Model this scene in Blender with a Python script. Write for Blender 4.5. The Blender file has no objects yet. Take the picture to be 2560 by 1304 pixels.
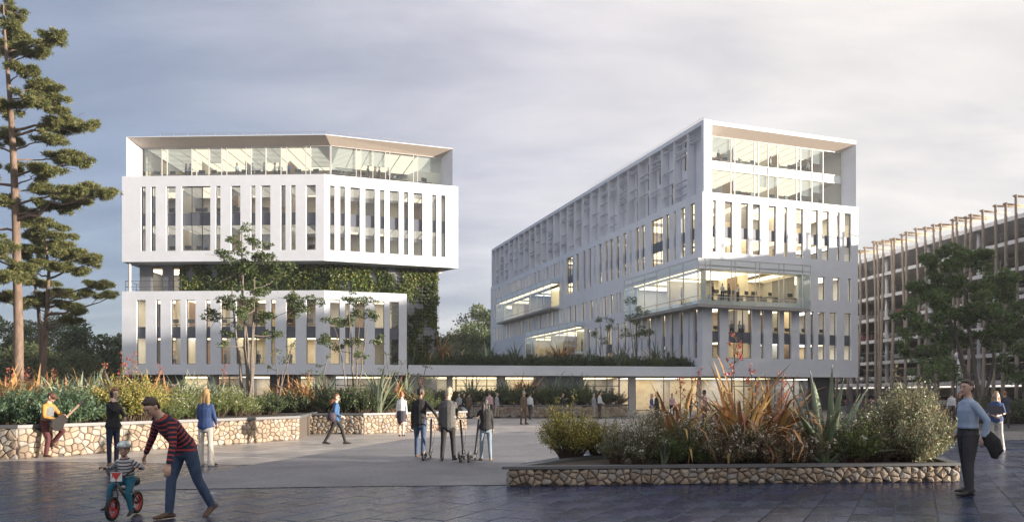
import bpy, bmesh, math, random
import numpy as np
from mathutils import Vector, Matrix, noise

# ------------------------------------------------------------------ camera / light / exposure
F, HZ, CX, H = 1862.0, 985.0, 1280.0, 1.65      # focal length and horizon in photograph pixels, eye height
sc = bpy.context.scene
cam_d = bpy.data.cameras.new('camera'); cam = bpy.data.objects.new('camera', cam_d)
sc.collection.objects.link(cam); sc.camera = cam
cam.location = (0, 0, H); cam.rotation_euler = (math.radians(90), 0, 0)
cam_d.sensor_width = 36.0; cam_d.lens = 36.0 * F / 2560.0
cam_d.shift_y = (HZ - 652.0) / 2560.0
cam_d.clip_start = 0.1; cam_d.clip_end = 5000

SUN_AZ = math.atan2(-0.225, 0.974)              # direction to the sun in plan (x, y)
SUN_EL = math.radians(8.0)
sv = Vector((math.cos(SUN_EL) * math.cos(SUN_AZ), math.cos(SUN_EL) * math.sin(SUN_AZ), math.sin(SUN_EL)))
sun_d = bpy.data.lights.new('sun', 'SUN'); sun = bpy.data.objects.new('sun', sun_d)
sc.collection.objects.link(sun)
sun_d.energy = 4.6; sun_d.angle = math.radians(1.0); sun_d.color = (1.0, 0.87, 0.72)
sun.rotation_euler = (-sv).to_track_quat('-Z', 'Y').to_euler()

wd = bpy.data.worlds.new('World'); sc.world = wd; wd.use_nodes = True
nt = wd.node_tree; nt.nodes.clear()
def wn(t, **k):
    n = nt.nodes.new(t)
    for a, b in k.items(): setattr(n, a, b)
    return n
sky = wn('ShaderNodeTexSky', sky_type='NISHITA', sun_disc=False)
sky.sun_elevation = SUN_EL
sky.sun_rotation = math.pi / 2 - SUN_AZ
sky.altitude = 100; sky.air_density = 1.0; sky.dust_density = 0.7; sky.ozone_density = 2.2
SKY_STRENGTH = 0.15
bg = wn('ShaderNodeBackground'); bg.inputs['Strength'].default_value = SKY_STRENGTH
out = wn('ShaderNodeOutputWorld')
# thin high cloud: noise over the sky direction
tc = wn('ShaderNodeTexCoord')
sep = wn('ShaderNodeSeparateXYZ'); nt.links.new(tc.outputs['Generated'], sep.inputs[0])
addz = wn('ShaderNodeMath', operation='ADD'); nt.links.new(sep.outputs['Z'], addz.inputs[0]); addz.inputs[1].default_value = 0.22
dx = wn('ShaderNodeMath', operation='DIVIDE'); nt.links.new(sep.outputs['X'], dx.inputs[0]); nt.links.new(addz.outputs[0], dx.inputs[1])
dy = wn('ShaderNodeMath', operation='DIVIDE'); nt.links.new(sep.outputs['Y'], dy.inputs[0]); nt.links.new(addz.outputs[0], dy.inputs[1])
comb = wn('ShaderNodeCombineXYZ'); nt.links.new(dx.outputs[0], comb.inputs[0]); nt.links.new(dy.outputs[0], comb.inputs[1])
mp = wn('ShaderNodeMapping'); mp.inputs['Scale'].default_value = (0.75, 1.9, 1); mp.inputs['Rotation'].default_value = (0, 0, 0.25)
mp.inputs['Location'].default_value = (0.35, 0.1, 0)
nt.links.new(comb.outputs[0], mp.inputs[0])
nz = wn('ShaderNodeTexNoise'); nz.inputs['Scale'].default_value = 1.3; nz.inputs['Detail'].default_value = 9; nz.inputs['Roughness'].default_value = 0.58
nz.inputs['Distortion'].default_value = 0.5
nt.links.new(mp.outputs[0], nz.inputs['Vector'])
# high thin overcast over most of the sky: blue-grey away from the sun, pale lilac, then cream on the sun's side
dt = wn('ShaderNodeVectorMath', operation='DOT_PRODUCT'); nt.links.new(tc.outputs['Generated'], dt.inputs[0]); dt.inputs[1].default_value = tuple(sv)
hf = wn('ShaderNodeMapRange'); nt.links.new(dt.outputs['Value'], hf.inputs[0]); hf.inputs['From Min'].default_value = -1.0; hf.inputs['From Max'].default_value = 1.0
wob = wn('ShaderNodeMath', operation='MULTIPLY_ADD'); nt.links.new(nz.outputs['Fac'], wob.inputs[0]); wob.inputs[1].default_value = 0.24; wob.inputs[2].default_value = -0.12
had = wn('ShaderNodeMath', operation='ADD'); nt.links.new(hf.outputs[0], had.inputs[0]); nt.links.new(wob.outputs[0], had.inputs[1])
vr = wn('ShaderNodeValToRGB'); nt.links.new(had.outputs[0], vr.inputs[0]); el_ = vr.color_ramp.elements
el_[0].position = 0.10; el_[0].color = (0.20, 0.245, 0.36, 1); el_[1].position = 0.78; el_[1].color = (0.86, 0.79, 0.72, 1)
for ps, cc in ((0.23, (0.275, 0.305, 0.39, 1)), (0.43, (0.66, 0.63, 0.66, 1)), (0.60, (0.78, 0.73, 0.69, 1))):
    e_ = el_.new(ps); e_.color = cc
vs = wn('ShaderNodeMixRGB', blend_type='MULTIPLY'); vs.inputs[0].default_value = 1; nt.links.new(vr.outputs[0], vs.inputs[1]); vs.inputs[2].default_value = (2.72, 2.72, 2.72, 1)
veil = wn('ShaderNodeMixRGB'); veil.inputs[0].default_value = 0.88
nt.links.new(sky.outputs[0], veil.inputs[1]); nt.links.new(vs.outputs[0], veil.inputs[2])
mp2 = wn('ShaderNodeMapping'); mp2.inputs['Scale'].default_value = (0.8, 1.7, 1); mp2.inputs['Location'].default_value = (1.7, 0.6, 0); mp2.inputs['Rotation'].default_value = (0, 0, -0.2)
nt.links.new(comb.outputs[0], mp2.inputs[0])
nz2 = wn('ShaderNodeTexNoise'); nz2.inputs['Scale'].default_value = 2.1; nz2.inputs['Detail'].default_value = 8; nz2.inputs['Roughness'].default_value = 0.55; nz2.inputs['Distortion'].default_value = 0.35
nt.links.new(mp2.outputs[0], nz2.inputs['Vector'])
cr2 = wn('ShaderNodeValToRGB'); cr2.color_ramp.elements[0].position = 0.36; cr2.color_ramp.elements[0].color = (0.83, 0.84, 0.87, 1); cr2.color_ramp.elements[1].position = 0.66; cr2.color_ramp.elements[1].color = (1.09, 1.07, 1.05, 1)
nt.links.new(nz2.outputs['Fac'], cr2.inputs[0])
fin = wn('ShaderNodeMixRGB', blend_type='MULTIPLY'); fin.inputs[0].default_value = 1; nt.links.new(veil.outputs[0], fin.inputs[1]); nt.links.new(cr2.outputs[0], fin.inputs[2])
nt.links.new(fin.outputs[0], bg.inputs[0]); nt.links.new(bg.outputs[0], out.inputs[0])

sc.view_settings.view_transform = 'Standard'; sc.view_settings.look = 'None'
sc.view_settings.exposure = 1.58; sc.view_settings.gamma = 1.0; sc.view_settings.use_curve_mapping = False
sc.render.engine = 'CYCLES'
cy = sc.cycles
cy.use_denoising = True
try: cy.denoiser = 'OPENIMAGEDENOISE'
except Exception: pass
cy.max_bounces = 7; cy.diffuse_bounces = 3; cy.glossy_bounces = 3; cy.transmission_bounces = 4; cy.transparent_max_bounces = 16
cy.caustics_reflective = False; cy.caustics_refractive = False
cy.sample_clamp_indirect = 4.0

# ------------------------------------------------------------------ helpers
C = sc.collection
def P(x, y, Y): return Vector(((x - CX) / F * Y, Y, H + (HZ - y) / F * Y))     # photograph pixel at a known distance
def G(x, y, z=0.0):                                                             # photograph pixel on the ground
    Y = (H - z) * F / (y - HZ); return Vector(((x - CX) / F * Y, Y, z))
def tag(o, label=None, cat=None, group=None, kind=None):
    if label: o['label'] = label
    if cat: o['category'] = cat
    if group: o['group'] = group
    if kind: o['kind'] = kind
    return o
def empty(name, loc=(0, 0, 0), rz=0.0, label=None, cat=None, group=None):
    o = bpy.data.objects.new(name, None); C.objects.link(o); o.location = loc; o.rotation_euler = (0, 0, rz)
    o.empty_display_size = 0.3
    return tag(o, label, cat, group)

MATS = {}
def mat(name, col, rough=0.6, metal=0.0, var=0.0, vscale=4.0, bump=0.0, bscale=60.0, spec=0.5, col2=None, emit=None, estr=0.0, trans=0.0, island=0.0, coat=0.0, stretch=None, rvar=0.0):
    """Principled material: base colour broken up by two noises, fine relief, optional variation per loose piece."""
    if name in MATS: return MATS[name]
    m = bpy.data.materials.new(name); m.use_nodes = True; MATS[name] = m
    t = m.node_tree; L = t.links; b = t.nodes['Principled BSDF']
    b.inputs['Base Color'].default_value = (*col, 1); b.inputs['Roughness'].default_value = rough
    b.inputs['Metallic'].default_value = metal; b.inputs['Specular IOR Level'].default_value = spec
    if coat: b.inputs['Coat Weight'].default_value = coat
    if emit: b.inputs['Emission Color'].default_value = (*emit, 1); b.inputs['Emission Strength'].default_value = estr
    def N(ty): return t.nodes.new(ty)
    src = None
    if var or bump or col2 or rvar:
        co = N('ShaderNodeTexCoord'); vec = co.outputs['Object']
        if stretch:
            mpn = N('ShaderNodeMapping'); mpn.inputs['Scale'].default_value = stretch; L.new(vec, mpn.inputs[0]); vec = mpn.outputs[0]
    if var or col2:
        n1 = N('ShaderNodeTexNoise'); n1.inputs['Scale'].default_value = vscale; n1.inputs['Detail'].default_value = 6; n1.inputs['Roughness'].default_value = 0.62
        L.new(vec, n1.inputs['Vector'])
        r = N('ShaderNodeValToRGB'); L.new(n1.outputs['Fac'], r.inputs[0])
        e = r.color_ramp.elements; e[0].position = 0.3; e[1].position = 0.7
        c2 = col2 or col
        e[0].color = (*[max(0, c * (1 - var)) for c in col], 1); e[1].color = (*[min(1, c * (1 + var)) for c in c2], 1)
        L.new(r.outputs[0], b.inputs['Base Color']); src = r.outputs[0]
    if island:
        g0 = N('ShaderNodeNewGeometry'); hs = N('ShaderNodeHueSaturation'); oi = N('ShaderNodeObjectInfo'); sm_ = N('ShaderNodeMath'); sm_.operation = 'ADD'; L.new(g0.outputs['Random Per Island'], sm_.inputs[0]); L.new(oi.outputs['Random'], sm_.inputs[1]); g = N('ShaderNodeMath'); g.operation = 'FRACT'; L.new(sm_.outputs[0], g.inputs[0])
        mr = N('ShaderNodeMapRange'); L.new(g.outputs[0], mr.inputs[0])
        mr.inputs['To Min'].default_value = 1 - island; mr.inputs['To Max'].default_value = 1 + island
        L.new(mr.outputs[0], hs.inputs['Value'])
        ml = N('ShaderNodeMath'); ml.operation = 'MULTIPLY'; L.new(g.outputs[0], ml.inputs[0]); ml.inputs[1].default_value = 7.31
        fr = N('ShaderNodeMath'); fr.operation = 'FRACT'; L.new(ml.outputs[0], fr.inputs[0])
        mr2 = N('ShaderNodeMapRange'); L.new(fr.outputs[0], mr2.inputs[0]); mr2.inputs['To Min'].default_value = 0.5 - island * 0.09; mr2.inputs['To Max'].default_value = 0.5 + island * 0.09
        L.new(mr2.outputs[0], hs.inputs['Hue'])
        if src: L.new(src, hs.inputs['Color'])
        else: hs.inputs['Color'].default_value = (*col, 1)
        L.new(hs.outputs[0], b.inputs['Base Color'])
    if rvar:
        n3 = N('ShaderNodeTexNoise'); n3.inputs['Scale'].default_value = 1.1; n3.inputs['Detail'].default_value = 5; L.new(vec, n3.inputs['Vector'])
        r3 = N('ShaderNodeMapRange'); L.new(n3.outputs['Fac'], r3.inputs[0]); r3.inputs['From Min'].default_value = .3; r3.inputs['From Max'].default_value = .7; r3.inputs['To Min'].default_value = rough - rvar; r3.inputs['To Max'].default_value = rough + rvar; L.new(r3.outputs[0], b.inputs['Roughness'])
    if bump:
        n2 = N('ShaderNodeTexNoise'); n2.inputs['Scale'].default_value = bscale; n2.inputs['Detail'].default_value = 4
        L.new(vec, n2.inputs['Vector'])
        bn = N('ShaderNodeBump'); bn.inputs['Strength'].default_value = bump; bn.inputs['Distance'].default_value = 0.02
        L.new(n2.outputs['Fac'], bn.inputs['Height']); L.new(bn.outputs[0], b.inputs['Normal'])
    if trans:                                                       # thin leaves let light through
        tr = N('ShaderNodeBsdfTranslucent'); mxs = N('ShaderNodeMixShader'); mxs.inputs[0].default_value = trans
        o = t.nodes['Material Output']; L.new(b.outputs[0], mxs.inputs[1]); L.new(tr.outputs[0], mxs.inputs[2]); L.new(mxs.outputs[0], o.inputs[0])
        s = b.inputs['Base Color']
        if s.is_linked: L.new(s.links[0].from_socket, tr.inputs[0])
        else: tr.inputs[0].default_value = (*col, 1)
    return m
def glass_mat(name, tint, refl=0.06):
    if name in MATS: return MATS[name]
    m = bpy.data.materials.new(name); m.use_nodes = True; MATS[name] = m
    t = m.node_tree; t.nodes.clear(); L = t.links
    o = t.nodes.new('ShaderNodeOutputMaterial'); mx = t.nodes.new('ShaderNodeMixShader')
    tr = t.nodes.new('ShaderNodeBsdfTransparent'); tr.inputs[0].default_value = (*tint, 1)
    gl = t.nodes.new('ShaderNodeBsdfGlossy'); gl.inputs['Roughness'].default_value = 0.03
    lw = t.nodes.new('ShaderNodeLayerWeight'); lw.inputs['Blend'].default_value = 0.25
    mr = t.nodes.new('ShaderNodeMapRange'); mr.inputs['To Min'].default_value = refl; mr.inputs['To Max'].default_value = 0.5
    L.new(lw.outputs['Fresnel'], mr.inputs[0]); L.new(mr.outputs[0], mx.inputs[0])
    L.new(tr.outputs[0], mx.inputs[1]); L.new(gl.outputs[0], mx.inputs[2]); L.new(mx.outputs[0], o.inputs[0])
    return m
def emit_mat(name, col, s):
    if name in MATS: return MATS[name]
    m = bpy.data.materials.new(name); m.use_nodes = True; MATS[name] = m
    t = m.node_tree; t.nodes.clear()
    o = t.nodes.new('ShaderNodeOutputMaterial'); e = t.nodes.new('ShaderNodeEmission')
    e.inputs[0].default_value = (*col, 1); e.inputs[1].default_value = s
    t.links.new(e.outputs[0], o.inputs[0]); return m

def stain(m, scale=.35, lo=.72, hi=1.18):
    """broad weathering over a material's colour"""
    t = m.node_tree; L = t.links; b = t.nodes['Principled BSDF']; src = b.inputs['Base Color'].links[0].from_socket
    co = t.nodes.new('ShaderNodeTexCoord'); n = t.nodes.new('ShaderNodeTexNoise'); n.inputs['Scale'].default_value = scale; n.inputs['Detail'].default_value = 7; n.inputs['Roughness'].default_value = .65; n.inputs['Distortion'].default_value = .6
    L.new(co.outputs['Object'], n.inputs['Vector']); r = t.nodes.new('ShaderNodeMapRange'); L.new(n.outputs['Fac'], r.inputs[0]); r.inputs['From Min'].default_value = .3; r.inputs['From Max'].default_value = .7; r.inputs['To Min'].default_value = lo; r.inputs['To Max'].default_value = hi
    mm = t.nodes.new('ShaderNodeMixRGB'); mm.blend_type = 'MULTIPLY'; mm.inputs[0].default_value = 1; L.new(src, mm.inputs[1]); L.new(r.outputs[0], mm.inputs[2]); L.new(mm.outputs[0], b.inputs['Base Color'])
    return m
class MB:
    """collects faces, builds ONE mesh object"""
    def __init__(s): s.v = []; s.f = []; s.m = []
    def quad(s, a, b, c, d, mi=0):
        n = len(s.v); s.v += [tuple(a), tuple(b), tuple(c), tuple(d)]; s.f.append((n, n + 1, n + 2, n + 3)); s.m.append(mi)
    def poly(s, pts, mi=0):
        n = len(s.v); s.v += [tuple(p) for p in pts]; s.f.append(tuple(range(n, n + len(pts)))); s.m.append(mi)
    def prism(s, pts, z0, z1, mi=0, top=True, bottom=True):       # plan polygon, counter-clockwise
        n = len(pts); k = len(s.v)
        s.v += [(p[0], p[1], z0) for p in pts] + [(p[0], p[1], z1) for p in pts]
        for i in range(n):
            j = (i + 1) % n; s.f.append((k + i, k + j, k + n + j, k + n + i)); s.m.append(mi)
        if top: s.f.append(tuple(k + n + i for i in range(n))); s.m.append(mi)
        if bottom: s.f.append(tuple(k + i for i in reversed(range(n)))); s.m.append(mi)
    def obox(s, o, a, b, c, mi=0):                                  # corner + three edge vectors
        o, a, b, c = Vector(o), Vector(a), Vector(b), Vector(c)
        if a.cross(b).dot(c) < 0: a, b = b, a
        p = [o, o + a, o + a + b, o + b, o + c, o + a + c, o + a + b + c, o + b + c]
        k = len(s.v); s.v += [tuple(q) for q in p]
        for f in ((3, 2, 1, 0), (4, 5, 6, 7), (0, 1, 5, 4), (1, 2, 6, 5), (2, 3, 7, 6), (3, 0, 4, 7)):
            s.f.append(tuple(k + i for i in f)); s.m.append(mi)
    def box(s, x0, x1, y0, y1, z0, z1, mi=0): s.obox((x0, y0, z0), (x1 - x0, 0, 0), (0, y1 - y0, 0), (0, 0, z1 - z0), mi)
    def tube(s, pts, rad, n=8, mi=0, cap=True):
        pts = [Vector(p) for p in pts]
        if not hasattr(rad, '__len__'): rad = [rad] * len(pts)
        k = len(s.v); up = None
        for i, p in enumerate(pts):
            d = (pts[min(i + 1, len(pts) - 1)] - pts[max(i - 1, 0)]).normalized()
            if up is None: up = d.orthogonal().normalized()
            up = (up - d * up.dot(d)); up = up.normalized() if up.length > 1e-6 else d.orthogonal().normalized()
            w = d.cross(up)
            for j in range(n):
                a = 2 * math.pi * j / n; s.v.append(tuple(p + (up * math.cos(a) + w * math.sin(a)) * rad[i]))
        for i in range(len(pts) - 1):
            for j in range(n):
                q = (j + 1) % n
                s.f.append((k + i * n + j, k + i * n + q, k + (i + 1) * n + q, k + (i + 1) * n + j)); s.m.append(mi)
        if cap:
            s.f.append(tuple(k + j for j in reversed(range(n)))); s.m.append(mi)
            e = k + (len(pts) - 1) * n; s.f.append(tuple(e + j for j in range(n))); s.m.append(mi)
    def mesh(s, name, mats, smooth=False):
        me = bpy.data.meshes.new(name); me.from_pydata(s.v, [], s.f)
        for m in (mats if isinstance(mats, (list, tuple)) else [mats]): me.materials.append(m)
        me.polygons.foreach_set('material_index', s.m)
        if smooth: me.polygons.foreach_set('use_smooth', [True] * len(s.f))
        me.update(); return me
    def build(s, name, mats, parent=None, smooth=False):
        o = bpy.data.objects.new(name, s.mesh(name, mats, smooth)); C.objects.link(o)
        if parent: o.parent = parent
        return o
def link(name, me, parent=None, loc=None, rz=None, scale=None):
    o = bpy.data.objects.new(name, me); C.objects.link(o)
    if parent: o.parent = parent
    if loc is not None: o.location = loc
    if rz is not None: o.rotation_euler = (0, 0, rz)
    if scale is not None: o.scale = scale if hasattr(scale, '__len__') else (scale,) * 3
    return o
def np_mesh(name, verts, quads, mats, mi=None, smooth=False):
    """fast mesh from numpy arrays: verts (n,3), quads (m,4) or (m,3)"""
    me = bpy.data.meshes.new(name); verts = np.asarray(verts, np.float32); quads = np.asarray(quads, np.int32)
    k = quads.shape[1]
    me.vertices.add(len(verts)); me.vertices.foreach_set('co', verts.ravel())
    me.loops.add(quads.size); me.loops.foreach_set('vertex_index', quads.ravel())
    me.polygons.add(len(quads)); me.polygons.foreach_set('loop_start', np.arange(0, quads.size, k, dtype=np.int32))
    for m in (mats if isinstance(mats, (list, tuple)) else [mats]): me.materials.append(m)
    if mi is not None: me.polygons.foreach_set('material_index', np.asarray(mi, np.int32))
    if smooth: me.polygons.foreach_set('use_smooth', np.ones(len(quads), bool))
    me.update(calc_edges=True); me.validate(); return me
def V2(a, b): return Vector((a, b, 0))
# ------------------------------------------------------------------ materials of the buildings
M_WALL = mat('white_render', (0.71, 0.745, 0.81), 0.55, var=0.035, vscale=1.2, bump=0.25, bscale=9)
stain(M_WALL, .16, .93, 1.05)
M_SOFF = mat('beige_soffit', (0.66, 0.57, 0.49), 0.7, var=0.10, vscale=7, bump=0.2, bscale=14)
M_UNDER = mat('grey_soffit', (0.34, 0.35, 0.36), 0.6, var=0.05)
M_FRAME = mat('dark_frame', (0.075, 0.078, 0.088), 0.42, metal=0.2)
M_WFRAME = mat('pale_frame', (0.62, 0.60, 0.60), 0.38, metal=0.3)
M_SPAND = mat('slate_panel', (0.105, 0.115, 0.145), 0.4, var=0.08, vscale=0.6)
M_GLASS = glass_mat('clear_glass', (0.86, 0.90, 0.91), 0.11)
M_GLASS2 = glass_mat('bay_glass', (0.84, 0.92, 0.91), 0.12)
M_FROST = mat('frosted_glass', (0.74, 0.80, 0.82), 0.22, spec=0.7)
M_BLIND = mat('blind_slat', (0.72, 0.73, 0.76), 0.5)
M_IN = mat('room_plaster', (0.58, 0.49, 0.38), 0.8, var=0.2, vscale=0.45, col2=(0.72, 0.66, 0.56))
M_FLOOR = mat('room_floor', (0.32, 0.27, 0.22), 0.6, var=0.1)
M_CEIL = emit_mat('ceiling_lamp', (1.0, 0.78, 0.46), 1.45)
M_CEILC = emit_mat('ceiling_lamp_cool', (1.0, 0.87, 0.66), 0.46)
M_CEILW = emit_mat('ceiling_lamp_white', (1.0, 0.93, 0.86), 1.15); M_CEILD = emit_mat('ceiling_lamp_dim', (1.0, 0.72, 0.40), 0.35)
M_IN2 = mat('room_white', (0.70, 0.69, 0.66), 0.7, var=0.08, vscale=0.6); M_IN3 = mat('room_timber', (0.26, 0.16, 0.09), 0.6, var=0.2, vscale=2); M_IN4 = mat('room_grey', (0.30, 0.31, 0.33), 0.7, var=0.1)
rin = random.Random(77)
M_RIB = mat('ribbed_cladding', (0.20, 0.21, 0.24), 0.5, metal=0.2)
M_DARK = mat('charcoal_cladding', (0.07, 0.075, 0.085), 0.5, metal=0.2)
M_CONC = mat('concrete', (0.42, 0.41, 0.40), 0.75, var=0.12, vscale=0.8, bump=0.2, bscale=20)
M_STEEL = mat('thin_steel', (0.36, 0.36, 0.38), 0.4, metal=0.5)
M_ROOF = mat('roof_gravel', (0.33, 0.32, 0.31), 0.9, var=0.15, vscale=6)
M_SOIL = mat('planting_soil', (0.045, 0.034, 0.025), 0.95, var=0.4, vscale=9, bump=0.6, bscale=30)
rnd = random.Random(7)

U = Vector((F, 640, 0)).normalized()            # along the fronts that recede to the right
NF = Vector((U.y, -U.x, 0))                     # their outward normal
VB = Vector((-U.y, U.x, 0))                     # along the long side of the right-hand block
NS = -U                                         # its outward normal

class Facade:
    def __init__(s, O, u, n): s.O = Vector(O); s.u = Vector(u).normalized(); s.n = Vector(n).normalized()
    def t(s, px, off=0.0):
        o = s.O + s.n * off; k = (px - CX) / F
        return (k * o.y - o.x) / (s.u.x - k * s.u.y)
    def pt(s, t, z, off=0.0):
        p = s.O + s.u * t + s.n * off; return Vector((p.x, p.y, z))
    def z(s, t, py, off=0.0): return H + (HZ - py) / F * s.pt(t, 0, off).y
    def rect(s, mb, t0, t1, z0, z1, off=0.0, mi=0): mb.quad(s.pt(t0, z0, off), s.pt(t1, z0, off), s.pt(t1, z1, off), s.pt(t0, z1, off), mi)
    def bar(s, mb, t0, t1, z0, z1, o0, o1, mi=0):
        mb.obox(s.pt(t0, z0, o0), s.u * (t1 - t0), s.n * (o1 - o0), Vector((0, 0, z1 - z0)), mi)
    def wall(s, mb, t0, t1, z0, z1, holes, depth=0.25, mi=0):
        ts = sorted({t0, t1} | {h[0] for h in holes} | {h[1] for h in holes})
        for i in range(len(ts) - 1):                     # columns between window edges, cut by the holes of that column
            a, b = ts[i], ts[i + 1]; m = (a + b) / 2
            if b - a < 1e-5: continue
            hs = sorted((h[2], h[3]) for h in holes if h[0] <= m <= h[1])
            z = z0
            for (h0, h1) in hs:
                if h0 > z + 1e-5: s.rect(mb, a, b, z, h0, 0, mi)
                z = max(z, h1)
            if z < z1 - 1e-5: s.rect(mb, a, b, z, z1, 0, mi)
        for (a, b, c, d) in [h[:4] for h in holes]:
            q = s.pt; e = -depth
            mb.quad(q(a, c), q(a, d), q(a, d, e), q(a, c, e), mi); mb.quad(q(b, c), q(b, c, e), q(b, d, e), q(b, d), mi)
            mb.quad(q(a, c), q(a, c, e), q(b, c, e), q(b, c), mi); mb.quad(q(a, d), q(b, d), q(b, d, e), q(a, d, e), mi)

def window(par, fc, t0, t1, segs, mull=(), depth=0.22, blinds=True, fr=0.045, fmat=None, glass=None):
    """a recessed window strip: frame with mullions > pane per storey and bay, spandrel_panel, blind"""
    mb = MB(); z0 = segs[0][0]; z1 = segs[-1][1]; o0, o1 = -depth - 0.05, -depth + 0.03
    fc.bar(mb, t0, t0 + fr, z0, z1, o0, o1); fc.bar(mb, t1 - fr, t1, z0, z1, o0, o1)
    fc.bar(mb, t0 + fr, t1 - fr, z0, z0 + fr, o0, o1); fc.bar(mb, t0 + fr, t1 - fr, z1 - fr, z1, o0, o1)
    for m in mull: fc.bar(mb, m - fr * .7, m + fr * .7, z0 + fr, z1 - fr, o0 + .004, o1 + .004)
    w = mb.build('window', fmat or M_FRAME, par)
    edges = [t0 + fr] + list(mull) + [t1 - fr]
    for (a, b, kind) in segs:
        if kind == 's':
            mb = MB(); fc.bar(mb, t0 + fr, t1 - fr, a, b, o0 - .03, o1 - .02); mb.build('spandrel_panel', M_SPAND, w)
        else:
            for i in range(len(edges) - 1):
                mb = MB(); fc.rect(mb, edges[i], edges[i + 1], a, b, -depth - .01); mb.build('pane', glass or M_GLASS, w)
                if blinds and rnd.random() < blinds:
                    mb = MB(); hgt = (b - a) * rnd.choice([.22, .38, .45, .5, .8]); n = max(2, int(hgt / .095))
                    for k in range(n):
                        z = b - .03 - k * .095
                        mb.quad(fc.pt(edges[i] + .02, z, -depth - .10), fc.pt(edges[i + 1] - .02, z, -depth - .10), fc.pt(edges[i + 1] - .02, z - .05, -depth - .14), fc.pt(edges[i] + .02, z - .05, -depth - .14))
                    mb.build('blind', M_BLIND, w)
    return w
def curtain(par, fc, ts, zs, off=0.0, bar=0.05, fmat=None, glass=None, bands=None, blinds=0.0, name='curtain_wall', zb=None):
    """glazed wall: one part with a frame of mullions and transoms, each pane a sub-part; bands[k] = material instead of glass"""
    mb = MB(); z0, z1 = zs[0], zs[-1]
    for t in ts: fc.bar(mb, t - bar / 2, t + bar / 2, z0, z1, off - .06, off + .06)
    for z in zs:
        for i in range(len(ts) - 1): fc.bar(mb, ts[i] + bar / 2, ts[i + 1] - bar / 2, z - bar / 2, z + bar / 2, off - .055, off + .055)
    w = mb.build(name, fmat or M_WFRAME, par)
    for i in range(len(ts) - 1):
        if ts[i + 1] - ts[i] < bar * 1.2: continue
        for k in range(len(zs) - 1):
            bm_ = (bands or {}).get(k)
            mb = MB(); fc.rect(mb, ts[i] + bar / 2, ts[i + 1] - bar / 2, zs[k] + bar / 2, zs[k + 1] - bar / 2, off); mb.build('band_panel' if bm_ else 'pane', bm_ or glass or M_GLASS2, w)
            if not bm_ and blinds and rnd.random() < blinds and ts[i + 1] - ts[i] > .8:
                mb = MB(); hgt = (zs[k + 1] - zs[k]) * rnd.choice([.3, .45, .6, .65]); n = int(hgt / .12)
                for q in range(n):
                    z = zs[k + 1] - .08 - q * .12
                    mb.quad(fc.pt(ts[i] + .06, z, off - .12), fc.pt(ts[i + 1] - .06, z, off - .12), fc.pt(ts[i + 1] - .06, z - .06, off - .16), fc.pt(ts[i] + .06, z - .06, off - .16))
                mb.build('blind', M_BLIND, w)
    return w
def slab(par, pts, z0, z1, m, name='floor_slab'):
    mb = MB(); mb.prism(pts, z0, z1); return mb.build(name, m, par)
def storey(par, pts, lights, backs, z0, z1, lamp=None):
    """one furnished storey seen through the glass: floor, partition walls behind, luminous ceiling"""
    mb = MB(); mb.prism(pts, z0 - .25, z0, 1)
    for (a, b) in backs:                                    # wall bays in plaster, white, timber or grey
        a, b = Vector((a[0], a[1], 0)), Vector((b[0], b[1], 0)); n = max(1, round((b - a).length / 2.2))
        for i in range(n):
            p, q_ = a.lerp(b, i / n), a.lerp(b, (i + 1) / n); mi = rin.choice([0, 0, 0, 2, 2, 3, 4])
            mb.quad((p.x, p.y, z0), (q_.x, q_.y, z0), (q_.x, q_.y, z1), (p.x, p.y, z1), mi)
    mb.poly([(p[0], p[1], z1) for p in reversed(pts)], 0)
    o = mb.build('storey_interior', [M_IN, M_FLOOR, M_IN2, M_IN3, M_IN4], par)
    for q in lights:
        lm__ = rin.choice([lamp or M_CEIL, lamp or M_CEIL, lamp or M_CEIL, lamp or M_CEIL, M_CEILW, M_CEILD, None])
        if lamp is M_CEILC: lm__ = lamp
        if lm__ is None: continue
        mb = MB(); mb.poly([(p[0], p[1], z1 - .06) for p in reversed(q)]); mb.build('ceiling_light', lm__, o)
    return o
def along(fc, t0, t1, d0, d1): return [fc.pt(t0, 0, -d0), fc.pt(t1, 0, -d0), fc.pt(t1, 0, -d1), fc.pt(t0, 0, -d1)]
def lamp_strips(fc, t0, t1, d0=1.3, d1=5.5, step=1.5, w=1.38):
    out = []; t = t0
    while t + w < t1: out.append(along(fc, t, t + w, d0, d1)); t += step
    return out

# ------------------------------------------------------------------ left office block
LB = empty('office_building', (-26, 72, 0), label='left white office block with chamfered corner and ivy band between two window storeys', cat='building')
LB.location = (0, 0, 0)
L0 = V2(-36.5, 69.7); B = V2(-17.4, 69.0); RU = B + U * 12.8; RL = B + U * 7.72
FL = Facade(L0, B - L0, (0.0, -1, 0)); FL.n = Vector((FL.u.y, -FL.u.x, 0))
FR = Facade(B, U, NF)
WL = (B - L0).length
up_front = [(352.8, 364.2), (377.5, 389), (415.5, 438.9), (453.4, 525.8, 477.7, 503.4), (539.3, 551.1), (577.2, 600.9), (627.4, 638.4), (652.3, 676), (702.3, 713.9), (727.2, 739), (765.2, 789.2)]
up_right = [(825, 836.6), (850.3, 862.7), (875.7, 899.7), (913, 937), (949.8, 961.4), (974, 997), (1009.8, 1021), (1033.8, 1056.4), (1080.3, 1091), (1103, 1113.9)]
lo_front = [(341, 364), (390.3, 401.3), (427.8, 451.2), (465.3, 488.7), (514.6, 525.6), (552, 576), (589.9, 664, 613.5, 639), (677, 688.3), (715, 738.6), (765.4, 789)]
lo_right = [(825.4, 849.2), (863, 874), (887.3, 911.3), (937.2, 960.7), (974, 997.3)]
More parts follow.
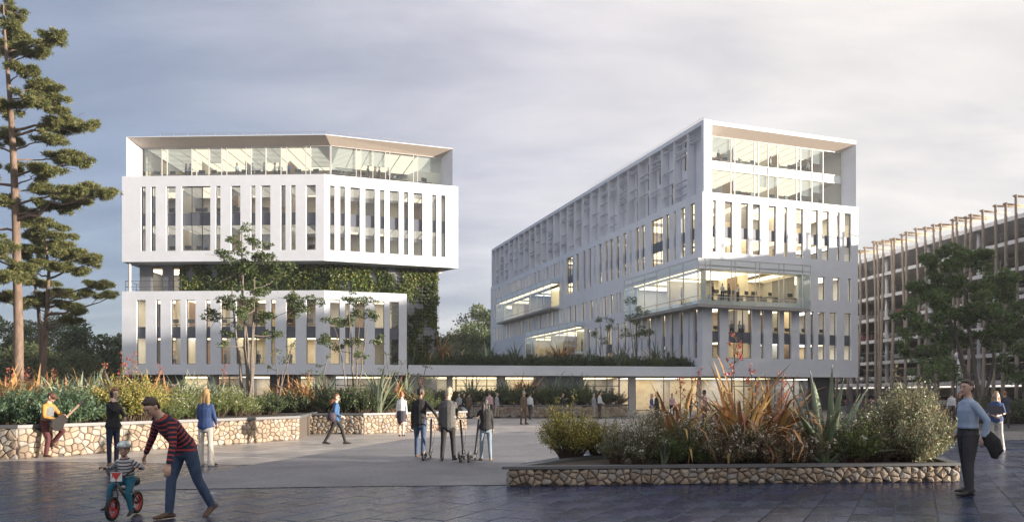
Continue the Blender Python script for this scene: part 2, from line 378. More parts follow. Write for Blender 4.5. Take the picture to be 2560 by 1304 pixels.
def strips(par, fc, mb, t0, t1, z0, z1, px, zr, blinds, depth=0.22):
    wins = []
    for p in px: wins.append((fc.t(p[0]), fc.t(p[1]), [fc.t(q) for q in p[2:]]))
    fc.wall(mb, t0, t1, z0, z1, [(a, b, zr[0], zr[3]) for a, b, m in wins], depth + .05)
    for a, b, m in wins: window(par, fc, a, b, [(zr[0], zr[1], 'g'), (zr[1], zr[2], 's'), (zr[2], zr[3], 'g')], m, depth, blinds)
UPZ = (15.03, 17.41, 18.55, 21.03); LOZ = (4.47, 6.89, 7.96, 10.46)
UT, UB, LT, LBT = 22.03, 14.02, 11.28, 3.5
up_poly = [L0, B, RU, RU + V2(-6.8, 8.0), V2(-14, 88), V2(-36.5, 88)]
lo_poly = [L0, B, RL, V2(-12.6, 79), V2(-14, 87), V2(-36.5, 87)]
mb = MB()
strips(LB, FL, mb, 0, WL, UB, UT, up_front, UPZ, .85); strips(LB, FR, mb, 0, 12.8, UB, UT, up_right, UPZ, .85)
for i in range(2, 6):
    a, b = up_poly[i], up_poly[(i + 1) % 6]; mb.quad((a.x, a.y, UB), (b.x, b.y, UB), (b.x, b.y, UT), (a.x, a.y, UT))
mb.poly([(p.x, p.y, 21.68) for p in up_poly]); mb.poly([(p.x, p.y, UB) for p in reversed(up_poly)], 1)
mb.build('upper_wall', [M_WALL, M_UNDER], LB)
mb = MB()
strips(LB, FL, mb, 0, WL, LBT, LT, lo_front, LOZ, .0); strips(LB, FR, mb, 0, 7.72, LBT, LT, lo_right, LOZ, .0)
for i in range(2, 6):
    a, b = lo_poly[i], lo_poly[(i + 1) % 6]; mb.quad((a.x, a.y, LBT), (b.x, b.y, LBT), (b.x, b.y, LT), (a.x, a.y, LT))
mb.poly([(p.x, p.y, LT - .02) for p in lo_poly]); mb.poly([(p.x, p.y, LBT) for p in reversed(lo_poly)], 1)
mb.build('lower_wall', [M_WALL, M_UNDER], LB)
def inset(poly, d):
    out = []; n = len(poly)
    for i in range(n):
        a, b, c = poly[i - 1], poly[i], poly[(i + 1) % n]
        n1 = V2(-(b - a).normalized().y, (b - a).normalized().x); n2 = V2(-(c - b).normalized().y, (c - b).normalized().x)
        k = (n1 + n2); k = k * (1.0 / max(.3, 1 + n1.dot(n2))); out.append(b + k * d)
    return out
for (z0, z1, poly, tr, cl) in ((14.45, 17.75, up_poly, 12.6, M_CEILC), (18.0, 21.45, up_poly, 12.6, M_CEILC), (3.95, 7.2, lo_poly, 7.4, M_CEIL), (7.5, 10.85, lo_poly, 7.4, M_CEIL)):
    ip = inset(poly, .3); q0, q1, q2 = FL.pt(.3, 0, -6.5), FL.pt(WL - 3.0, 0, -6.5), FR.pt(tr, 0, -6.0)
    parts = [(q0, q1), (q1, q2)]
    for t in (4.6, 9.5, 14.8): parts.append((FL.pt(t, 0, -1.0), FL.pt(t, 0, -6.5)))
    storey(LB, ip, lamp_strips(FL, .6, WL - .8) + lamp_strips(FR, .8, tr - .5, 1.2, 5.0), parts, z0, z1, cl)
# recessed middle storey and stair core on the right, ribbed metal, grown over with ivy
c0, c1, c2 = V2(-35.6, 71.25), V2(-17.05, 70.95), V2(-7.45, 74.3)
FC = Facade(c0, c1 - c0, (0, -1, 0)); FC.n = Vector((FC.u.y, -FC.u.x, 0))
FC2 = Facade(c1, c2 - c1, (0, -1, 0)); FC2.n = Vector((FC2.u.y, -FC2.u.x, 0))
wc, wc2 = (c1 - c0).length, (c2 - c1).length
tw = [(FC.t(380.5), FC.t(405.8)), (FC.t(432.5), FC.t(449))]
mb = MB()
FC.wall(mb, 0, wc, LT, UB, [(a, b, LT + .02, UB - .12) for a, b in tw], .15)
FC2.wall(mb, 0, wc2, LT, UB, [], .1)
t = 0.0
while t < 8.0:                                           # standing ribs where the ivy leaves the metal bare
    if not any(a - .1 < t < b + .1 for a, b in tw): FC.bar(mb, t, t + .05, LT, UB - .01, .001, .045)
    t += .115
tcut = 5.6
mb.quad(FC2.pt(tcut, 0), FC2.pt(wc2, 0), FC2.pt(wc2, LT), FC2.pt(tcut, LT))
e0, e1 = c2, V2(-11.5, 84)
mb.quad((e0.x, e0.y, 0), (e1.x, e1.y, 0), (e1.x, e1.y, UB), (e0.x, e0.y, UB))
mb.quad((e1.x, e1.y, 0), (-35.6, 86, 0), (-35.6, 86, UB), (e1.x, e1.y, UB)); mb.quad((-35.6, 86, LT), (c0.x, c0.y, LT), (c0.x, c0.y, UB), (-35.6, 86, UB))
mb.build('core_wall', M_RIB, LB)
for a, b in tw: window(LB, FC, a, b, [(LT + .02, UB - .12, 'g')], (), .1, 0)
storey(LB, [FC.pt(.2, 0, -.2), FC.pt(wc, 0, -.2), FC.pt(wc, 0, -5), FC.pt(.2, 0, -5)], lamp_strips(FC, .3, 9, .8, 4), [(FC.pt(.2, 0, -4.5), FC.pt(wc, 0, -4.5))], LT + .1, UB - .3)
# vertical wire mesh on the core's right end
mb = MB()
for k in range(30):
    z = 3.9 + k * .33; mb.tube([FC2.pt(tcut + .1, z, .22), FC2.pt(wc2 + .12, z, .22)], .012, 4)
for t in (tcut + .2, 7.2, 8.6, wc2 + .1): mb.tube([FC2.pt(t, 0, .22), FC2.pt(t, UB, .22)], .018, 4)
mb.build('climbing_mesh', M_STEEL, LB)
mb = MB(); p = P(324, 660, 69.95); mb.tube([(p.x, 69.98, LT), (p.x, 69.98, UB)], .13, 12); mb.build('terrace_column', M_CONC, LB)
mb = MB()                                                  # terrace railing
for (a, b) in (((-36.3, 69.95), (-31.0, 69.8)), ((-36.3, 69.95), (-36.3, 74))):
    for z in (LT + .45, LT + 1.0): mb.tube([(*a, z), (*b, z)], .022, 5)
    for k in range(5):
        f = k / 4; x, y = a[0] + (b[0] - a[0]) * f, a[1] + (b[1] - a[1]) * f; mb.tube([(x, y, LT), (x, y, LT + 1.0)], .022, 5)
mb.build('terrace_railing', M_FRAME, LB)
# top storey: glazing under a chamfered frame
ZR = 25.8
o0_, o1_, o2_ = FL.pt(.28, 0, -.25), FL.pt(WL, 0, -.25) + V2(.05, 0), FR.pt(12.3, 0, -.25)
D = 1.35
g0, g1, g2 = FL.pt(1.15, 0, -D), FL.pt(WL + .2, 0, -D), FR.pt(11.45, 0, -D)
def at(p, z): return (p.x, p.y, z)
mb = MB()
mb.quad(at(o0_, UT - .4), at(g0, UT - .4), at(g0, 25.12), at(o0_, ZR - .06)); mb.quad(at(o2_, ZR - .06), at(g2, 25.12), at(g2, UT - .4), at(o2_, UT - .4))
bl, br = V2(-36.2, 87), V2(-14.5, 87); rr = o2_ + V2(-6.8, 8.0)
mb.poly([at(o0_, ZR), at(o1_, ZR), at(o2_, ZR), at(rr, ZR), at(br, ZR), at(bl, ZR)], 2)
for a, b in ((o0_, o1_), (o1_, o2_), (o2_, rr), (bl, o0_)): mb.quad(at(a, ZR - .06), at(b, ZR - .06), at(b, ZR), at(a, ZR))
mb.quad(at(o2_, UT - .4), at(rr, UT - .4), at(rr, ZR - .06), at(o2_, ZR - .06)); mb.quad(at(bl, UT - .4), at(o0_, UT - .4), at(o0_, ZR - .06), at(bl, ZR - .06))
mb.build('roof_frame', [M_WALL, M_SOFF, M_ROOF], LB)
mb = MB()
mb.quad(at(o0_, ZR - .06), at(g0, 25.12), at(g1, 25.12), at(o1_, ZR - .06)); mb.quad(at(o1_, ZR - .06), at(g1, 25.12), at(g2, 25.12), at(o2_, ZR - .06))
mb.build('roof_soffit', M_SOFF, LB)
FG = Facade(g0, g1 - g0, (0, -1, 0)); FG.n = Vector((FG.u.y, -FG.u.x, 0)); FG2 = Facade(g1, g2 - g1, (0, -1, 0)); FG2.n = Vector((FG2.u.y, -FG2.u.x, 0))
lg, lg2 = (g1 - g0).length, (g2 - g1).length
curtain(LB, FG, [0.03] + [FG.t(x) for x in (405, 418, 479.5, 491.7, 522.4, 554, 567, 616, 628, 664.4, 702.5, 717, 764.7, 776)] + [lg - .03], [21.72, 25.08], blinds=.75)
curtain(LB, FG2, [0.03] + [FG2.t(x) for x in (827.7, 890.5, 902, 932, 963.6, 974, 1033.4, 1044)] + [lg2 - .03], [21.72, 25.08], blinds=.7)
pp = [g0 + V2(.1, .1), g1 + V2(0, .12), g2 + V2(-.1, .1), rr + V2(-1, 0), br, bl + V2(1, 0)]
storey(LB, pp, lamp_strips(FG, .4, lg - .6, .5, 7.5) + lamp_strips(FG2, .8, lg2 - .6, .5, 6.5), [(FG.pt(.2, 0, -8.5), FG.pt(lg - 3, 0, -8.5)), (FG.pt(lg - 3, 0, -8.5), FG2.pt(lg2, 0, -8)), (FG.pt(.15, 0, -.3), FG.pt(.15, 0, -8.5))] + [(FG.pt(t, 0, -4), FG.pt(t, 0, -8.5)) for t in (4, 8.4, 12.9)], 22.2, 25.1, M_CEILC)
def roof_rail(par, pts, z, h, lean, n):
    for i in range(len(pts) - 1):
        a, b = Vector(pts[i]), Vector(pts[i + 1]); mb = MB()
        for f in (.5, 1.0): mb.tube([(a.x + lean.x * f, a.y + lean.y * f, z + h * f), (b.x + lean.x * f, b.y + lean.y * f, z + h * f)], .018, 4)
        for k in range(n[i] + 1):
            q = a.lerp(b, k / n[i]); mb.tube([(q.x, q.y, z), (q.x + lean.x, q.y + lean.y, z + h)], .018, 4)
        mb.build('roof_railing', M_STEEL, par)
roof_rail(LB, [FL.pt(2.2, 0, -2.5), FL.pt(WL - .6, 0, -2.5), FR.pt(11.2, 0, -2.5)], ZR, 1.15, V2(0, .35), (12, 8))

# ------------------------------------------------------------------ right office block
RB = empty('office_building', label='right white office block with long shaded side and glazed corner bay', cat='building')
A = V2(19.3, 75.4); WF, WS = 19.8, 72.0
FA = Facade(A, U, NF); FS = Facade(A, VB, NS)
ZT, ZRR = 22.18, 29.5
f_hi = [(1781, 1790.6), (1811.9, 1831.4), (1852.4, 1871.6), (1882, 1901.4), (1921.5, 1940.7), (1960.2, 1969.3), (1990, 2008.3), (2027.2, 2045.9), (2055.2, 2073.3), (2092.2, 2101), (2110.9, 2128.4)]
f_mid = [(2045.8, 2063), (2083, 2099.6), (2119.8, 2128)]
f_lo = [(1780.8, 1799.5), (1821.6, 1880, 1839, 1860.3), (1901.7, 1909.4), (1931.2, 1948.6), (1960.5, 1978.4), (1998.9, 2016.8), (2026.8, 2034.8), (2045.8, 2063), (2074, 2091.6), (2110.7, 2128)]
HIZ = (16.15, 17.72, 18.84, 21.4); MDZ = (11.8, 14.3); LWZ = (5.38, 6.96, 8.08, 10.5)
t_bay_f = FA.t(2026, 1.5); t_bay_s = FS.t(1561, 1.5)
mb = MB(); holes = []; wl = []
for p in f_hi: wl.append((FA.t(p[0]), FA.t(p[1]), [], [(HIZ[0], HIZ[1], 'g'), (HIZ[1], HIZ[2], 's'), (HIZ[2], HIZ[3], 'g')]))
for p in f_lo: wl.append((FA.t(p[0]), FA.t(p[1]), [FA.t(q) for q in p[2:]], [(LWZ[0], LWZ[1], 'g'), (LWZ[1], LWZ[2], 's'), (LWZ[2], LWZ[3], 'g')]))
for p in f_mid: wl.append((FA.t(p[0]), FA.t(p[1]), [], [(MDZ[0], MDZ[1], 'g')]))
holes = [(a, b, s[0][0], s[-1][1]) for a, b, m, s in wl] + [(.35, t_bay_f - .3, 11.3, 14.2)]
FA.wall(mb, 0, WF, 3.5, ZT, holes, .3)
for a, b, m, s in wl: window(RB, FA, a, b, s, m, .27, .8 if s[0][0] > 12 else 0)
# the long side
q = lambda x: 1200 + x * .2914
hi_s = [(1725, 1736), (1702, 1712), (1684, 1689.5), (1663.3, 1672.5), (1627.2, 1656.7, 1636.4, 1647), (1602.6, 1611), (1589, 1597), (1574.2, 1578.7), (1557.5, 1565), (1540, 1547.5), (1524, 1531), (1512, 1519), (1496.7, 1503.7), (1485, 1488.5), (1471, 1477), (1457, 1463), (1439.8, 1446.2), (1415.6, 1433, 1421.5, 1427.5), (1405.5, 1408.4)]
hi_far = [(q(a), q(b)) for a, b in ((673, 683), (652, 662), (627, 643), (605, 613), (568, 583), (545, 553), (522, 528), (495, 510), (460, 475), (432, 442), (418, 425), (388, 400), (368, 377), (338, 352), (322, 330), (293, 305), (277, 285), (253, 262), (235, 247))]
hi_end = [(q(a), q(b)) for a, b in ((188, 198), (162, 172), (147, 153), (122, 133))]
mid_s = [(q(a), q(b)) for a, b in ((1228, 1238), (1195, 1208), (1167, 1180), (1112, 1138), (1058, 1083), (1030, 1042), (990, 1003), (942, 965), (905, 917), (870, 892), (835, 846), (802, 822), (758, 778), (735, 745), (703, 715), (680, 693), (645, 653), (615, 632), (577, 592), (557, 565), (530, 538), (503, 520), (470, 483), (433, 442), (410, 425), (387, 393), (352, 367), (330, 343), (308, 317), (285, 292), (270, 278), (250, 262), (222, 232), (207, 213), (182, 192), (165, 173), (142, 152), (117, 127))]
lo_s = [(q(a), q(b)) for a, b in ((1830, 1863), (1787, 1797), (1707, 1740), (1630, 1660), (1557, 1587), (1500, 1512), (1432, 1462), (1380, 1395), (1320, 1345), (1270, 1282), (1227, 1252), (1168, 1193))] + [(q(1075), q(1135), q(1095), q(1115))] + [(q(a), q(b)) for a, b in ((1018, 1040), (978, 1000), (918, 942))]
lo_end = [(q(a), q(b)) for a, b in ((427, 440), (387, 398), (360, 370), (338, 350), (290, 325), (255, 268), (228, 240), (210, 218), (187, 197), (165, 175), (147, 153), (122, 132))]
wl = []
def addw(lst, segs):
    for p in lst:
        a, b = FS.t(p[1]), FS.t(p[0]); wl.append((a, b, sorted(FS.t(x) for x in p[2:]), segs))
S3 = lambda Z: [(Z[0], Z[1], 'g'), (Z[1], Z[2], 's'), (Z[2], Z[3], 'g')]
addw(hi_s, S3(HIZ)); addw(hi_far, [(19.35, HIZ[3], 'g')]); addw(hi_end, S3(HIZ)); addw(mid_s, [(MDZ[0], MDZ[1], 'g')]); addw(lo_s, S3(LWZ)); addw(lo_end, [(LWZ[0], 7.6, 'g')])
# the low row beside the third bay stays below it
b2 = (FS.t(1399.5), FS.t(1259.6)); b3 = (FS.t(1461.5), FS.t(1334))
holes = [(a, b, s[0][0], s[-1][1]) for a, b, m, s in wl] + [(.35, t_bay_s - .3, 11.3, 14.2), (b2[0] + .25, b2[1] - .25, 15.0, 18.1), (b3[0] + .25, b3[1] - .25, 7.7, 10.8)]
wl = [w for w in wl if not any((h[0] - .01 < w[0] < h[1]) and w[3][0][0] < h[3] and w[3][-1][1] > h[2] for h in holes[-3:])]
holes = [(a, b, s[0][0], s[-1][1]) for a, b, m, s in wl] + holes[-3:]
FS.wall(mb, 0, WS, 3.5, ZT, holes, .34)
for a, b, m, s in wl: window(RB, FS, a, b, s, m, .30, 0)
e1, e2 = FA.pt(WF, 0), FA.pt(WF, 0) + VB * WS; e3 = FS.pt(WS, 0)
mb.quad(at(e1, 3.5), at(e2, 3.5), at(e2, ZT), at(e1, ZT)); mb.quad(at(e2, 3.5), at(e3, 3.5), at(e3, ZT), at(e2, ZT))
rb_poly = [A, e1, e2, e3]
mb.poly([at(p, ZT - .03) for p in rb_poly]); mb.poly([at(p, 3.5) for p in reversed(rb_poly)], 1)
mb.build('facade_wall', [M_WALL, M_UNDER], RB)
ipoly = inset(rb_poly, .36)
cA, cB = FA.pt(6.0, 0, -7.0), FA.pt(WF - .4, 0, -7.0); cC = FS.pt(WS - .5, 0, -6.0)
for (z0, z1, cl) in ((4.6, 7.25, M_CEIL), (7.5, 10.85, M_CEIL), (11.15, 14.5, M_CEIL), (15.0, 18.1, M_CEIL), (18.35, 21.7, M_CEIL)):
    backs = [(cA, cB), (cC, cA)]
    for t in (6.5, 12.5): backs.append((FA.pt(t, 0, -1.4), FA.pt(t, 0, -7)))
    for t in (9, 17, 25, 34, 44, 54, 63): backs.append((FS.pt(t, 0, -1.2), FS.pt(t, 0, -6.0)))
    storey(RB, ipoly, lamp_strips(FA, .8, WF - .8, 1.0, 6.6) + lamp_strips(FS, 7.5, WS - 1, 1.0, 5.4), backs, z0, z1, cl)
# projecting glazed bays
def bay(fc, t0, t1, zz, off, mull, ends, corner=None):
    """zz = soffit, sill, glass bottom, glass top, top"""
    w = curtain(RB, fc, [t0] + mull + [t1], [zz[1], zz[2], zz[3], zz[4]], off, .045, M_WFRAME, M_GLASS2, {0: M_GLASS2, 2: M_FROST}, name='bay_window')
    return w
zz = (10.33, 10.6, 11.37, 14.1, 15.1); pr = 1.5
tb_f = [FA.t(x, pr) for x in (1763.6, 1776, 1828.5, 1838, 1888.4, 1899, 1947.2, 1959.7, 2006.6)]
bay(FA, -pr, t_bay_f, zz, pr, tb_f, 1)
bay(FS, -pr, t_bay_s, zz, pr, [FS.t(x, pr) for x in (1708.4, 1674.5, 1642.7, 1611.2, 1581.4)], 1)
bay_poly = [FA.pt(-pr, 0, pr), FA.pt(t_bay_f, 0, pr), FA.pt(t_bay_f, 0, .003), FA.pt(0, 0, 0) + (NF * .003 + NS * .003), FS.pt(t_bay_s, 0, .003), FS.pt(t_bay_s, 0, pr)]
def bay_shell(poly, z0, z1, zf0, zf1, lights):
    mb = MB(); mb.prism(poly, z0, z1 - .01); mb.build('bay_floor', M_CONC, RB)
    mb = MB(); mb.prism(poly, zf0, zf1); o = mb.build('bay_roof', M_WFRAME, RB)
    for l in lights:
        mb = MB(); mb.poly([(p[0], p[1], zf0 - .03) for p in reversed(l)]); mb.build('ceiling_light', M_CEIL, o)
bay_shell(bay_poly, zz[0], zz[1], 14.35, 14.5, [along(FA, .5, t_bay_f - .5, -1.2, -.2)] + [along(FS, .5, t_bay_s - .5, -1.2, -.2)])
for fc, tt in ((FA, t_bay_f), (FS, t_bay_s)):
    mb = MB()
    for (a, b) in ((zz[1], zz[4]),): mb.quad(fc.pt(tt, a, .02), fc.pt(tt, a, pr), fc.pt(tt, b, pr), fc.pt(tt, b, .02))
    mb.build('bay_end_pane', M_GLASS2, RB)
for (tt, z4, nb) in ((b2, (14.35, 14.6, 15.1, 18.0, 18.95), 9), (b3, (7.1, 7.3, 7.75, 10.8, 11.7), 7)):
    t0, t1 = tt; p2 = 1.4
    bay(FS, t0, t1, z4, p2, [t0 + (t1 - t0) * k / nb for k in range(1, nb)], 0)
    bp = [FS.pt(t0, 0, .003), FS.pt(t1, 0, .003), FS.pt(t1, 0, p2), FS.pt(t0, 0, p2)]
    bay_shell(list(reversed(bp)), z4[0], z4[1], z4[3] + .1, z4[3] + .22, [list(reversed(along(FS, t0 + .4, t1 - .4, -1.2, -.2)))])
    mb = MB(); mb.quad(FS.pt(t0, z4[1], .02), FS.pt(t0, z4[1], p2), FS.pt(t0, z4[4], p2), FS.pt(t0, z4[4], .02)); mb.build('bay_end_pane', M_GLASS2, RB)
    mb = MB(); mb.quad(FS.pt(t1, z4[1], .02), FS.pt(t1, z4[1], p2), FS.pt(t1, z4[4], p2), FS.pt(t1, z4[4], .02)); mb.build('bay_end_pane', M_GLASS2, RB)
# two glazed top storeys on the front in a chamfered frame
i0 = .15; D = 1.2; a1, a2 = 1.55, .9
p0, p1 = FA.pt(i0, 0, -i0), FA.pt(WF - i0, 0, -i0); r0, r1 = FA.pt(a1, 0, -i0 - D), FA.pt(WF - i0 - a2, 0, -i0 - D)
zg = 28.45
mb = MB()
mb.quad(at(p0, ZT - .3), at(r0, ZT - .3), at(r0, zg), at(p0, ZRR - .38)); mb.quad(at(r1, ZT - .3), at(p1, ZT - .3), at(p1, ZRR - .38), at(r1, zg))
s0, s1 = p0 + VB * (WS - .3), p1 + VB * (WS - .3)
mb.quad(at(p0, ZRR - .38), at(p1, ZRR - .38), at(p1, ZRR), at(p0, ZRR))
mb.quad(at(p1, ZT - .1), at(s1, ZT - .1), at(s1, ZRR), at(p1, ZRR)); mb.quad(at(s1, ZT - .1), at(s0, ZT - .1), at(s0, ZRR), at(s1, ZRR))
mb.poly([at(p0, ZRR), at(p1, ZRR), at(s1, ZRR), at(s0, ZRR)], 1)
mb.build('roof_frame', [M_WALL, M_ROOF], RB)
mb = MB(); mb.quad(at(p0, ZRR - .38), at(r0, zg), at(r1, zg), at(p1, ZRR - .38)); mb.build('roof_soffit', M_SOFF, RB)
FP = Facade(r0, U, NF); lp = (r1 - r0).length
curtain(RB, FP, [.03] + [FP.t(x) for x in (1826.8, 1836.4, 1885.6, 1895.8, 1919.7, 1943.6, 1990.8, 2001, 2029.3, 2057)] + [lp - .03], [ZT, 25.0, 25.86, zg - .04], 0, .06, M_WFRAME, M_GLASS2, {1: M_FROST}, blinds=.6)
FSI = Facade(FS.pt(0, 0, -i0), VB, NS)                       # plane of the fins on the long side
for (z0, z1) in ((ZT + .1, 25.15), (25.75, 28.7)):
    storey(RB, [FP.pt(.1, 0, -.1), FP.pt(lp - .1, 0, -.1), FP.pt(lp - .1, 0, -68), FP.pt(.1, 0, -68)], lamp_strips(FP, .5, lp - .5, .6, 6.6) + lamp_strips(FSI, 8, 70, 2.2, 4.5), [(FP.pt(.12, 0, -7), FP.pt(lp - .12, 0, -7)), (FP.pt(5.2, 0, -3), FP.pt(5.2, 0, -7)), (FP.pt(11.2, 0, -3), FP.pt(11.2, 0, -7)), (FP.pt(5, 0, -68), FP.pt(5, 0, -7))], z0, z1, M_CEILC)
NB = 26; bayw = 2.67; t_first = .45
mb = MB()                                                     # recessed back wall with windows, top beam, end pier
holes = []; wins = []
rr_ = random.Random(21)
for k in range(NB):
    ta = t_first + .1 + k * bayw
    for (z0, z1) in ((ZT + .15, 25.1), (25.75, 28.75)):
        kind = rr_.random()
        if k == 0 and z0 < 25: continue
        if kind < .58: a, b = ta + .75, ta + 1.9
        elif kind < .9: a, b = ta + .12, ta + .5
        else: continue
        wins.append((a, b, z0, z1)); holes.append((a, b, z0, z1))
FB = Facade(FSI.pt(0, 0, -.95), VB, NS)
FB.wall(mb, 0, WS - .5, ZT - .02, 29.05, holes, .12)
mb.build('recessed_wall', M_WALL, RB)
for a, b, z0, z1 in wins: window(RB, FB, a, b, [(z0, z1, 'g')], (), .1, 0)
mb = MB(); FSI.bar(mb, 0, WS - .3, 29.05, ZRR, -.95, 0); mb.build('roof_beam', M_WALL, RB)
mb = MB(); FSI.bar(mb, 0, t_first, ZT - .02, 29.05, -.95, 0); mb.build('corner_pier', M_WALL, RB)
for k in range(1, NB + 2):
    t = t_first + k * bayw - (0 if k <= NB else .2)
    if t > WS - .4: t = WS - .42
    mb = MB(); FSI.bar(mb, t - .05, t + .05, ZT - .02, 29.05, -.9, 0); mb.build('fin', M_WALL, RB)
mb = MB(); mb.tube([(0, 0, 0), (0, 0, 1)], 1, 6)
for k in range(NB):
    ta = t_first + .05 + k * bayw; n = rr_.choice([3, 4, 5, 6])
    zs_ = sorted(rr_.uniform(22.9, 28.6) for _ in range(n))
    if rr_.random() < .6: z = rr_.uniform(25.9, 28.0); zs_ += [z + .28, z + .56]
    for z in zs_:
        if k == 0 and z < 25.8: continue
        mb = MB(); FSI.bar(mb, ta + .001, ta + bayw - .101, z, z + .05, -.5, -.22); mb.build('louvre_blade', M_WALL, RB)
roof_rail(RB, [FA.pt(1.0, 0, -2.2), FA.pt(WF - 4.0, 0, -2.2)], ZRR, 1.05, V2(.05, .5), (11,))
roof_rail(RB, [FA.pt(1.0, 0, -2.2), FA.pt(1.0, 0, -30)], ZRR, 1.05, V2(.5, 0), (12,))

# ------------------------------------------------------------------ ground floor and podium
PB = empty('podium_building', label='low podium with planted roof and lit ground-floor glazing between the two office blocks', cat='building')
q0, q1 = V2(-10.0, 71.75), FS.pt(.9, 0, .003)
pod = [q0, V2(q1.x, q1.y), FS.pt(20, 0, .003), V2(-11.5, 95), V2(-12.5, 79.2)]
mb = MB(); mb.prism([V2(p[0], p[1]) for p in pod], 3.5, 4.15, 0)
fpod = Facade(q0, V2(q1.x, q1.y) - q0, (0, -1, 0)); fpod.n = Vector((fpod.u.y, -fpod.u.x, 0)); lpd = (V2(q1.x, q1.y) - q0).length
fpod.bar(mb, 0.01, lpd - .01, 4.151, 4.48, -.25, 0)
mb.build('podium_slab', M_WALL, PB)
mb = MB(); mb.poly([(p[0], p[1], 4.17) for p in pod]); mb.build('roof_soil', M_SOIL, PB)
def ground_facade(par, fc, t0, t1, segs, z1=3.5):
    """segs: list of (px0, px1, kind)"""
    z1 -= .004
    for (x0, x1, kind) in segs:
        a = max(t0, fc.t(x0)); b = min(t1, fc.t(x1))
        if kind == 'panel':
            mb = MB(); fc.bar(mb, a, b, 0, z1, -.2, 0)
            t = a + .05
            while t < b - .05: fc.bar(mb, t, t + .06, 0.02, z1 - .01, .001, .05); t += .16
            mb.build('ribbed_panel', M_RIB if x0 > 1300 and x0 < 1700 else M_DARK, par)
        elif kind == 'column':
            mb = MB(); fc.bar(mb, a, b, 0, z1, -.25, .02); mb.build('column', M_CONC, par)
        elif kind == 'door':
            n = max(2, int((b - a) / 1.0)); ts = [a + .03 + (b - a - .06) * k / n for k in range(n + 1)]
            curtain(par, fc, ts, [.03, 2.5, z1 - .03], -.05, .07, M_FRAME, M_GLASS, name='glass_door')
        else:
            n = max(1, round((b - a) / 2.7)); ts = [a + .03 + (b - a - .06) * k / n for k in range(n + 1)]
            curtain(par, fc, ts, [.03, z1 - .03], -.05, .06, M_FRAME, M_GLASS, name='shop_window')
gl0, gl1, gl2 = FL.pt(.8, 0, -1.4), FL.pt(WL + .3, 0, -1.4), FR.pt(7.6, 0, -1.3)
FGa = Facade(gl0, gl1 - gl0, (0, -1, 0)); FGa.n = Vector((FGa.u.y, -FGa.u.x, 0)); FGb = Facade(gl1, gl2 - gl1, (0, -1, 0)); FGb.n = Vector((FGb.u.y, -FGb.u.x, 0))
ground_facade(LB, FGa, 0, (gl1 - gl0).length, [(320, 460, 'panel'), (460, 520, 'glass'), (520, 545, 'column'), (545, 602, 'door'), (602, 676, 'glass'), (676, 750, 'panel'), (750, 818, 'glass')])
ground_facade(LB, FGb, 0, (gl2 - gl1).length, [(818, 838, 'column'), (838, 960, 'door'), (960, 1025, 'glass')])
gp0, gp1 = gl2 + V2(.02, .1), V2(q1.x, q1.y) + V2(-.3, 1.0)
FGc = Facade(gp0, gp1 - gp0, (0, -1, 0)); FGc.n = Vector((FGc.u.y, -FGc.u.x, 0)); lgc = (gp1 - gp0).length
ground_facade(PB, FGc, 0, lgc, [(1020, 1118, 'glass'), (1118, 1130, 'column'), (1130, 1140, 'glass'), (1140, 1243, 'door'), (1243, 1262, 'column'), (1262, 1335, 'glass'), (1335, 1457, 'panel'), (1457, 1548, 'door'), (1548, 1572, 'glass'), (1572, 1588, 'column'), (1588, 1740, 'glass')])
FGd = Facade(FA.pt(.15, 0, -.95), U, NF)
ground_facade(RB, FGd, 0, WF - 2.5, [(1735, 1752, 'column'), (1752, 1830, 'glass'), (1830, 1890, 'door'), (1890, 1985, 'glass'), (1985, 2022, 'glass'), (2022, 2200, 'panel')])
mb = MB(); eA = FA.pt(WF - 2.4, 0, -.95); eB = eA + VB * 60; mb.quad(at(eA, 0), at(eB, 0), at(eB, 3.49), at(eA, 3.49)); mb.build('ground_side_wall', M_DARK, RB)
for par, fc, l, x in ((LB, FGa, (gl1 - gl0).length, 0), (LB, FGb, (gl2 - gl1).length, 1), (PB, FGc, lgc, 2), (RB, FGd, WF - 2.5, 3)):
    storey(par, along(fc, 0.05, l - .05, .15, 6), lamp_strips(fc, .5, l - .3, .5, 5.2), [(fc.pt(0, 0, -5.6), fc.pt(l, 0, -5.6))] + ([(fc.pt(.04, 0, -.3), fc.pt(.04, 0, -5.6))] if x in (0,) else []) , .012, 3.35)

# ------------------------------------------------------------------ car park behind a screen of leaning poles
PK = empty('car_park', label='open multi-storey car park with white slab edges and leaning timber poles', cat='car park')
wv = V2(-.146, .989).normalized(); Q = V2(52.0, 77.0)
FK = Facade(Q, wv, (-wv.y, wv.x, 0))
K0, K1 = -52.0, 62.0
levels = [3.15, 6.05, 8.95, 11.85, 14.75, 17.65]
M_SLAB = mat('white_slab', (0.80, 0.80, 0.82), 0.5, var=0.05)
M_POLE = mat('timber_pole', (0.32, 0.265, 0.215), 0.8, var=0.3, vscale=3, bump=0.5, bscale=25, stretch=(4, 4, .6))
M_BEAM = mat('timber_beam', (0.50, 0.38, 0.26), 0.75, var=0.2, vscale=3)
M_BACK = mat('car_park_concrete', (0.68, 0.64, 0.59), 0.85, var=0.12, vscale=.5)
for z in levels:
    mb = MB(); FK.bar(mb, K0, K1, z - .42, z, -.25, 0); mb.build('slab_edge', M_SLAB, PK)
    mb = MB(); FK.bar(mb, K0, K1, z - .25, z - .005, -16, -.255); mb.build('deck', M_BACK, PK)
    mb = MB()                                                  # wire guard rail along the deck
    for h in (.35, .7, 1.05): mb.tube([FK.pt(K0, z + h, -.12), FK.pt(K1, z + h, -.12)], .014, 4)
    t = K0
    while t < K1: mb.tube([FK.pt(t, z, -.12), FK.pt(t, z + 1.05, -.12)], .02, 4); t += 2.0
    mb.build('guard_rail', M_STEEL, PK)
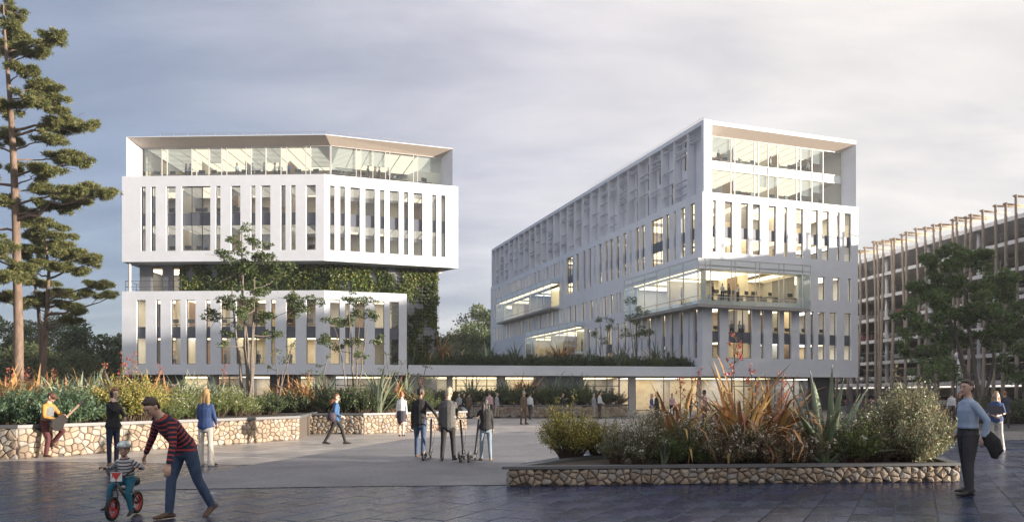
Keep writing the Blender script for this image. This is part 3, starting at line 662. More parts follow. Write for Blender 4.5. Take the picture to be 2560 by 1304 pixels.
mb = MB(); FK.bar(mb, K0, K1, 19.6, 20.05, -9, .3); mb.build('roof_canopy', M_SLAB, PK)
for z in [0] + levels:
    mb = MB(); FK.bar(mb, K0, K1, z, z + 2.64, -16.3, -16.01); mb.build('rear_parapet', M_BACK, PK)
mb = MB(); FK.bar(mb, K0 - .2, K0 - .01, 0, 19.55, -16.0, -.1); mb.build('end_wall', M_BACK, PK)
mb = MB(); FK.bar(mb, K0, K1, 17.66, 19.59, -9.0, -8.8); mb.build('top_deck_wall', M_SOFF, PK)
t = K0 + 2
while t < K1:
    for d in (1.0, 8.0):
        mb = MB(); mb.tube([FK.pt(t, 0, -d), FK.pt(t, 19.6, -d)], .24, 12); mb.build('column', M_SLAB, PK, True)
    t += 8.0
pr_ = random.Random(5)
pxs = [2149, 2162, 2184, 2191, 2207, 2229, 2235.5, 2255, 2266.5, 2290, 2313, 2334, 2352, 2381, 2392, 2413.5, 2427, 2457, 2487, 2515, 2540]
tp = [FK.t(x, 1.4) for x in pxs]
t = min(tp) - 1.6
while t > K0: tp.append(t); t -= pr_.choice([1.2, 1.9, 2.6])
t = max(tp) + 2
while t < 45: tp.append(t); t += pr_.choice([1.5, 2.5, 3])
for t in tp:
    pts = []; lean = pr_.uniform(-.9, .9); w1, w2 = pr_.uniform(-.25, .25), pr_.uniform(-.25, .25); zt = 21.3 + pr_.uniform(-.1, .5)
    for k in range(8):
        f = k / 7; pts.append(FK.pt(t + lean * (f - 1) + math.sin(f * 5 + w1 * 9) * w1 * (1 - f), zt * f, 1.4 + math.sin(f * 4 + w2 * 7) * w2 * .6))
    mb = MB(); mb.tube(pts, [.19 - .05 * k / 7 for k in range(8)], 7); mb.build('timber_pole', M_POLE, PK, True)
    top = pts[-1]; mb = MB(); mb.tube([top + FK.n * .3 - Vector((0, 0, .15)), top - FK.n * 3.6 + FK.u * pr_.uniform(-.4, .4) - Vector((0, 0, .15))], .11, 6); mb.build('timber_beam', M_BEAM, PK, True)
# ------------------------------------------------------------------ ground, plaza paving
M_GR = mat('park_ground', (0.075, 0.075, 0.078), 0.8, var=0.25, vscale=.3)
mb = MB(); mb.quad((-1500, -300, -.05), (1500, -300, -.05), (1500, 2500, -.05), (-1500, 2500, -.05)); o = mb.build('ground', M_GR); tag(o, kind='structure')
def paving_mat(name, col, rough, rot, bw, bh, mortar, var):
    """far paving: same slab grid as the modelled slabs, as colour and fine relief"""
    m = mat(name, col, rough, var=var, vscale=.5); t = m.node_tree; L = t.links; b = t.nodes['Principled BSDF']
    co = t.nodes.new('ShaderNodeTexCoord'); mp_ = t.nodes.new('ShaderNodeMapping'); mp_.inputs['Rotation'].default_value = (0, 0, rot)
    L.new(co.outputs['Object'], mp_.inputs[0])
    br = t.nodes.new('ShaderNodeTexBrick'); L.new(mp_.outputs[0], br.inputs['Vector'])
    br.inputs['Scale'].default_value = 1; br.inputs['Brick Width'].default_value = bw; br.inputs['Row Height'].default_value = bh
    br.inputs['Mortar Size'].default_value = mortar; br.inputs['Color1'].default_value = (.74, .74, .75, 1); br.inputs['Color2'].default_value = (1.18, 1.18, 1.17, 1); br.inputs['Mortar'].default_value = (.35, .35, .35, 1)
    mm = t.nodes.new('ShaderNodeMixRGB'); mm.blend_type = 'MULTIPLY'; mm.inputs[0].default_value = 1
    s = b.inputs['Base Color'].links[0].from_socket; L.new(s, mm.inputs[1]); L.new(br.outputs['Color'], mm.inputs[2]); L.new(mm.outputs[0], b.inputs['Base Color'])
    return m
TD = V2(.4767, .8791); TE = V2(.8791, -.4767); TW, TL = .514, .86
ROT = -math.atan2(TD.y, TD.x)
M_PAVE = paving_mat('far_slab_paving', (0.09, 0.09, 0.10), .42, ROT, TL, TW, .006, .18)
PLZ = MB(); PLZ.quad((-70, -12, -.012), (80, -12, -.012), (80, 150, -.012), (-70, 150, -.012)); plaza = PLZ.build('plaza', M_PAVE); tag(plaza, kind='structure')
M_TILE = mat('slate_slab', (0.024, 0.036, 0.082), .27, rvar=.09, var=.28, vscale=1.6, bump=.05, bscale=40, spec=.42, island=.22)
tr = random.Random(3); cand = []
for i in range(-60, 90):
    off = (i * .37 % 1) * TL
    for j in range(-10, 70):
        c = TE * (i * TW) + TD * (j * TL + off)
        if c.y < 8.8 or c.y > 27 or abs(c.x) > c.y * .70 + .8: continue
        cand.append(c)
tm = {}
def slab_mesh(k):
    if k not in tm:
        mb = MB(); a, b = TL / 2 - .006, TW / 2 - .006; r = random.Random(k); tl = [r.uniform(-.002, .002) for _ in range(4)]
        bv = .006; c1 = [(-a, -b), (a, -b), (a, b), (-a, b)]; c2 = [(-a + bv, -b + bv), (a - bv, -b + bv), (a - bv, b - bv), (-a + bv, b - bv)]
        top = [(p[0], p[1], .004 + tl[i]) for i, p in enumerate(c2)]; mid = [(p[0], p[1], -.001 + tl[i]) for i, p in enumerate(c1)]; low = [(p[0], p[1], -.03) for p in c1]
        mb.poly(top)
        for i in range(4):
            j = (i + 1) % 4; mb.quad(mid[i], mid[j], top[j], top[i]); mb.quad(low[i], low[j], mid[j], mid[i])
        tm[k] = mb
    return tm[k]
cand.sort(key=lambda c: c.y)
ang = math.atan2(TD.y, TD.x); sm = [slab_mesh(k).mesh('paving_slab', M_TILE) for k in range(8)]
for c in cand[:300]:
    o = link('paving_slab', tr.choice(sm), plaza, (c.x, c.y, .0), ang + (math.pi if tr.random() < .5 else 0))
big = MB(); ca, sa = math.cos(ang), math.sin(ang)
for c in cand[300:]:
    s_ = slab_mesh(tr.randrange(8)); k = len(big.v)
    big.v += [(c.x + x * ca - y * sa, c.y + x * sa + y * ca, z) for x, y, z in s_.v]; big.f += [tuple(k + i for i in f) for f in s_.f]; big.m += [0] * len(s_.f)
o = big.build('paving_slabs', M_TILE, plaza); o['kind'] = 'stuff'
# pale exposed-aggregate path crossing the plaza
M_AGG = mat('exposed_aggregate', (0.19, 0.19, 0.205), .62, var=.35, vscale=22, bump=.5, bscale=60)
mb = MB(); pts = [G(262, 1226), G(800, 1217), G(1290, 1212), G(1300, 1160), G(1480, 1128), G(1560, 1085), G(1300, 1078), G(1010, 1098), G(640, 1160)]
mb.poly([(p.x, p.y, .012) for p in pts]); o = mb.build('path', M_AGG); tag(o, kind='structure')
M_SUNLITP = paving_mat('sunlit_slab_paving', (0.42, 0.39, 0.37), .38, ROT, TL, TW, .016, .16)  # pale colour paints the sunlit band of the plaza into its slabs
mb = MB(); pts = [G(-900, 1205), G(40, 1152), G(640, 1162), G(1010, 1100), G(1300, 1080), G(1600, 1079), G(1800, 1050), G(1500, 1046), G(900, 1046), G(-300, 1060)]
mb.poly([(p.x, p.y, .008) for p in pts]); o = mb.build('sunlit_pavement', M_SUNLITP); tag(o, kind='structure')
stain(M_AGG, .5, .7, 1.25); stain(M_SUNLITP, .4, .68, 1.2); stain(M_PAVE, .3, .7, 1.3); stain(M_TILE, .45, .7, 1.4)
# ------------------------------------------------------------------ stone planters
M_STONE = [mat('gabion_stone_%s' % n, c, .8, var=.22, vscale=7, bump=.7, bscale=28) for n, c in (('tan', (.30, .235, .175)), ('sand', (.36, .295, .225)), ('brown', (.24, .185, .14)), ('grey', (.29, .265, .235)))]
M_JOINT = mat('gabion_core', (.085, .07, .058), .9)
M_COPE = mat('coping_metal', (.13, .133, .14), .5, metal=.2)
def voronoi(W, Ht, cw, ch, r):
    nx, nz = max(1, round(W / cw)), max(1, round(Ht / ch)); pts = []
    for i in range(-1, nx + 1):
        for j in range(-1, nz + 1): pts.append(((i + .5 + r.uniform(-.46, .46)) * W / nx, (j + .5 + r.uniform(-.46, .46)) * Ht / nz, 0 <= i < nx and 0 <= j < nz))
    cells = []
    for k, (x, z, inside) in enumerate(pts):
        if not inside: continue
        poly = [(0, 0), (W, 0), (W, Ht), (0, Ht)]
        near = sorted((p for q, p in enumerate(pts) if q != k and abs(p[0] - x) < 3 * cw), key=lambda p: (p[0] - x) ** 2 + (p[1] - z) ** 2)[:16]
        for p in near:
            mx_, mz_, nx_, nz_ = (x + p[0]) / 2, (z + p[1]) / 2, p[0] - x, p[1] - z; out_ = []
            for i in range(len(poly)):
                a, b = poly[i - 1], poly[i]; da = (a[0] - mx_) * nx_ + (a[1] - mz_) * nz_; db = (b[0] - mx_) * nx_ + (b[1] - mz_) * nz_
                if (da < 0) != (db < 0): f = da / (da - db); out_.append((a[0] + (b[0] - a[0]) * f, a[1] + (b[1] - a[1]) * f))
                if db < 0: out_.append(b)
            poly = out_
            if len(poly) < 3: break
        if len(poly) >= 3: cells.append(poly)
    return cells
def stone_face(fc, W, z0, Ht, cw, ch, seed, parent, budget, joint=.004):
    r = random.Random(seed); stuff = MB()
    for poly in voronoi(W, Ht, cw, ch, r):
        cx_ = sum(p[0] for p in poly) / len(poly); cz_ = sum(p[1] for p in poly) / len(poly); size = max(abs(p[0] - cx_) for p in poly) + .02
        def sc_(p, k, o):
            f = max(.2, 1 - k / max(.04, math.hypot(p[0] - cx_, p[1] - cz_))); return fc.pt(cx_ + (p[0] - cx_) * f, z0 + cz_ + (p[1] - cz_) * f, o)
        d = r.uniform(.0, .03)
        keep = [p for i, p in enumerate(poly) if math.hypot(p[0] - poly[i - 1][0], p[1] - poly[i - 1][1]) > .015]
        if len(keep) < 3: continue
        own = budget[0] > 0; mb = MB() if own else stuff
        R0 = [sc_(p, joint, -.05) for p in keep]; R1 = [sc_(p, joint + .004, .0 + d) for p in keep]; R2 = [sc_(p, joint + .03, .022 + d) for p in keep]
        cen = fc.pt(cx_ + r.uniform(-.02, .02), z0 + cz_, .034 + d); n = len(keep); mi = r.randrange(4)
        for i in range(n):
            j = (i + 1) % n; mb.quad(R0[i], R0[j], R1[j], R1[i], mi); mb.quad(R1[i], R1[j], R2[j], R2[i], mi); mb.poly([R2[i], R2[j], cen], mi)
        if own:
            o = mb.build('stone', M_STONE, parent); budget[0] -= 1
    if stuff.f: o = stuff.build('small_stones', M_STONE, parent); o['kind'] = 'stuff'
def planter(pts, hgt, faces, label, cw=.195, ch=.145, budget=300, soil=.06, group='stone planters on the plaza'):
    pts = [Vector((p[0], p[1], 0)) for p in pts]; n = len(pts)
    root = empty('stone_planter', label=label, cat='planter', group=group); bud = [budget]
    mb = MB(); mb.prism(inset(pts, .02), 0, hgt - (.09 if hgt > .5 else .055)); mb.build('wall_core', M_JOINT, root)
    rim, rin = pts, inset(pts, .16); ro = inset(pts, -.045); mb = MB()
    for i in range(n):
        j = (i + 1) % n; z0, z1 = hgt - (.085 if hgt > .5 else .05), hgt
        a, b, c, d = ro[i], ro[j], rin[j], rin[i]
        mb.quad(at(a, z1), at(b, z1), at(c, z1), at(d, z1)); mb.quad(at(a, z0), at(b, z0), at(b, z1), at(a, z1)); mb.quad(at(c, z0 - .05), at(d, z0 - .05), at(d, z1), at(c, z1)); mb.quad(at(b, z0), at(a, z0), at(d, z0), at(c, z0))
    mb.build('coping', M_COPE, root)
    mb = MB(); mb.poly([at(p, hgt - soil) for p in inset(pts, .15)]); mb.build('soil', M_SOIL, root)
    for k, i in enumerate(faces):
        a, b = pts[i], pts[(i + 1) % n]; fc = Facade(a, b - a, (0, -1, 0)); fc.n = Vector((fc.u.y, -fc.u.x, 0))
        stone_face(fc, (b - a).length, 0, hgt - (.09 if hgt > .5 else .055), cw, ch, 11 * i + n + int(hgt * 100), root, bud)
    return root
planter([(-16.5, 18.75), (-12.58, 18.96), (-7.77, 27.2), (-9.5, 38), (-34, 44), (-30, 19.5)], .87, (1, 0), 'long waist-high stone planter at left with guitarist sitting on its edge', budget=290)
planter([(-12.5, 31.3), (-6.16, 30.85), (-2.16, 35.4), (-3.0, 46), (-12, 50)], .87, (1, 0), 'middle stone planter behind the three scooter riders', budget=290)
planter([(-6, 53.4), (5.25, 53.4), (8.7, 56), (8.5, 64), (-6, 64)], .9, (0, 1), 'far stone planter in front of the podium doors', cw=.3, ch=.24, budget=0)
planter([(-.09, 13.36), (8.42, 14.07), (8.75, 15.2), (5.6, 17.2), (1.55, 15.7)], .36, (0, 1, 4), 'low stone planter in right foreground with bronze flax and agave', cw=.165, ch=.105, budget=290, soil=.07)
# ------------------------------------------------------------------ shade block added out of frame on the right, past the gap that lets the low sun onto the plaza
SHB = empty('shade_block', label='plain pale block added beyond the right edge of the view to shade the foreground', cat='building')
mb = MB(); mb.box(60, 76, -75, -2.0, 0, 21); mb.build('wall', M_WALL, SHB); mb = MB(); mb.box(59.8, 76.2, -75.2, -1.8, 21.0, 21.4); mb.build('roof', M_ROOF, SHB)
for k in range(10):
    for z in (2, 6.5, 11, 15.5):
        mb = MB(); mb.box(59.9, 59.97, -73 + k * 7, -69 + k * 7, z, z + 2.4); mb.build('window', M_SPAND, SHB)
# ------------------------------------------------------------------ plants
def unit(v): return v / np.maximum(np.linalg.norm(v, axis=-1, keepdims=True), 1e-9)
def leaf_geo(c, d, nrm, ln, wd, bend=.0):
    """diamond leaves: base, two shoulders, tip (one quad each)"""
    d = unit(d); s = unit(np.cross(d, nrm)); ln = np.asarray(ln)[:, None]; wd = np.asarray(wd)[:, None]
    up = unit(np.cross(s, d))
    v = np.stack([c, c + d * ln * .45 + s * wd * .5 + up * ln * .06, c + d * ln - up * ln * bend, c + d * ln * .45 - s * wd * .5 + up * ln * .06], 1).reshape(-1, 3)
    q = np.arange(len(c) * 4).reshape(-1, 4); return v, q
class Geo:
    def __init__(s): s.v = []; s.q = []; s.m = []; s.n = 0
    def add(s, v, q, mi=0):
        s.v.append(np.asarray(v, float)); s.q.append(np.asarray(q) + s.n); s.m.append(np.full(len(q), mi) if np.isscalar(mi) else mi); s.n += len(v)
    def tube(s, pts, rad, n=6, mi=0):
        pts = np.asarray(pts, float); rad = np.asarray(rad, float)
        t = unit(np.gradient(pts, axis=0)); ref = np.array([.31, .21, .93]) if abs(t[0][2]) < .9 else np.array([1., .1, 0])
        a = unit(np.cross(t, ref)); b = np.cross(t, a); th = np.linspace(0, 2 * np.pi, n, endpoint=False)
        v = (pts[:, None] + rad[:, None, None] * (a[:, None] * np.cos(th)[None, :, None] + b[:, None] * np.sin(th)[None, :, None])).reshape(-1, 3)
        q = []
        for i in range(len(pts) - 1):
            for j in range(n): k = (j + 1) % n; q.append((i * n + j, i * n + k, (i + 1) * n + k, (i + 1) * n + j))
        s.add(v, np.array(q), mi)
    def mesh(s, name, mats, smooth=False): return np_mesh(name, np.concatenate(s.v), np.concatenate(s.q), mats, np.concatenate(s.m), smooth)
def leaf_mat(name, c, isl=.35, rough=.5, tr=.35): return mat(name, c, rough, island=isl, trans=tr, spec=.35)
ML_PINE = leaf_mat('pine_needles', (.20, .205, .075), .4); ML_PINE2 = leaf_mat('pine_needles_dark', (.10, .125, .05), .35)
ML_TREE = leaf_mat('tree_leaf', (.12, .165, .075), .4); ML_TREE2 = leaf_mat('tree_leaf_olive', (.17, .19, .09), .4)
ML_MULTI = leaf_mat('slender_tree_leaf', (.105, .15, .065), .45); ML_MAPLE = leaf_mat('maple_leaf', (.17, .25, .095), .45)
ML_IVY = leaf_mat('ivy_leaf', (.13, .165, .04), .55); ML_IVY2 = leaf_mat('ivy_leaf_dark', (.055, .085, .028), .5)
M_BARK = mat('pine_bark', (.15, .105, .08), .9, var=.4, vscale=5, bump=.9, bscale=18, stretch=(1, 1, .35)); M_BARK2 = mat('grey_bark', (.16, .135, .115), .85, var=.35, vscale=6, bump=.6, bscale=25)
def blob_leaves(g, rg, c, r, n, ln, wd, mi, flat=.35, shell=.55, droop=.1, updir=.35):
    """leaves in an ellipsoid clump, denser towards its skin, facing out and up"""
    u = unit(rg.normal(size=(n, 3))); k = (shell + (1 - shell) * rg.random(n)) ** .6 * rg.uniform(.55, 1.08, n)
    p = c + u * k[:, None] * np.asarray(r)
    d = unit(u + rg.normal(size=(n, 3)) * .7 + np.array([0, 0, updir])); nr = unit(rg.normal(size=(n, 3)) * flat + np.array([0, 0, 1]))
    v, q = leaf_geo(p, d, nr, ln * rg.uniform(.6, 1.3, n), wd * rg.uniform(.7, 1.3, n), droop); g.add(v, q, mi)
def skeleton(g, rg, base, stems, clumps, r0, mi, rmin=.012, sides=7, wig=.06):
    """stems rise from the base; each clump is reached by a curved limb from the nearest lower point of the wood"""
    nodes = []
    def limb(a, b, ra, rb, n=6, sag=0.0):
        a, b = np.asarray(a, float), np.asarray(b, float); L = np.linalg.norm(b - a); f = np.linspace(0, 1, n)[:, None]
        bow = np.array([0, 0, 1.0]) * sag * L; wv_ = rg.normal(size=3) * wig * L
        pts = a + (b - a) * f + (bow + wv_) * (f * (1 - f)) * 1.6 + rg.normal(size=(n, 3)) * .006 * L * (f * (1 - f) * 4)
        rad = ra + (rb - ra) * f[:, 0]; g.tube(pts, rad, sides, mi)
        for p, r in zip(pts, rad): nodes.append((p, r))
    for (a, b, ra, rb) in stems: limb(a, b, ra, rb, 9)
    for c, r in sorted(clumps, key=lambda q: q[0][2]):
        c = np.asarray(c, float); best = None
        for p, rr in nodes:
            dz = c[2] - p[2]; dist = np.linalg.norm(c - p) + (3.0 if dz < .15 * np.hypot(*(c - p)[:2]) - .3 else 0) - 1.2 * rr
            if best is None or dist < best[0]: best = (dist, p, rr)
        _, p, rr = best; tgt = c - np.array([0, 0, r[2] * .3]); limb(p, tgt, max(rmin, min(rr * .75, .05 + .012 * np.linalg.norm(c - p))), rmin, 7, -.08)
        for _ in range(3): e = tgt + rg.normal(size=3) * np.asarray(r) * .6; limb(tgt, e, rmin, rmin * .5, 3)
def px_clumps(lst, Y, rg, depth, kz=1.0):
    out_ = []
    for (x, y, rx, ry) in lst:
        yy = Y + rg.uniform(-depth, depth); p = P(x, y, yy); s = Y / F; out_.append((np.array(p), np.array([rx * s, rx * s * .9, ry * s * kz])))
    return out_
def plant_root(name, loc, label, cat, group=None): return empty(name, loc, 0, label, cat, group)
def tree_thing(name, label, g_wood, g_leaf, wood_m, leaf_m, group=None, loc=(0, 0, 0)):
    o = plant_root(name, loc, label, 'tree', group)
    sh = Vector(loc)
    t = link('trunk', g_wood.mesh('trunk', wood_m, True), o); t.location = -sh
    c = link('crown', g_leaf.mesh('crown', leaf_m), o); c.location = -sh
    return o

# --- two pines on the left
rg = np.random.default_rng(4)
pads1 = [(22, 28, 34, 16), (28, 60, 26, 20), (48, 92, 30, 16), (135, 92, 30, 18), (118, 112, 25, 14), (85, 128, 38, 17), (30, 125, 34, 17), (52, 170, 34, 14), (105, 225, 52, 24), (90, 252, 46, 22), (130, 245, 34, 20), (12, 275, 30, 20), (150, 305, 62, 20), (205, 312, 38, 18), (238, 310, 10, 8), (130, 345, 36, 14), (28, 350, 52, 20), (155, 392, 52, 14), (100, 425, 52, 20), (190, 408, 34, 16), (35, 420, 30, 14), (135, 475, 52, 18), (210, 482, 55, 18), (262, 485, 22, 11), (120, 512, 44, 16), (175, 505, 40, 12), (20, 500, 28, 16), (62, 545, 42, 22), (8, 620, 26, 30), (20, 690, 34, 20), (60, 672, 34, 20), (10, 745, 26, 22),
         (-60, 120, 50, 22), (-90, 240, 60, 24), (-110, 340, 70, 24), (-100, 440, 66, 22), (-120, 540, 70, 24), (-80, 640, 60, 22), (-40, 60, 40, 20)]
Y1 = 44.0; gw, gl = Geo(), Geo(); cl = px_clumps(pads1, Y1, rg, 1.6)
top = np.array(P(8, 10, Y1)); bot = np.array([P(46, 1000, Y1).x, Y1, -.05])
stem = [bot, P(46, 800, Y1), P(40, 560, Y1), P(34, 400, Y1), P(26, 260, Y1), P(14, 120, Y1), top]; stem = np.array([list(p) for p in stem])
f = np.linspace(0, 1, 25); k = f * 6; ii = np.minimum(k.astype(int), 5); tt = (k - ii)[:, None]; pts = stem[ii] * (1 - tt) + stem[ii + 1] * tt
gw.tube(pts, np.interp(f, [0, .2, .6, 1], [.30, .235, .16, .03]), 12)
def pine_branches(gw, cl, pts, rad=.05):
    for c, r in cl:
        zz_ = c[2] - abs(c[0] - np.interp(c[2], pts[:, 2], pts[:, 0])) * .16 - .3
        zz_ = max(zz_, pts[0, 2]); a = np.array([np.interp(zz_, pts[:, 2], pts[:, i]) for i in range(2)] + [zz_]); b = c - np.array([0, 0, r[2] * .35])
        L = np.linalg.norm(b - a); ff = np.linspace(0, 1, 8)[:, None]
        p = a + (b - a) * ff + np.array([0, 0, 1]) * L * .10 * np.sin(ff * np.pi) * rg.uniform(-.4, 1) + rg.normal(size=(8, 3)) * .02 * L * (ff * (1 - ff) * 4)
        gw.tube(p, np.linspace(min(.11, .02 + .016 * L), .014, 8), 6)
        for _ in range(5):
            s0 = p[rg.integers(4, 8)]; e = c + rg.normal(size=3) * r * .55; gw.tube(np.linspace(s0, e, 4), np.linspace(.022, .008, 4), 4)
def pine_foliage(gl, cl, dens=1.0):
    subs = []
    for c, r in cl:
        for _ in range(13): u = unit(rg.normal(size=3)); subs.append((c + u * r * rg.uniform(.2, 1.15) * np.array([1.12, 1.12, .9]), r * rg.uniform(.18, .36) * np.array([1.1, 1.1, .8])))
    for c, r in subs:
        n = 3 + int(34 * dens * (r[0] / .3) ** 1.5)                       # tufts on the shoots of this pad
        u = unit(rg.normal(size=(n, 3))); tc_ = c + u * r * (rg.random(n) ** .4)[:, None] * np.array([1.08, 1.08, .95])
        tc_[:, 2] += .12 * r[2] * np.sin(tc_[:, 0] * 5 + tc_[:, 1] * 3)
        m = 13
        cc = np.repeat(tc_, m, 0); d = unit(rg.normal(size=(n * m, 3)) + np.array([0, 0, .55]) + np.repeat(u, m, 0) * .5); cc = cc + d * .02
        v, q = leaf_geo(cc, d, unit(rg.normal(size=(n * m, 3))), rg.uniform(.13, .27, n * m), rg.uniform(.022, .042, n * m))
        gl.add(v, q, np.repeat((rg.random(n) < .35).astype(int), m))
pine_branches(gw, cl, pts); pine_foliage(gl, cl)
tree_thing('pine_tree', 'tall straight pine with layered branches at the left edge', gw, gl, M_BARK, [ML_PINE, ML_PINE2], 'pines', tuple(bot))
pads2 = [(112, 568, 44, 16), (95, 590, 40, 18), (140, 592, 40, 18), (110, 620, 54, 20), (150, 632, 46, 20), (200, 640, 42, 18), (230, 655, 20, 12), (70, 640, 30, 22), (60, 675, 30, 16), (130, 665, 46, 16), (175, 672, 42, 14), (90, 705, 38, 14), (140, 735, 44, 14), (165, 760, 36, 12), (200, 778, 26, 12), (245, 715, 30, 12), (278, 738, 22, 11), (225, 735, 26, 9), (180, 800, 26, 10), (60, 760, 30, 14), (100, 755, 34, 12)]
Y2 = 50.0; gw, gl = Geo(), Geo(); cl = px_clumps(pads2, Y2, rg, 1.8)
bot = np.array([P(108, 1000, Y2).x, Y2, -.05]); st1 = np.array([list(bot), list(P(110, 880, Y2)), list(P(118, 770, Y2)), list(P(122, 680, Y2)), list(P(112, 575, Y2))]); st2 = np.array([list(bot + [-.35, .2, 0]), list(P(104, 880, Y2 + .3)), list(P(96, 770, Y2 + .4)), list(P(86, 700, Y2 + .5)), list(P(76, 640, Y2 + .6))])
gw.tube(st1, [.20, .17, .14, .10, .03], 9); gw.tube(st2, [.17, .14, .11, .07, .02], 9)
pine_branches(gw, cl, st1); pine_foliage(gl, cl)
tree_thing('pine_tree', 'shorter forked pine with reddish twin stems near the left block', gw, gl, M_BARK, [ML_PINE, ML_PINE2], 'pines', tuple(bot))

# --- slender multi-stem trees
def slender(name, label, base_px, Y, z0, cl_px, nst, r0, leaves, seed, depth=1.0, lsz=.11, lm=None, group='slender multi-stem trees', hgt=.45):
    global rg
    rg = np.random.default_rng(seed); cl = px_clumps(cl_px, Y, rg, depth)
    b = np.array([(base_px - CX) / F * Y, Y, z0]); gw, gl = Geo(), Geo(); stems = []
    hi = sorted(cl, key=lambda q: -q[0][2])
    for k in range(nst):
        c = hi[k * max(1, len(hi) // nst // 2) % len(hi)][0]; e = b + (c - b) * np.array([.75, .75, .8]) if k else c
        stems.append((b + rg.normal(size=3) * np.array([.12, .12, 0]), e, r0 * rg.uniform(.75, 1), .02))
    skeleton(gw, rg, b, stems, cl, r0, 0)
    for c, r in cl:
        n = int(leaves * (r[0] * r[2]) / .06)
        nsub = 7
        for _ in range(nsub):                                            # leaf sprays inside the clump leave gaps between them
            sc_ = c + rg.normal(size=3) * r * .55; blob_leaves(gl, rg, sc_, r * .42, max(5, n // nsub), lsz, lsz * .55, (rg.random(max(5, n // nsub)) < .25).astype(int), .6)
    return tree_thing(name, label, gw, gl, M_BARK2, lm or [ML_MULTI, ML_TREE2], group, tuple(b))
ct1 = [(605, 570, 18, 8), (590, 602, 20, 10), (640, 604, 28, 12), (565, 640, 38, 18), (655, 640, 32, 18), (605, 672, 48, 20), (690, 690, 42, 22), (560, 752, 26, 18), (540, 790, 24, 15), (600, 785, 30, 14), (575, 825, 22, 13), (640, 735, 38, 16), (668, 790, 26, 20), (682, 832, 22, 15), (745, 760, 36, 22), (725, 745, 22, 14), (558, 862, 13, 6), (640, 640, 20, 12), (615, 760, 24, 14)]
slender('multi_stem_tree', 'tall multi-stem tree with sparse crown in front of the left block', 625, 32.0, .8, ct1, 5, .085, 230, 1)
ct2 = [(868, 748, 22, 10), (902, 758, 26, 14), (925, 788, 22, 13), (830, 798, 22, 11), (862, 806, 26, 15), (884, 850, 22, 15), (815, 850, 22, 15), (902, 888, 16, 9), (940, 850, 18, 10), (845, 870, 16, 10), (885, 780, 20, 12)]
slender('multi_stem_tree', 'smaller multi-stem tree in front of the chamfered corner of the left block', 888, 38.0, .8, ct2, 5, .06, 230, 2)
ct3 = [(690, 880, 14, 8), (712, 900, 14, 8), (672, 915, 10, 6), (730, 860, 12, 8)]
slender('sapling', 'thin bare-looking sapling right of the tall multi-stem tree', 690, 33.5, .8, ct3, 3, .035, 35, 3, .5)
ct4 = [(965, 880, 13, 7), (1005, 905, 14, 7), (985, 930, 10, 6), (950, 925, 9, 6), (1020, 935, 9, 5)]
slender('sapling', 'thin sapling with few leaves beside the right end of the left block', 975, 40.0, .8, ct4, 3, .03, 35, 4, .5)
ct5 = [(800, 915, 12, 6), (820, 890, 10, 6), (780, 930, 10, 6), (1065, 915, 12, 6), (1040, 935, 9, 5)]
slender('sapling', 'wispy sapling left of the smaller multi-stem tree', 800, 36.0, .8, ct5[:3], 3, .03, 35, 5, .5)
slender('sapling', 'wispy sapling in front of the podium edge', 1060, 42.0, .8, ct5[3:], 3, .03, 35, 6, .4)
ct6 = [(1575, 752, 16, 10), (1592, 785, 22, 15), (1600, 828, 25, 15), (1562, 835, 13, 10), (1628, 828, 10, 8), (1580, 800, 16, 10)]
slender('multi_stem_tree', 'multi-stem tree on the podium roof beside the glazed corner bay', 1592, 79.5, 4.15, ct6, 4, .07, 60, 7, .8, .17)
ct7 = [(1500, 800, 16, 8), (1520, 820, 14, 8), (1490, 835, 14, 8), (1530, 800, 10, 7), (1508, 850, 12, 7)]
slender('multi_stem_tree', 'fainter multi-stem tree on the podium roof near the low bay', 1508, 81.5, 4.15, ct7, 4, .06, 50, 8, .8, .17)
# --- leafy trees on the right, before the car park
mp1 = [(2330, 665, 38, 26), (2390, 650, 42, 28), (2450, 655, 45, 28), (2300, 720, 34, 24), (2360, 715, 48, 32), (2430, 715, 52, 34), (2490, 690, 38, 30), (2520, 740, 32, 26), (2290, 775, 34, 24), (2345, 780, 46, 32), (2410, 780, 50, 34), (2475, 770, 44, 32), (2275, 830, 28, 20), (2325, 835, 40, 26), (2385, 840, 44, 28), (2450, 830, 40, 26), (2500, 815, 36, 26), (2300, 885, 30, 20), (2350, 890, 36, 22), (2265, 870, 18, 13), (2545, 790, 26, 22), (2540, 850, 30, 22), (2400, 640, 30, 16)]
slender('leafy_tree', 'large leafy tree with forked pale trunk in front of the car park', 2445, 47.0, 0, mp1, 4, .19, 120, 9, 2.2, .21, [ML_MAPLE, ML_TREE], 'leafy trees before the car park')
mp2 = [(2345, 905, 28, 16), (2320, 925, 26, 15), (2370, 925, 26, 15), (2345, 945, 30, 14), (2300, 905, 18, 10), (2392, 940, 14, 9)]
slender('leafy_tree', 'small leafy tree on a single dark stem left of the forked tree', 2346, 44.0, 0, mp2, 1, .09, 170, 10, .8, .16, [ML_MAPLE, ML_TREE], 'leafy trees before the car park')
mp3 = [(2535, 880, 34, 24), (2560, 830, 40, 26), (2520, 925, 26, 16), (2565, 940, 34, 22), (2590, 880, 40, 26)]
slender('leafy_tree', 'dark leafy tree cut off by the right edge', 2562, 46.0, 0, mp3, 2, .11, 130, 11, 1.2, .18, [ML_MAPLE, ML_TREE], 'leafy trees before the car park')

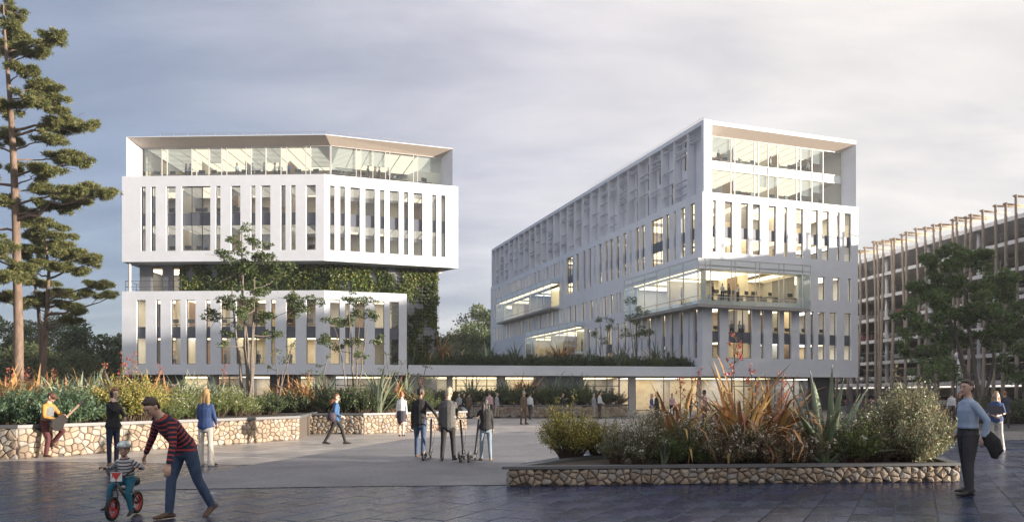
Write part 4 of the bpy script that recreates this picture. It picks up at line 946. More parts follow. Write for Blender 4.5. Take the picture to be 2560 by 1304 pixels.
# --- background trees: three crowns, shared meshes
def round_tree(seed, n, leafm, h=10.0, w=4.2):
    rg = np.random.default_rng(seed); gw, gl = Geo(), Geo(); cl = []
    for _ in range(44):
        u = unit(rg.normal(size=3)); u[2] = u[2] * .95 + .02
        c = np.array([0, 0, h * .52]) + u * np.array([w, w, h * .44]) * rg.uniform(.55, .92); cl.append((c, np.array([1, 1, .72]) * rg.uniform(.8, 1.5) * w / 4))
    gw.tube(np.array([[0, 0, 0], [.1, 0, h * .3], [0, .1, h * .7]]), [.3, .22, .08], 8)
    for c, r in cl: gw.tube(np.linspace([0, 0, min(c[2] * .6, h * .6)], c, 4), np.linspace(.09, .02, 4), 5)
    for c, r in cl: blob_leaves(gl, rg, c, r, n, .30, .20, (rg.random(n) < .3).astype(int), .7, .5)
    return gw.mesh('trunk', M_BARK2, True), gl.mesh('crown', leafm)
RT = [round_tree(31, 260, [ML_TREE, ML_IVY2]), round_tree(32, 260, [ML_TREE, ML_TREE2], 12.5, 4.0), round_tree(33, 240, [ML_TREE2, ML_TREE], 9.0, 4.6)]
def bg_tree(px, ytop, Y, v, label, wide=1.0):
    t, c = RT[v]; hh = H + (HZ - ytop) / F * Y; s = hh / ((10.0, 12.5, 9.0)[v] * 1.0); X = (px - CX) / F * Y
    o = plant_root('background_tree', (X, Y, -.05), label, 'tree', 'trees behind the buildings')
    o.rotation_euler = (0, 0, px * 1.7); o.scale = (s * wide, s * wide, s)
    link('trunk', t, o); link('crown', c, o)
for a in ((245, 792, 92, 0, 'round dark green tree just left of the left block'), (188, 868, 78, 2, 'low bushy tree below the round dark green tree'), (120, 760, 112, 1, 'hazy tall tree behind the forked pine'), (30, 770, 100, 1, 'tall green tree behind the trunk of the tall pine'), (290, 862, 100, 0, 'low tree touching the left edge of the left block'), (75, 850, 70, 2, 'yellow-green bushy tree between the two pine trunks'), (-40, 800, 90, 0, 'tree cut off by the left edge behind the pine'),
          (1065, 838, 128, 2, 'bushy tree right of the ivy-covered core'), (1105, 826, 150, 0, 'green tree between the two blocks, left one'), (1165, 815, 160, 2, 'olive tree between the two blocks, centre one'), (1212, 735, 168, 1, 'tallest dark tree against the far end of the right block'), (1235, 800, 158, 0, 'dark tree half hidden behind the far end of the right block'), (1135, 850, 135, 2, 'low olive tree above the podium planting'),
          (1190, 860, 140, 0, 'low dark tree above the podium planting near the right block')): bg_tree(*a)

# --- ivy over the recessed storey and the core
def ivy(fc, spans, label, seed, dens=1.0):
    rg = np.random.default_rng(seed); gl = Geo(); pts_, mm = [], []
    for (t0, t1, z0, z1, lo) in spans:
        n = int((t1 - t0) * (z1 - z0) * 330 * dens); t = rg.uniform(t0, t1, n); z = rg.uniform(z0, z1, n)
        keep = []
        for a, b in zip(t, z):
            nv = noise.noise(Vector((a * .9 + seed, b * .55, 0))) + .5 * noise.noise(Vector((a * 2.3, b * 1.7, 5 + seed))); keep.append(nv > lo)
        keep = np.array(keep); t, z = t[keep], z[keep]; pts_.append(np.stack([t, z, np.abs(rg.normal(size=len(t))) * .14 + .03], 1))
        mm.append((np.array([noise.noise(Vector((a * .5, b * .5, 9))) for a, b in zip(t, z)]) + rg.normal(size=len(t)) * .25 > .05).astype(int))
    p = np.concatenate(pts_); mm = np.concatenate(mm)
    o = np.array(fc.O); w = o + np.array(fc.u) * p[:, :1] + np.array(fc.n) * p[:, 2:]; w[:, 2] = p[:, 1]
    d = unit(rg.normal(size=(len(w), 3)) * .8 + np.array([0, 0, -.8])); nr = unit(np.array(fc.n) + rg.normal(size=(len(w), 3)) * .6)
    v, q = leaf_geo(w, d, nr, rg.uniform(.14, .30, len(w)), rg.uniform(.12, .22, len(w))); gl.add(v, q, mm)
    return gl
ti = FC.t(452)
g1_ = ivy(FC, [(ti, FC.t(735), LT - .02, UB - .03, -.42)], '', 1); g2_ = ivy(FC2, [(-.3, wc2, LT - .02, UB - .05, -.38), (tcut, wc2 + .1, 2.2, LT, -.18)], '', 2)
g1b = ivy(FC, [(FC.t(738), wc, LT - .02, UB - .03, -.5)], '', 6)
base = FC.pt(ti, LT - .02); o = empty('ivy', (0, 0, 0), label='dark green ivy hanging over the recessed storey left of the corner', cat='ivy'); link('foliage', g1_.mesh('foliage', [ML_IVY2, ML_IVY]), o)
o = empty('ivy', (0, 0, 0), label='bright ivy at the corner and over the stair core of the left block', cat='ivy'); link('foliage', g2_.mesh('foliage', [ML_IVY, ML_IVY2]), o); link('corner_foliage', g1b.mesh('corner_foliage', [ML_IVY, ML_IVY2]), o)

# --- flax, agave, shrubs
def blade(g, rg, base, az, lean, L, w, arch, mi, nseg=6, fold=.25):
    """a sword leaf: rises, leans out and arches over at the tip; two faces across"""
    d = np.array([math.cos(az), math.sin(az), 0]); s = np.array([-d[1], d[0], 0]); pts = []; ang = lean; p = np.array(base, float)
    prof = [.55, .85, 1.0, .95, .72, .42, .04] if nseg == 6 else [.7, 1.0, .8, .05]
    for k in range(nseg + 1):
        wv_ = w * prof[k]; dn = np.array([math.cos(ang) * -d[0], math.cos(ang) * -d[1], math.sin(ang)])
        pts += [p - s * wv_ / 2, p - dn * wv_ * fold * .5, p + s * wv_ / 2]
        p = p + (d * math.sin(ang) + np.array([0, 0, math.cos(ang)])) * L / nseg; ang += arch * (k + .5) / nseg
    q = []
    for k in range(nseg):
        a = k * 3; q += [(a, a + 1, a + 4, a + 3), (a + 1, a + 2, a + 5, a + 4)]
    g.add(np.array(pts), np.array(q), mi)
def flax_mesh(seed, n, L, w, mats, spread=.75, arch=.5, split=None):
    """a clump as one mesh, or with split (a thing) each leaf as a part of it"""
    rg = np.random.default_rng(seed); g = Geo()
    for k in range(n):
        if split and k: link('leaf', g.mesh('leaf', mats), split); g = Geo()
        az = rg.uniform(0, 2 * np.pi); r = rg.uniform(0, .16) * L * .5; ln = abs(rg.normal(0, .42)) * spread + .04
        blade(g, rg, (math.cos(az) * r, math.sin(az) * r, 0), az + rg.normal(0, .3), min(ln, 1.25), L * rg.uniform(.55, 1.08), w * rg.uniform(.7, 1.2), arch * rg.uniform(.1, 1.6), int(rg.random() < .4))
    if split: return link('leaf', g.mesh('leaf', mats), split)
    return g.mesh('flax_leaves', mats)
lf = lambda n, c, i=.3: leaf_mat(n, c, i, .42, .15)
ML_FB = [lf('flax_bronze', (.42, .27, .11)), lf('flax_rust', (.34, .19, .09))]; ML_FG = [lf('flax_green', (.13, .16, .065)), lf('flax_gold', (.36, .28, .10))]
ML_FS = [lf('flax_silver', (.22, .25, .17)), lf('flax_sage', (.11, .155, .12))]; ML_FD = [lf('flax_dark', (.085, .11, .06)), lf('flax_deep', (.075, .06, .035))]
ML_GOLD = [lf('flax_straw', (.34, .25, .11)), lf('flax_olive', (.19, .17, .07))]
FX = {}
for i in range(3):
    FX['bronze', i] = flax_mesh(50 + i, 95, 1.75, .085, ML_FB, 1.0, .95); FX['green', i] = flax_mesh(60 + i, 36, 1.35, .09, ML_FG, .8, .7)
    FX['silver', i] = flax_mesh(70 + i, 30, 1.5, .085, ML_FS, .6, .35); FX['dark', i] = flax_mesh(80 + i, 46, 1.2, .075, ML_FD, 1.0, 1.2); FX['gold', i] = flax_mesh(90 + i, 44, 1.9, .11, ML_GOLD, .75, .55)
def shrub_mesh(seed, h, w, nst, nl, ln, wd, mats, upr=.6, flowers=0):
    rg = np.random.default_rng(seed); g = Geo()
    for k in range(nst):
        az = rg.uniform(0, 2 * np.pi); rr = rg.random() ** .5; e = np.array([math.cos(az) * w * rr, math.sin(az) * w * rr, h * (1 - .55 * rr ** 2) * rg.uniform(.7, 1.08)])
        e = e * (1 + .42 * noise.noise(Vector((math.cos(az) * 1.7 + seed, math.sin(az) * 1.7, rr * 2.2)))) * (1.22 if rg.random() < .06 else 1)
        b = np.array([math.cos(az) * w * .25 * rr, math.sin(az) * w * .25 * rr, 0]); f_ = np.linspace(0, 1, 5)[:, None]
        pts = b + (e - b) * f_ + np.array([0, 0, 1]) * (f_ * (1 - f_)) * h * .3 * upr; g.tube(pts, np.linspace(.010, .004, 5), 3, 2)
        f2 = rg.uniform(.3, 1.0, nl); f3 = f2[:, None]; p = b + (e - b) * f3 + np.array([0, 0, 1]) * (f3 * (1 - f3)) * h * .3 * upr + rg.normal(size=(nl, 3)) * .035 * h
        dr = unit(rg.normal(size=(nl, 3)) + unit(e - b) * upr + np.array([0, 0, .3])); v, q = leaf_geo(p, dr, unit(rg.normal(size=(nl, 3)) + np.array([0, 0, 1])), ln * rg.uniform(.6, 1.3, nl), wd * rg.uniform(.7, 1.3, nl))
        g.add(v, q, (rg.random(nl) < .3).astype(int))
        if flowers and rg.random() < flowers:
            m = 7; v, q = leaf_geo(np.repeat(e[None], m, 0) + rg.normal(size=(m, 3)) * .03, unit(rg.normal(size=(m, 3)) + np.array([0, 0, .6])), unit(rg.normal(size=(m, 3))), np.full(m, .045), np.full(m, .028)); g.add(v, q, 3)
    return g.mesh('foliage', mats)
M_TWIG = mat('twig', (.10, .07, .05), .85); ML_FLW = lf('pale_flower', (.62, .58, .50), .15); ML_RED = lf('red_flower', (.42, .12, .08), .4); ML_ORF = lf('orange_flower', (.50, .20, .07), .4)
def lm2(a, b, fl=None): return [a, b, M_TWIG, fl or ML_FLW]
G1 = lf('shrub_grey_green', (.20, .215, .13)); G2 = lf('shrub_olive', (.23, .21, .11)); G3 = lf('shrub_green', (.10, .14, .055)); G4 = lf('shrub_bright', (.15, .19, .05)); G5 = lf('shrub_blue_green', (.085, .145, .092)); G6 = lf('shrub_gold', (.38, .33, .09)); G7 = lf('shrub_rust', (.27, .15, .09)); G8 = lf('shrub_dark', (.055, .08, .04)); G9 = lf('shrub_brown', (.22, .16, .10))
SH = {'grey': [shrub_mesh(s, .95, .62, 70, 60, .055, .02, lm2(G1, G2), .9, .5) for s in (1, 2)], 'green': [shrub_mesh(s, .9, .7, 80, 60, .06, .026, lm2(G3, G4)) for s in (3, 4)], 'bright': [shrub_mesh(s, 1.0, .75, 90, 60, .06, .024, lm2(G4, G1), .8, .25) for s in (5, 6)],
      'conifer': [shrub_mesh(s, .95, 1.3, 110, 75, .10, .028, lm2(G5, G3), .2) for s in (7, 8)], 'gold': [shrub_mesh(9, 1.05, .72, 130, 75, .05, .016, lm2(G6, G4), .9)], 'maple': [shrub_mesh(10, 1.45, 1.15, 260, 120, .075, .019, lm2(lf('shrub_sage', (.30, .33, .20)), lf('shrub_sage_rust', (.27, .20, .12))), -.25)], 'dark': [shrub_mesh(s, .8, .7, 60, 50, .08, .035, lm2(G8, G3)) for s in (12, 13)], 'red': [shrub_mesh(14, .8, .6, 60, 50, .05, .03, lm2(G3, G7, ML_ORF), .8, .9)], 'brown': [shrub_mesh(15, .8, .7, 80, 55, .055, .02, lm2(G9, G2), .7, .3)]}
pr2 = random.Random(17)
def put(kind, loc, s, label, cat, group, rz=None, name=None, variant=None):
    if kind in SH: me = (SH[kind][variant % len(SH[kind])] if variant is not None else pr2.choice(SH[kind])); nm = name or 'shrub'; part = 'foliage'
    else: me = FX[kind, variant % 3 if variant is not None else pr2.randrange(3)]; nm = name or 'flax'; part = 'leaves'
    o = link(nm, me, None, loc, pr2.uniform(0, 6.28) if rz is None else rz, s); tag(o, label, cat, group); return o
def soilpt(px, py, z): return G(px, py, z)
# right foreground planter, plants one by one (distance from the soil they stand on)
zs = .29
def at_soil(px, Y, z=zs): return ((px - CX) / F * Y, Y, z)
put('gold', at_soil(1425, 15.6), 1.12, 'golden yellow feathery bush at the left tip of the low planter', 'shrub', None, 0.3)
put('gold', at_soil(1500, 15.9), .85, 'second yellow-green feathery bush, right of the golden one', 'shrub', None, 2.3)
for i, (px, Y, k, s, lb) in enumerate(((1540, 14.5, 'grey', .72, 'grey-green leafy shrub beside the yellow bushes'), (1600, 14.3, 'grey', .9, 'grey-green shrub with pale flowers below the bronze flax, left one'), (1670, 14.4, 'green', .75, 'green shrub at the foot of the left bronze flax'), (1730, 14.5, 'grey', .95, 'grey-green shrub between the two bronze flax clumps'), (1800, 14.35, 'brown', .95, 'brownish shrub in front of the largest bronze flax'), (1860, 14.5, 'grey', .85, 'grey-green shrub right in front of the largest bronze flax'), (1925, 14.45, 'brown', 1.0, 'brownish flowering shrub left of the agave'), (1985, 14.6, 'brown', .9, 'rusty brown shrub touching the agave'), (2010, 15.6, 'red', 1.0, 'orange-tinted shrub behind the agave'), (2130, 14.6, 'bright', .95, 'pale flowering shrub right of the agave'), (2180, 14.9, 'brown', .85, 'brown shrub under the wide feathery bush'), (1640, 15.6, 'grey', 1.0, 'grey-green shrub behind the left bronze flax'), (1760, 15.9, 'brown', 1.0, 'brownish shrub behind the bronze flax'), (1900, 15.9, 'grey', 1.05, 'grey-green shrub behind the largest bronze flax'))):
    put(k, at_soil(px, Y), s, lb, 'shrub', None)
for px, Y, k, s, lb, rz in ((1850, 15.0, 'bronze', 1.25, 'largest bronze flax in the low foreground planter', .4), (1700, 15.1, 'bronze', 1.0, 'smaller bronze flax left in the low foreground planter', 2.1), (1930, 15.4, 'bronze', 1.1, 'bronze flax leaning right beside the largest one', 4.4), (1760, 14.3, 'green', .5, 'small green flax at the planter edge', 1.0), (1660, 14.2, 'silver', .45, 'small silver-leaved tuft at the planter edge', 3.0)):
    if k == 'bronze':                                          # near enough to pick the leaves apart
        o = empty('flax', at_soil(px, Y), rz, lb, 'flax'); o.scale = (s, s, s); flax_mesh(int(px), 80, 1.75, .085, ML_FB, 1.0, .95, split=o)
    else: put(k, at_soil(px, Y), s, lb, 'flax', None, rz)
M_AG = mat('agave_leaf', (.15, .20, .12), .45, var=.2, vscale=3); M_AGP = mat('agave_leaf_pale', (.30, .36, .27), .45, var=.15, vscale=3); M_SPN = mat('agave_spine', (.32, .24, .12), .6)
def agave_mesh(seed, leaves, L, w, par):
    rg = np.random.default_rng(seed)
    for (az, ln, l, arch) in leaves:
        g = Geo()
        d = np.array([math.cos(az), math.sin(az), 0]); s = np.array([-d[1], d[0], 0]); p = d * .06; ang = ln; n = 10; rows = []; mi = int(rg.random() < .35)
        for k in range(n + 1):
            f_ = k / n; wv_ = w * (.75 + .45 * math.sin(f_ * 2.2)) * (1 - f_ ** 3) + .004; dn = np.array([-math.cos(ang) * d[0], -math.cos(ang) * d[1], math.sin(ang)]); th = .03 * (1 - f_) + .006
            rows.append((p - s * wv_ / 2, p - dn * (-.03) * (1 - f_), p + s * wv_ / 2, p - dn * th * 1.6, s, dn)); p = p + (d * math.sin(ang) + np.array([0, 0, math.cos(ang)])) * l / n; ang += arch / n
        v = []; q = []
        for k, r in enumerate(rows): v += [r[0], r[1], r[2], r[3]]
        for k in range(n):
            a = k * 4
            for i, j in ((0, 1), (1, 2), (2, 3), (3, 0)): q.append((a + i, a + j, a + 4 + j, a + 4 + i))
        g.add(np.array(v), np.array(q), mi)
        for k in range(1, n):                                               # spines along the margins
            for f_ in (0, .5):
                for sd, ix in ((-1, 0), (1, 2)):
                    b0 = np.array(rows[k][ix]) * (1 - f_) + np.array(rows[k + 1][ix]) * f_; dirv = np.array(rows[k + 1][ix]) - np.array(rows[k][ix]); dirv /= np.linalg.norm(dirv) + 1e-9
                    tip = b0 + sd * s * .022 + dirv * .004; g.add(np.array([b0 - dirv * .008, tip, b0 + dirv * .008, b0 - rows[k][5] * .005]), np.array([[0, 1, 2, 3]]), 2)
        link('leaf', g.mesh('leaf', [M_AG, M_AGP, M_SPN], False), par)
ag = [(3.1, .32, 1.55, .15), (3.4, .12, 1.6, .05), (2.6, .2, 1.45, .1), (.3, .18, 1.5, .1), (.05, .45, 1.5, .1), (-.4, .3, 1.3, .2), (4.7, .35, 1.1, .4), (3.35, .9, 1.25, 1.9), (2.9, .75, 1.1, 1.7), (-.25, 1.15, 1.3, .5), (5.4, .8, 1.2, .6), (3.9, .6, 1.3, .5), (1.5, .3, 1.5, .1), (1.0, .5, 1.3, .3), (2.0, .55, 1.4, .3), (.2, .05, 1.7, .0)]
o = empty('agave', at_soil(2062, 14.75), 0, 'large spiny agave with upright grey-green leaves in the low planter', 'agave'); o.scale = (1.15, 1.15, 1.15); agave_mesh(3, ag, 1.5, .16, o)
put('maple', at_soil(2268, 15.0, .29), (1.12, .9, 1.05), 'wide feathery grey-green and rust bush at the right end of the low planter', 'shrub', None, 1.3)
# flowering stalks with red pods
def stalk_mesh(seed, h):
    rg = np.random.default_rng(seed); g = Geo(); pts = np.array([[0, 0, 0], [.04, 0, h * .4], [.02, .03, h * .75], [.06, 0, h]]); g.tube(pts, [.012, .011, .008, .005], 5, 2)
    for k in range(16):
        f_ = rg.uniform(.55, 1); b = np.array([np.interp(f_, [0, .4, .75, 1], pts[:, i]) for i in range(3)]); az = rg.uniform(0, 6.28); e = b + np.array([math.cos(az), math.sin(az), .9]) * .16 * (1.4 - f_)
        g.tube(np.array([b, (b + e) / 2 + [0, 0, -.01], e]), [.005, .004, .003], 3, 2); m = 7
        v, q = leaf_geo(np.repeat(e[None], m, 0) + rg.normal(size=(m, 3)) * .012, unit(rg.normal(size=(m, 3)) * .5 + np.array([math.cos(az) * .3, math.sin(az) * .3, .9])), unit(rg.normal(size=(m, 3))), np.full(m, .07), np.full(m, .02)); g.add(v, q, 0)
    return g.mesh('flower_stalk', [ML_RED, ML_ORF, M_TWIG])
STK = [stalk_mesh(s, 1.9) for s in (1, 2, 3)]
for i, (px, Y, s, lb) in enumerate(((1832, 15.1, 1.30, 'tallest red-podded flower stalk above the bronze flax'), (1745, 15.2, .95, 'red-podded flower stalk left of the tallest one'), (1705, 15.5, .9, 'leaning red-podded flower stalk at the left flax'), (1880, 15.3, 1.0, 'red-podded flower stalk right of the tallest one'), (1950, 15.6, .92, 'red-podded flower stalk at the right of the flax group'))):
    o = link('flower_stalk', STK[i % 3], None, at_soil(px, Y), i * 1.3, s); tag(o, lb, 'flower stalk')
# ------------------------------------------------------------------ planting in rows, each plant a thing; ordinals count from the left
ORD = ['first', 'second', 'third', 'fourth', 'fifth', 'sixth', 'seventh', 'eighth', 'ninth', 'tenth', 'eleventh', 'twelfth', 'thirteenth', 'fourteenth', 'fifteenth', 'sixteenth', 'seventeenth', 'eighteenth', 'nineteenth', 'twentieth', 'twenty-first', 'twenty-second', 'twenty-third', 'twenty-fourth', 'twenty-fifth', 'twenty-sixth', 'twenty-seventh', 'twenty-eighth', 'twenty-ninth', 'thirtieth']
KIND = {'bronze': ('bronze flax', 'flax'), 'green': ('green-gold striped flax', 'flax'), 'silver': ('silvery upright flax', 'flax'), 'dark': ('dark grassy tuft', 'flax'), 'gold': ('straw-coloured flax', 'flax'), 'grey': ('grey-green shrub', 'shrub'), 'green_s': ('green shrub', 'shrub'), 'bright': ('light green flowering shrub', 'shrub'), 'conifer': ('spreading blue-green conifer', 'shrub'), 'dark_s': ('dark shrub', 'shrub'), 'red': ('orange-flowered shrub', 'shrub'), 'brown': ('brownish shrub', 'shrub')}
def row(items, z, where, group):
    byk = {}
    for it in sorted(items, key=lambda i: i[0]): byk.setdefault(it[2], []).append(it)
    for k, lst in byk.items():
        nm, cat = KIND[k]; kk = k.replace('_s', '')
        for i, (px, Y, _, s) in enumerate(lst):
            s *= 1.28 if cat == 'flax' else 1.08
            lb = '%s %s' % (nm, where) if len(lst) == 1 else '%s %s from the left %s' % (ORD[i], nm, where)
            use = kk
            if k.endswith('_s'):
                o = link('shrub', pr2.choice(SH[kk]), None, at_soil(px, Y, z), pr2.uniform(0, 6.28), s); tag(o, lb, cat, group)
            else: put(kk, at_soil(px, Y, z), s, lb, cat, group)
zl = .80
left = [(25, 20.6, 'conifer', .85), (95, 21.6, 'conifer', .95), (160, 21.3, 'conifer', 1.0), (215, 22.4, 'conifer', .85), (60, 23.5, 'conifer', .9),
        (318, 23.0, 'gold', 1.12), (352, 23.2, 'gold', .95), (300, 24.5, 'bronze', .9), (415, 24.6, 'bright', 1.0), (455, 25.6, 'bright', 1.05), (385, 24.2, 'bright', .75), (480, 25.2, 'green', .6), (430, 23.6, 'green', .5), (250, 22.8, 'green', .55), (275, 22.3, 'bright', .6),
        (545, 28.5, 'bright', .95), (590, 29.0, 'bright', .9), (615, 29.6, 'bright', .7), (570, 31.0, 'green_s', 1.2), (510, 28.0, 'green_s', 1.0), (640, 30.5, 'green', .7), (330, 25.5, 'bright', 1.0), (255, 25.8, 'bright', 1.1), (225, 27.0, 'bright', 1.0),
        (465, 28.5, 'silver', 1.05), (505, 29.5, 'silver', .95), (545, 32.0, 'silver', 1.0), (600, 33.5, 'silver', .9), (150, 27.0, 'silver', .95), (195, 28.5, 'silver', 1.0), (235, 29.0, 'silver', 1.1), (110, 29.5, 'silver', .8), (280, 28.0, 'silver', 1.0),
        (20, 27.5, 'bronze', .9), (55, 29.0, 'bronze', .9), (85, 31.0, 'bronze', 1.0), (120, 32.0, 'bronze', .95), (10, 32.0, 'bronze', 1.1), (165, 33.0, 'bronze', .9), (370, 28.0, 'bronze', .9), (210, 33.5, 'bronze', .9), (410, 31.0, 'bronze', .9),
        (35, 25.5, 'red', .9), (75, 26.5, 'red', .9), (115, 25.8, 'brown', .9), (5, 23.8, 'red', .7), (180, 26.0, 'brown', 1.0), (345, 31.0, 'brown', 1.3), (395, 33.0, 'green_s', 1.4), (440, 33.5, 'brown', 1.2), (480, 34.0, 'green_s', 1.3), (150, 35.0, 'green_s', 1.5), (60, 35.0, 'green_s', 1.5), (250, 34.0, 'green_s', 1.4), (300, 34.5, 'dark_s', 1.5), (660, 33.0, 'dark', .9), (680, 31.0, 'dark', .8), (700, 34.0, 'dark', .9)]
row(left, zl, 'in the long left planter', 'plants in the left planter')
midp = [(690, 36, 'bronze', .8), (725, 37.5, 'bronze', .9), (765, 34.5, 'bronze', .95), (745, 33.5, 'dark', .9), (790, 36.5, 'silver', 1.2), (815, 35.0, 'silver', 1.0), (830, 34.0, 'dark', 1.0), (860, 33.5, 'dark', 1.0), (880, 35.5, 'dark_s', 1.3), (905, 33.6, 'dark', 1.0), (845, 38.0, 'brown', 1.4), (945, 34.0, 'silver', 1.25), (925, 36.5, 'brown', 1.2), (965, 34.8, 'dark', 1.0), (985, 36.5, 'bronze', .9), (1010, 38.0, 'silver', 1.1), (1035, 37.5, 'dark', 1.0), (1065, 39.5, 'green', .9), (1085, 41.5, 'dark', 1.0), (1050, 41.5, 'brown', 1.2), (890, 39.5, 'green_s', 1.3), (1000, 41.5, 'dark_s', 1.3), (930, 42.0, 'dark_s', 1.4), (780, 40.0, 'dark_s', 1.5), (735, 41.0, 'dark_s', 1.4), (830, 43.0, 'dark_s', 1.5), (975, 44.0, 'green_s', 1.4)]
row(midp, zl, 'in the middle planter', 'plants in the middle planter')
far = [(1120, 55.5, 'dark_s', 1.4), (1150, 55.0, 'dark_s', 1.4), (1180, 56.0, 'green_s', 1.4), (1212, 55.2, 'dark_s', 1.5), (1245, 55.0, 'dark_s', 1.5), (1275, 56.0, 'green_s', 1.5), (1305, 55.0, 'dark_s', 1.5), (1335, 55.8, 'dark_s', 1.6), (1365, 55.2, 'green_s', 1.5), (1395, 55.0, 'dark_s', 1.5), (1425, 56.0, 'dark_s', 1.6), (1455, 57.0, 'green_s', 1.5), (1485, 57.5, 'dark_s', 1.5), (1515, 58.5, 'dark_s', 1.4), (1385, 57.0, 'silver', 1.5), (1448, 57.5, 'silver', 1.5), (1260, 57.0, 'silver', 1.3), (1325, 57.0, 'bronze', 1.3), (1180, 57.5, 'silver', 1.3), (1410, 56.2, 'silver', 1.2), (1300, 58.0, 'bronze', 1.2), (1545, 59.0, 'brown', 1.2)]
row(far, .83, 'in the far planter before the podium', 'plants in the far planter')
# roof garden on the podium, two ranks
roofp = []; r_ = random.Random(8)
for i, px in enumerate(range(1030, 1735, 17)):
    t = fpod.t(px); p_ = fpod.pt(t, 0, -.9 - .5 * (i % 2)); roofp.append((px + r_.uniform(-5, 5), p_.y, r_.choice(['dark', 'dark', 'dark_s', 'silver', 'green_s']), r_.uniform(1.15, 1.6)))
for i, px in enumerate(range(1040, 1700, 30)):
    t = fpod.t(px); p_ = fpod.pt(t, 0, -3.0); roofp.append((px, p_.y, r_.choice(['dark', 'dark_s', 'bronze', 'dark', 'silver', 'brown']), r_.uniform(1.3, 1.9)))
row(roofp, 4.16, 'on the podium roof', 'roof garden plants')
# bed and hedge before the car park
bed = [(2370 + 22 * i, 43.5 - .3 * i, 'red', 1.0) for i in range(6)] + [(2490 + 24 * i, 42.5, 'dark_s', 1.7) for i in range(4)] + [(2385, 46, 'green_s', 1.0), (2420, 46, 'green_s', 1.0)]
row(bed, 0, 'in the bed before the car park', 'plants before the car park')
under = [(20, 46, 'green_s', 2.2), (75, 48, 'bright', 2.2), (150, 60, 'green_s', 2.6), (200, 58, 'dark_s', 2.6), (250, 60, 'green_s', 2.6), (290, 58, 'dark_s', 2.4), (110, 66, 'dark_s', 3.0), (0, 60, 'dark_s', 3.0), (55, 62, 'green_s', 3.0)]
row(under, 0, 'under the background trees at left', 'undergrowth at left')
STALKS = [(305, 25.5, 1.15), (330, 27, 1.2), (25, 30, 1.0), (70, 31, 1.0), (140, 33, 1.0), (260, 30, 1.1), (395, 30, 1.05), (560, 33, 1.1), (770, 36, 1.0), (1055, 40, .9)]
for i, (px, Y, s) in enumerate(STALKS):
    o = link('flower_stalk', STK[i % 3], None, at_soil(px, Y, zl), i * 1.1, s); tag(o, 'rusty flower stalk in the planters at left and centre, %s from the left' % ORD[sorted(q[0] for q in STALKS).index(px)], 'flower stalk', 'rusty flower stalks in the planters')
mb = MB(); a, b = P(2118, 1000, 66), P(2215, 1000, 62); mb.obox((a.x, a.y, 0), (b.x - a.x, b.y - a.y, 0), (.1, .35, 0), (0, 0, .95)); o = mb.build('low_wall', M_DARK); tag(o, 'low dark wall between the right block and the car park', 'wall')
# street lamp
SL = empty('street_lamp', (44.4, 74, 0), label='white post lamp with round head before the car park', cat='street lamp')
mb = MB(); mb.box(-.35, .35, -.35, .35, 0, .55); mb.build('base', M_SLAB, SL); mb = MB(); mb.tube([(0, 0, .55), (0, 0, 5.2)], .16, 12); mb.build('pole', M_SLAB, SL, True)
mb = MB(); mb.tube([(0, 0, 5.2), (0, 0, 5.3), (0, 0, 5.55), (0, 0, 5.8), (0, 0, 5.9)], [.18, .33, .42, .3, .05], 14); mb.build('lamp_head', M_SLAB, SL, True)
# ------------------------------------------------------------------ people: skeleton posed by angles, one continuous skin per body
SKIN = mat('skin', (.56, .36, .27), .5, var=.05, vscale=20); SKIN_D = mat('skin_dark', (.16, .085, .055), .45); SKIN_P = mat('skin_pale', (.62, .43, .35), .5)
def cloth(n, c, r=.8, v=.12): return mat('cloth_' + n, c, r, var=v, vscale=14, bump=.75, bscale=17, stretch=(1, 1, .55))
HAIRC = {'brown': (.055, .032, .02), 'dark': (.018, .014, .012), 'blond': (.48, .31, .13), 'red': (.30, .10, .035), 'grey': (.30, .29, .28), 'auburn': (.22, .09, .04), 'ash': (.42, .35, .25)}
def hair_mat(n): return mat('hair_' + n, HAIRC[n], .45, var=.35, vscale=60, bump=.6, bscale=120, stretch=(1, 1, .15))
def stripe_mat(name, ca, cb, period, duty, rough=.85):
    if name in MATS: return MATS[name]
    m = mat(name, ca, rough); t = m.node_tree; L = t.links; b = t.nodes['Principled BSDF']
    at_ = t.nodes.new('ShaderNodeAttribute'); at_.attribute_name = 'along'
    d = t.nodes.new('ShaderNodeMath'); d.operation = 'DIVIDE'; L.new(at_.outputs['Fac'], d.inputs[0]); d.inputs[1].default_value = period
    f_ = t.nodes.new('ShaderNodeMath'); f_.operation = 'FRACT'; L.new(d.outputs[0], f_.inputs[0])
    g_ = t.nodes.new('ShaderNodeMath'); g_.operation = 'LESS_THAN'; L.new(f_.outputs[0], g_.inputs[0]); g_.inputs[1].default_value = duty
    mx_ = t.nodes.new('ShaderNodeMixRGB'); L.new(g_.outputs[0], mx_.inputs[0]); mx_.inputs[1].default_value = (*ca, 1); mx_.inputs[2].default_value = (*cb, 1); L.new(mx_.outputs[0], b.inputs['Base Color'])
    return m
def rotm(pitch, yaw, roll=0.0):        # head frame: pitch > 0 looks down, yaw > 0 turns to the person's left
    return np.array(Matrix.Rotation(yaw, 3, 'Z') @ Matrix.Rotation(-pitch, 3, 'X') @ Matrix.Rotation(roll, 3, 'Y'))
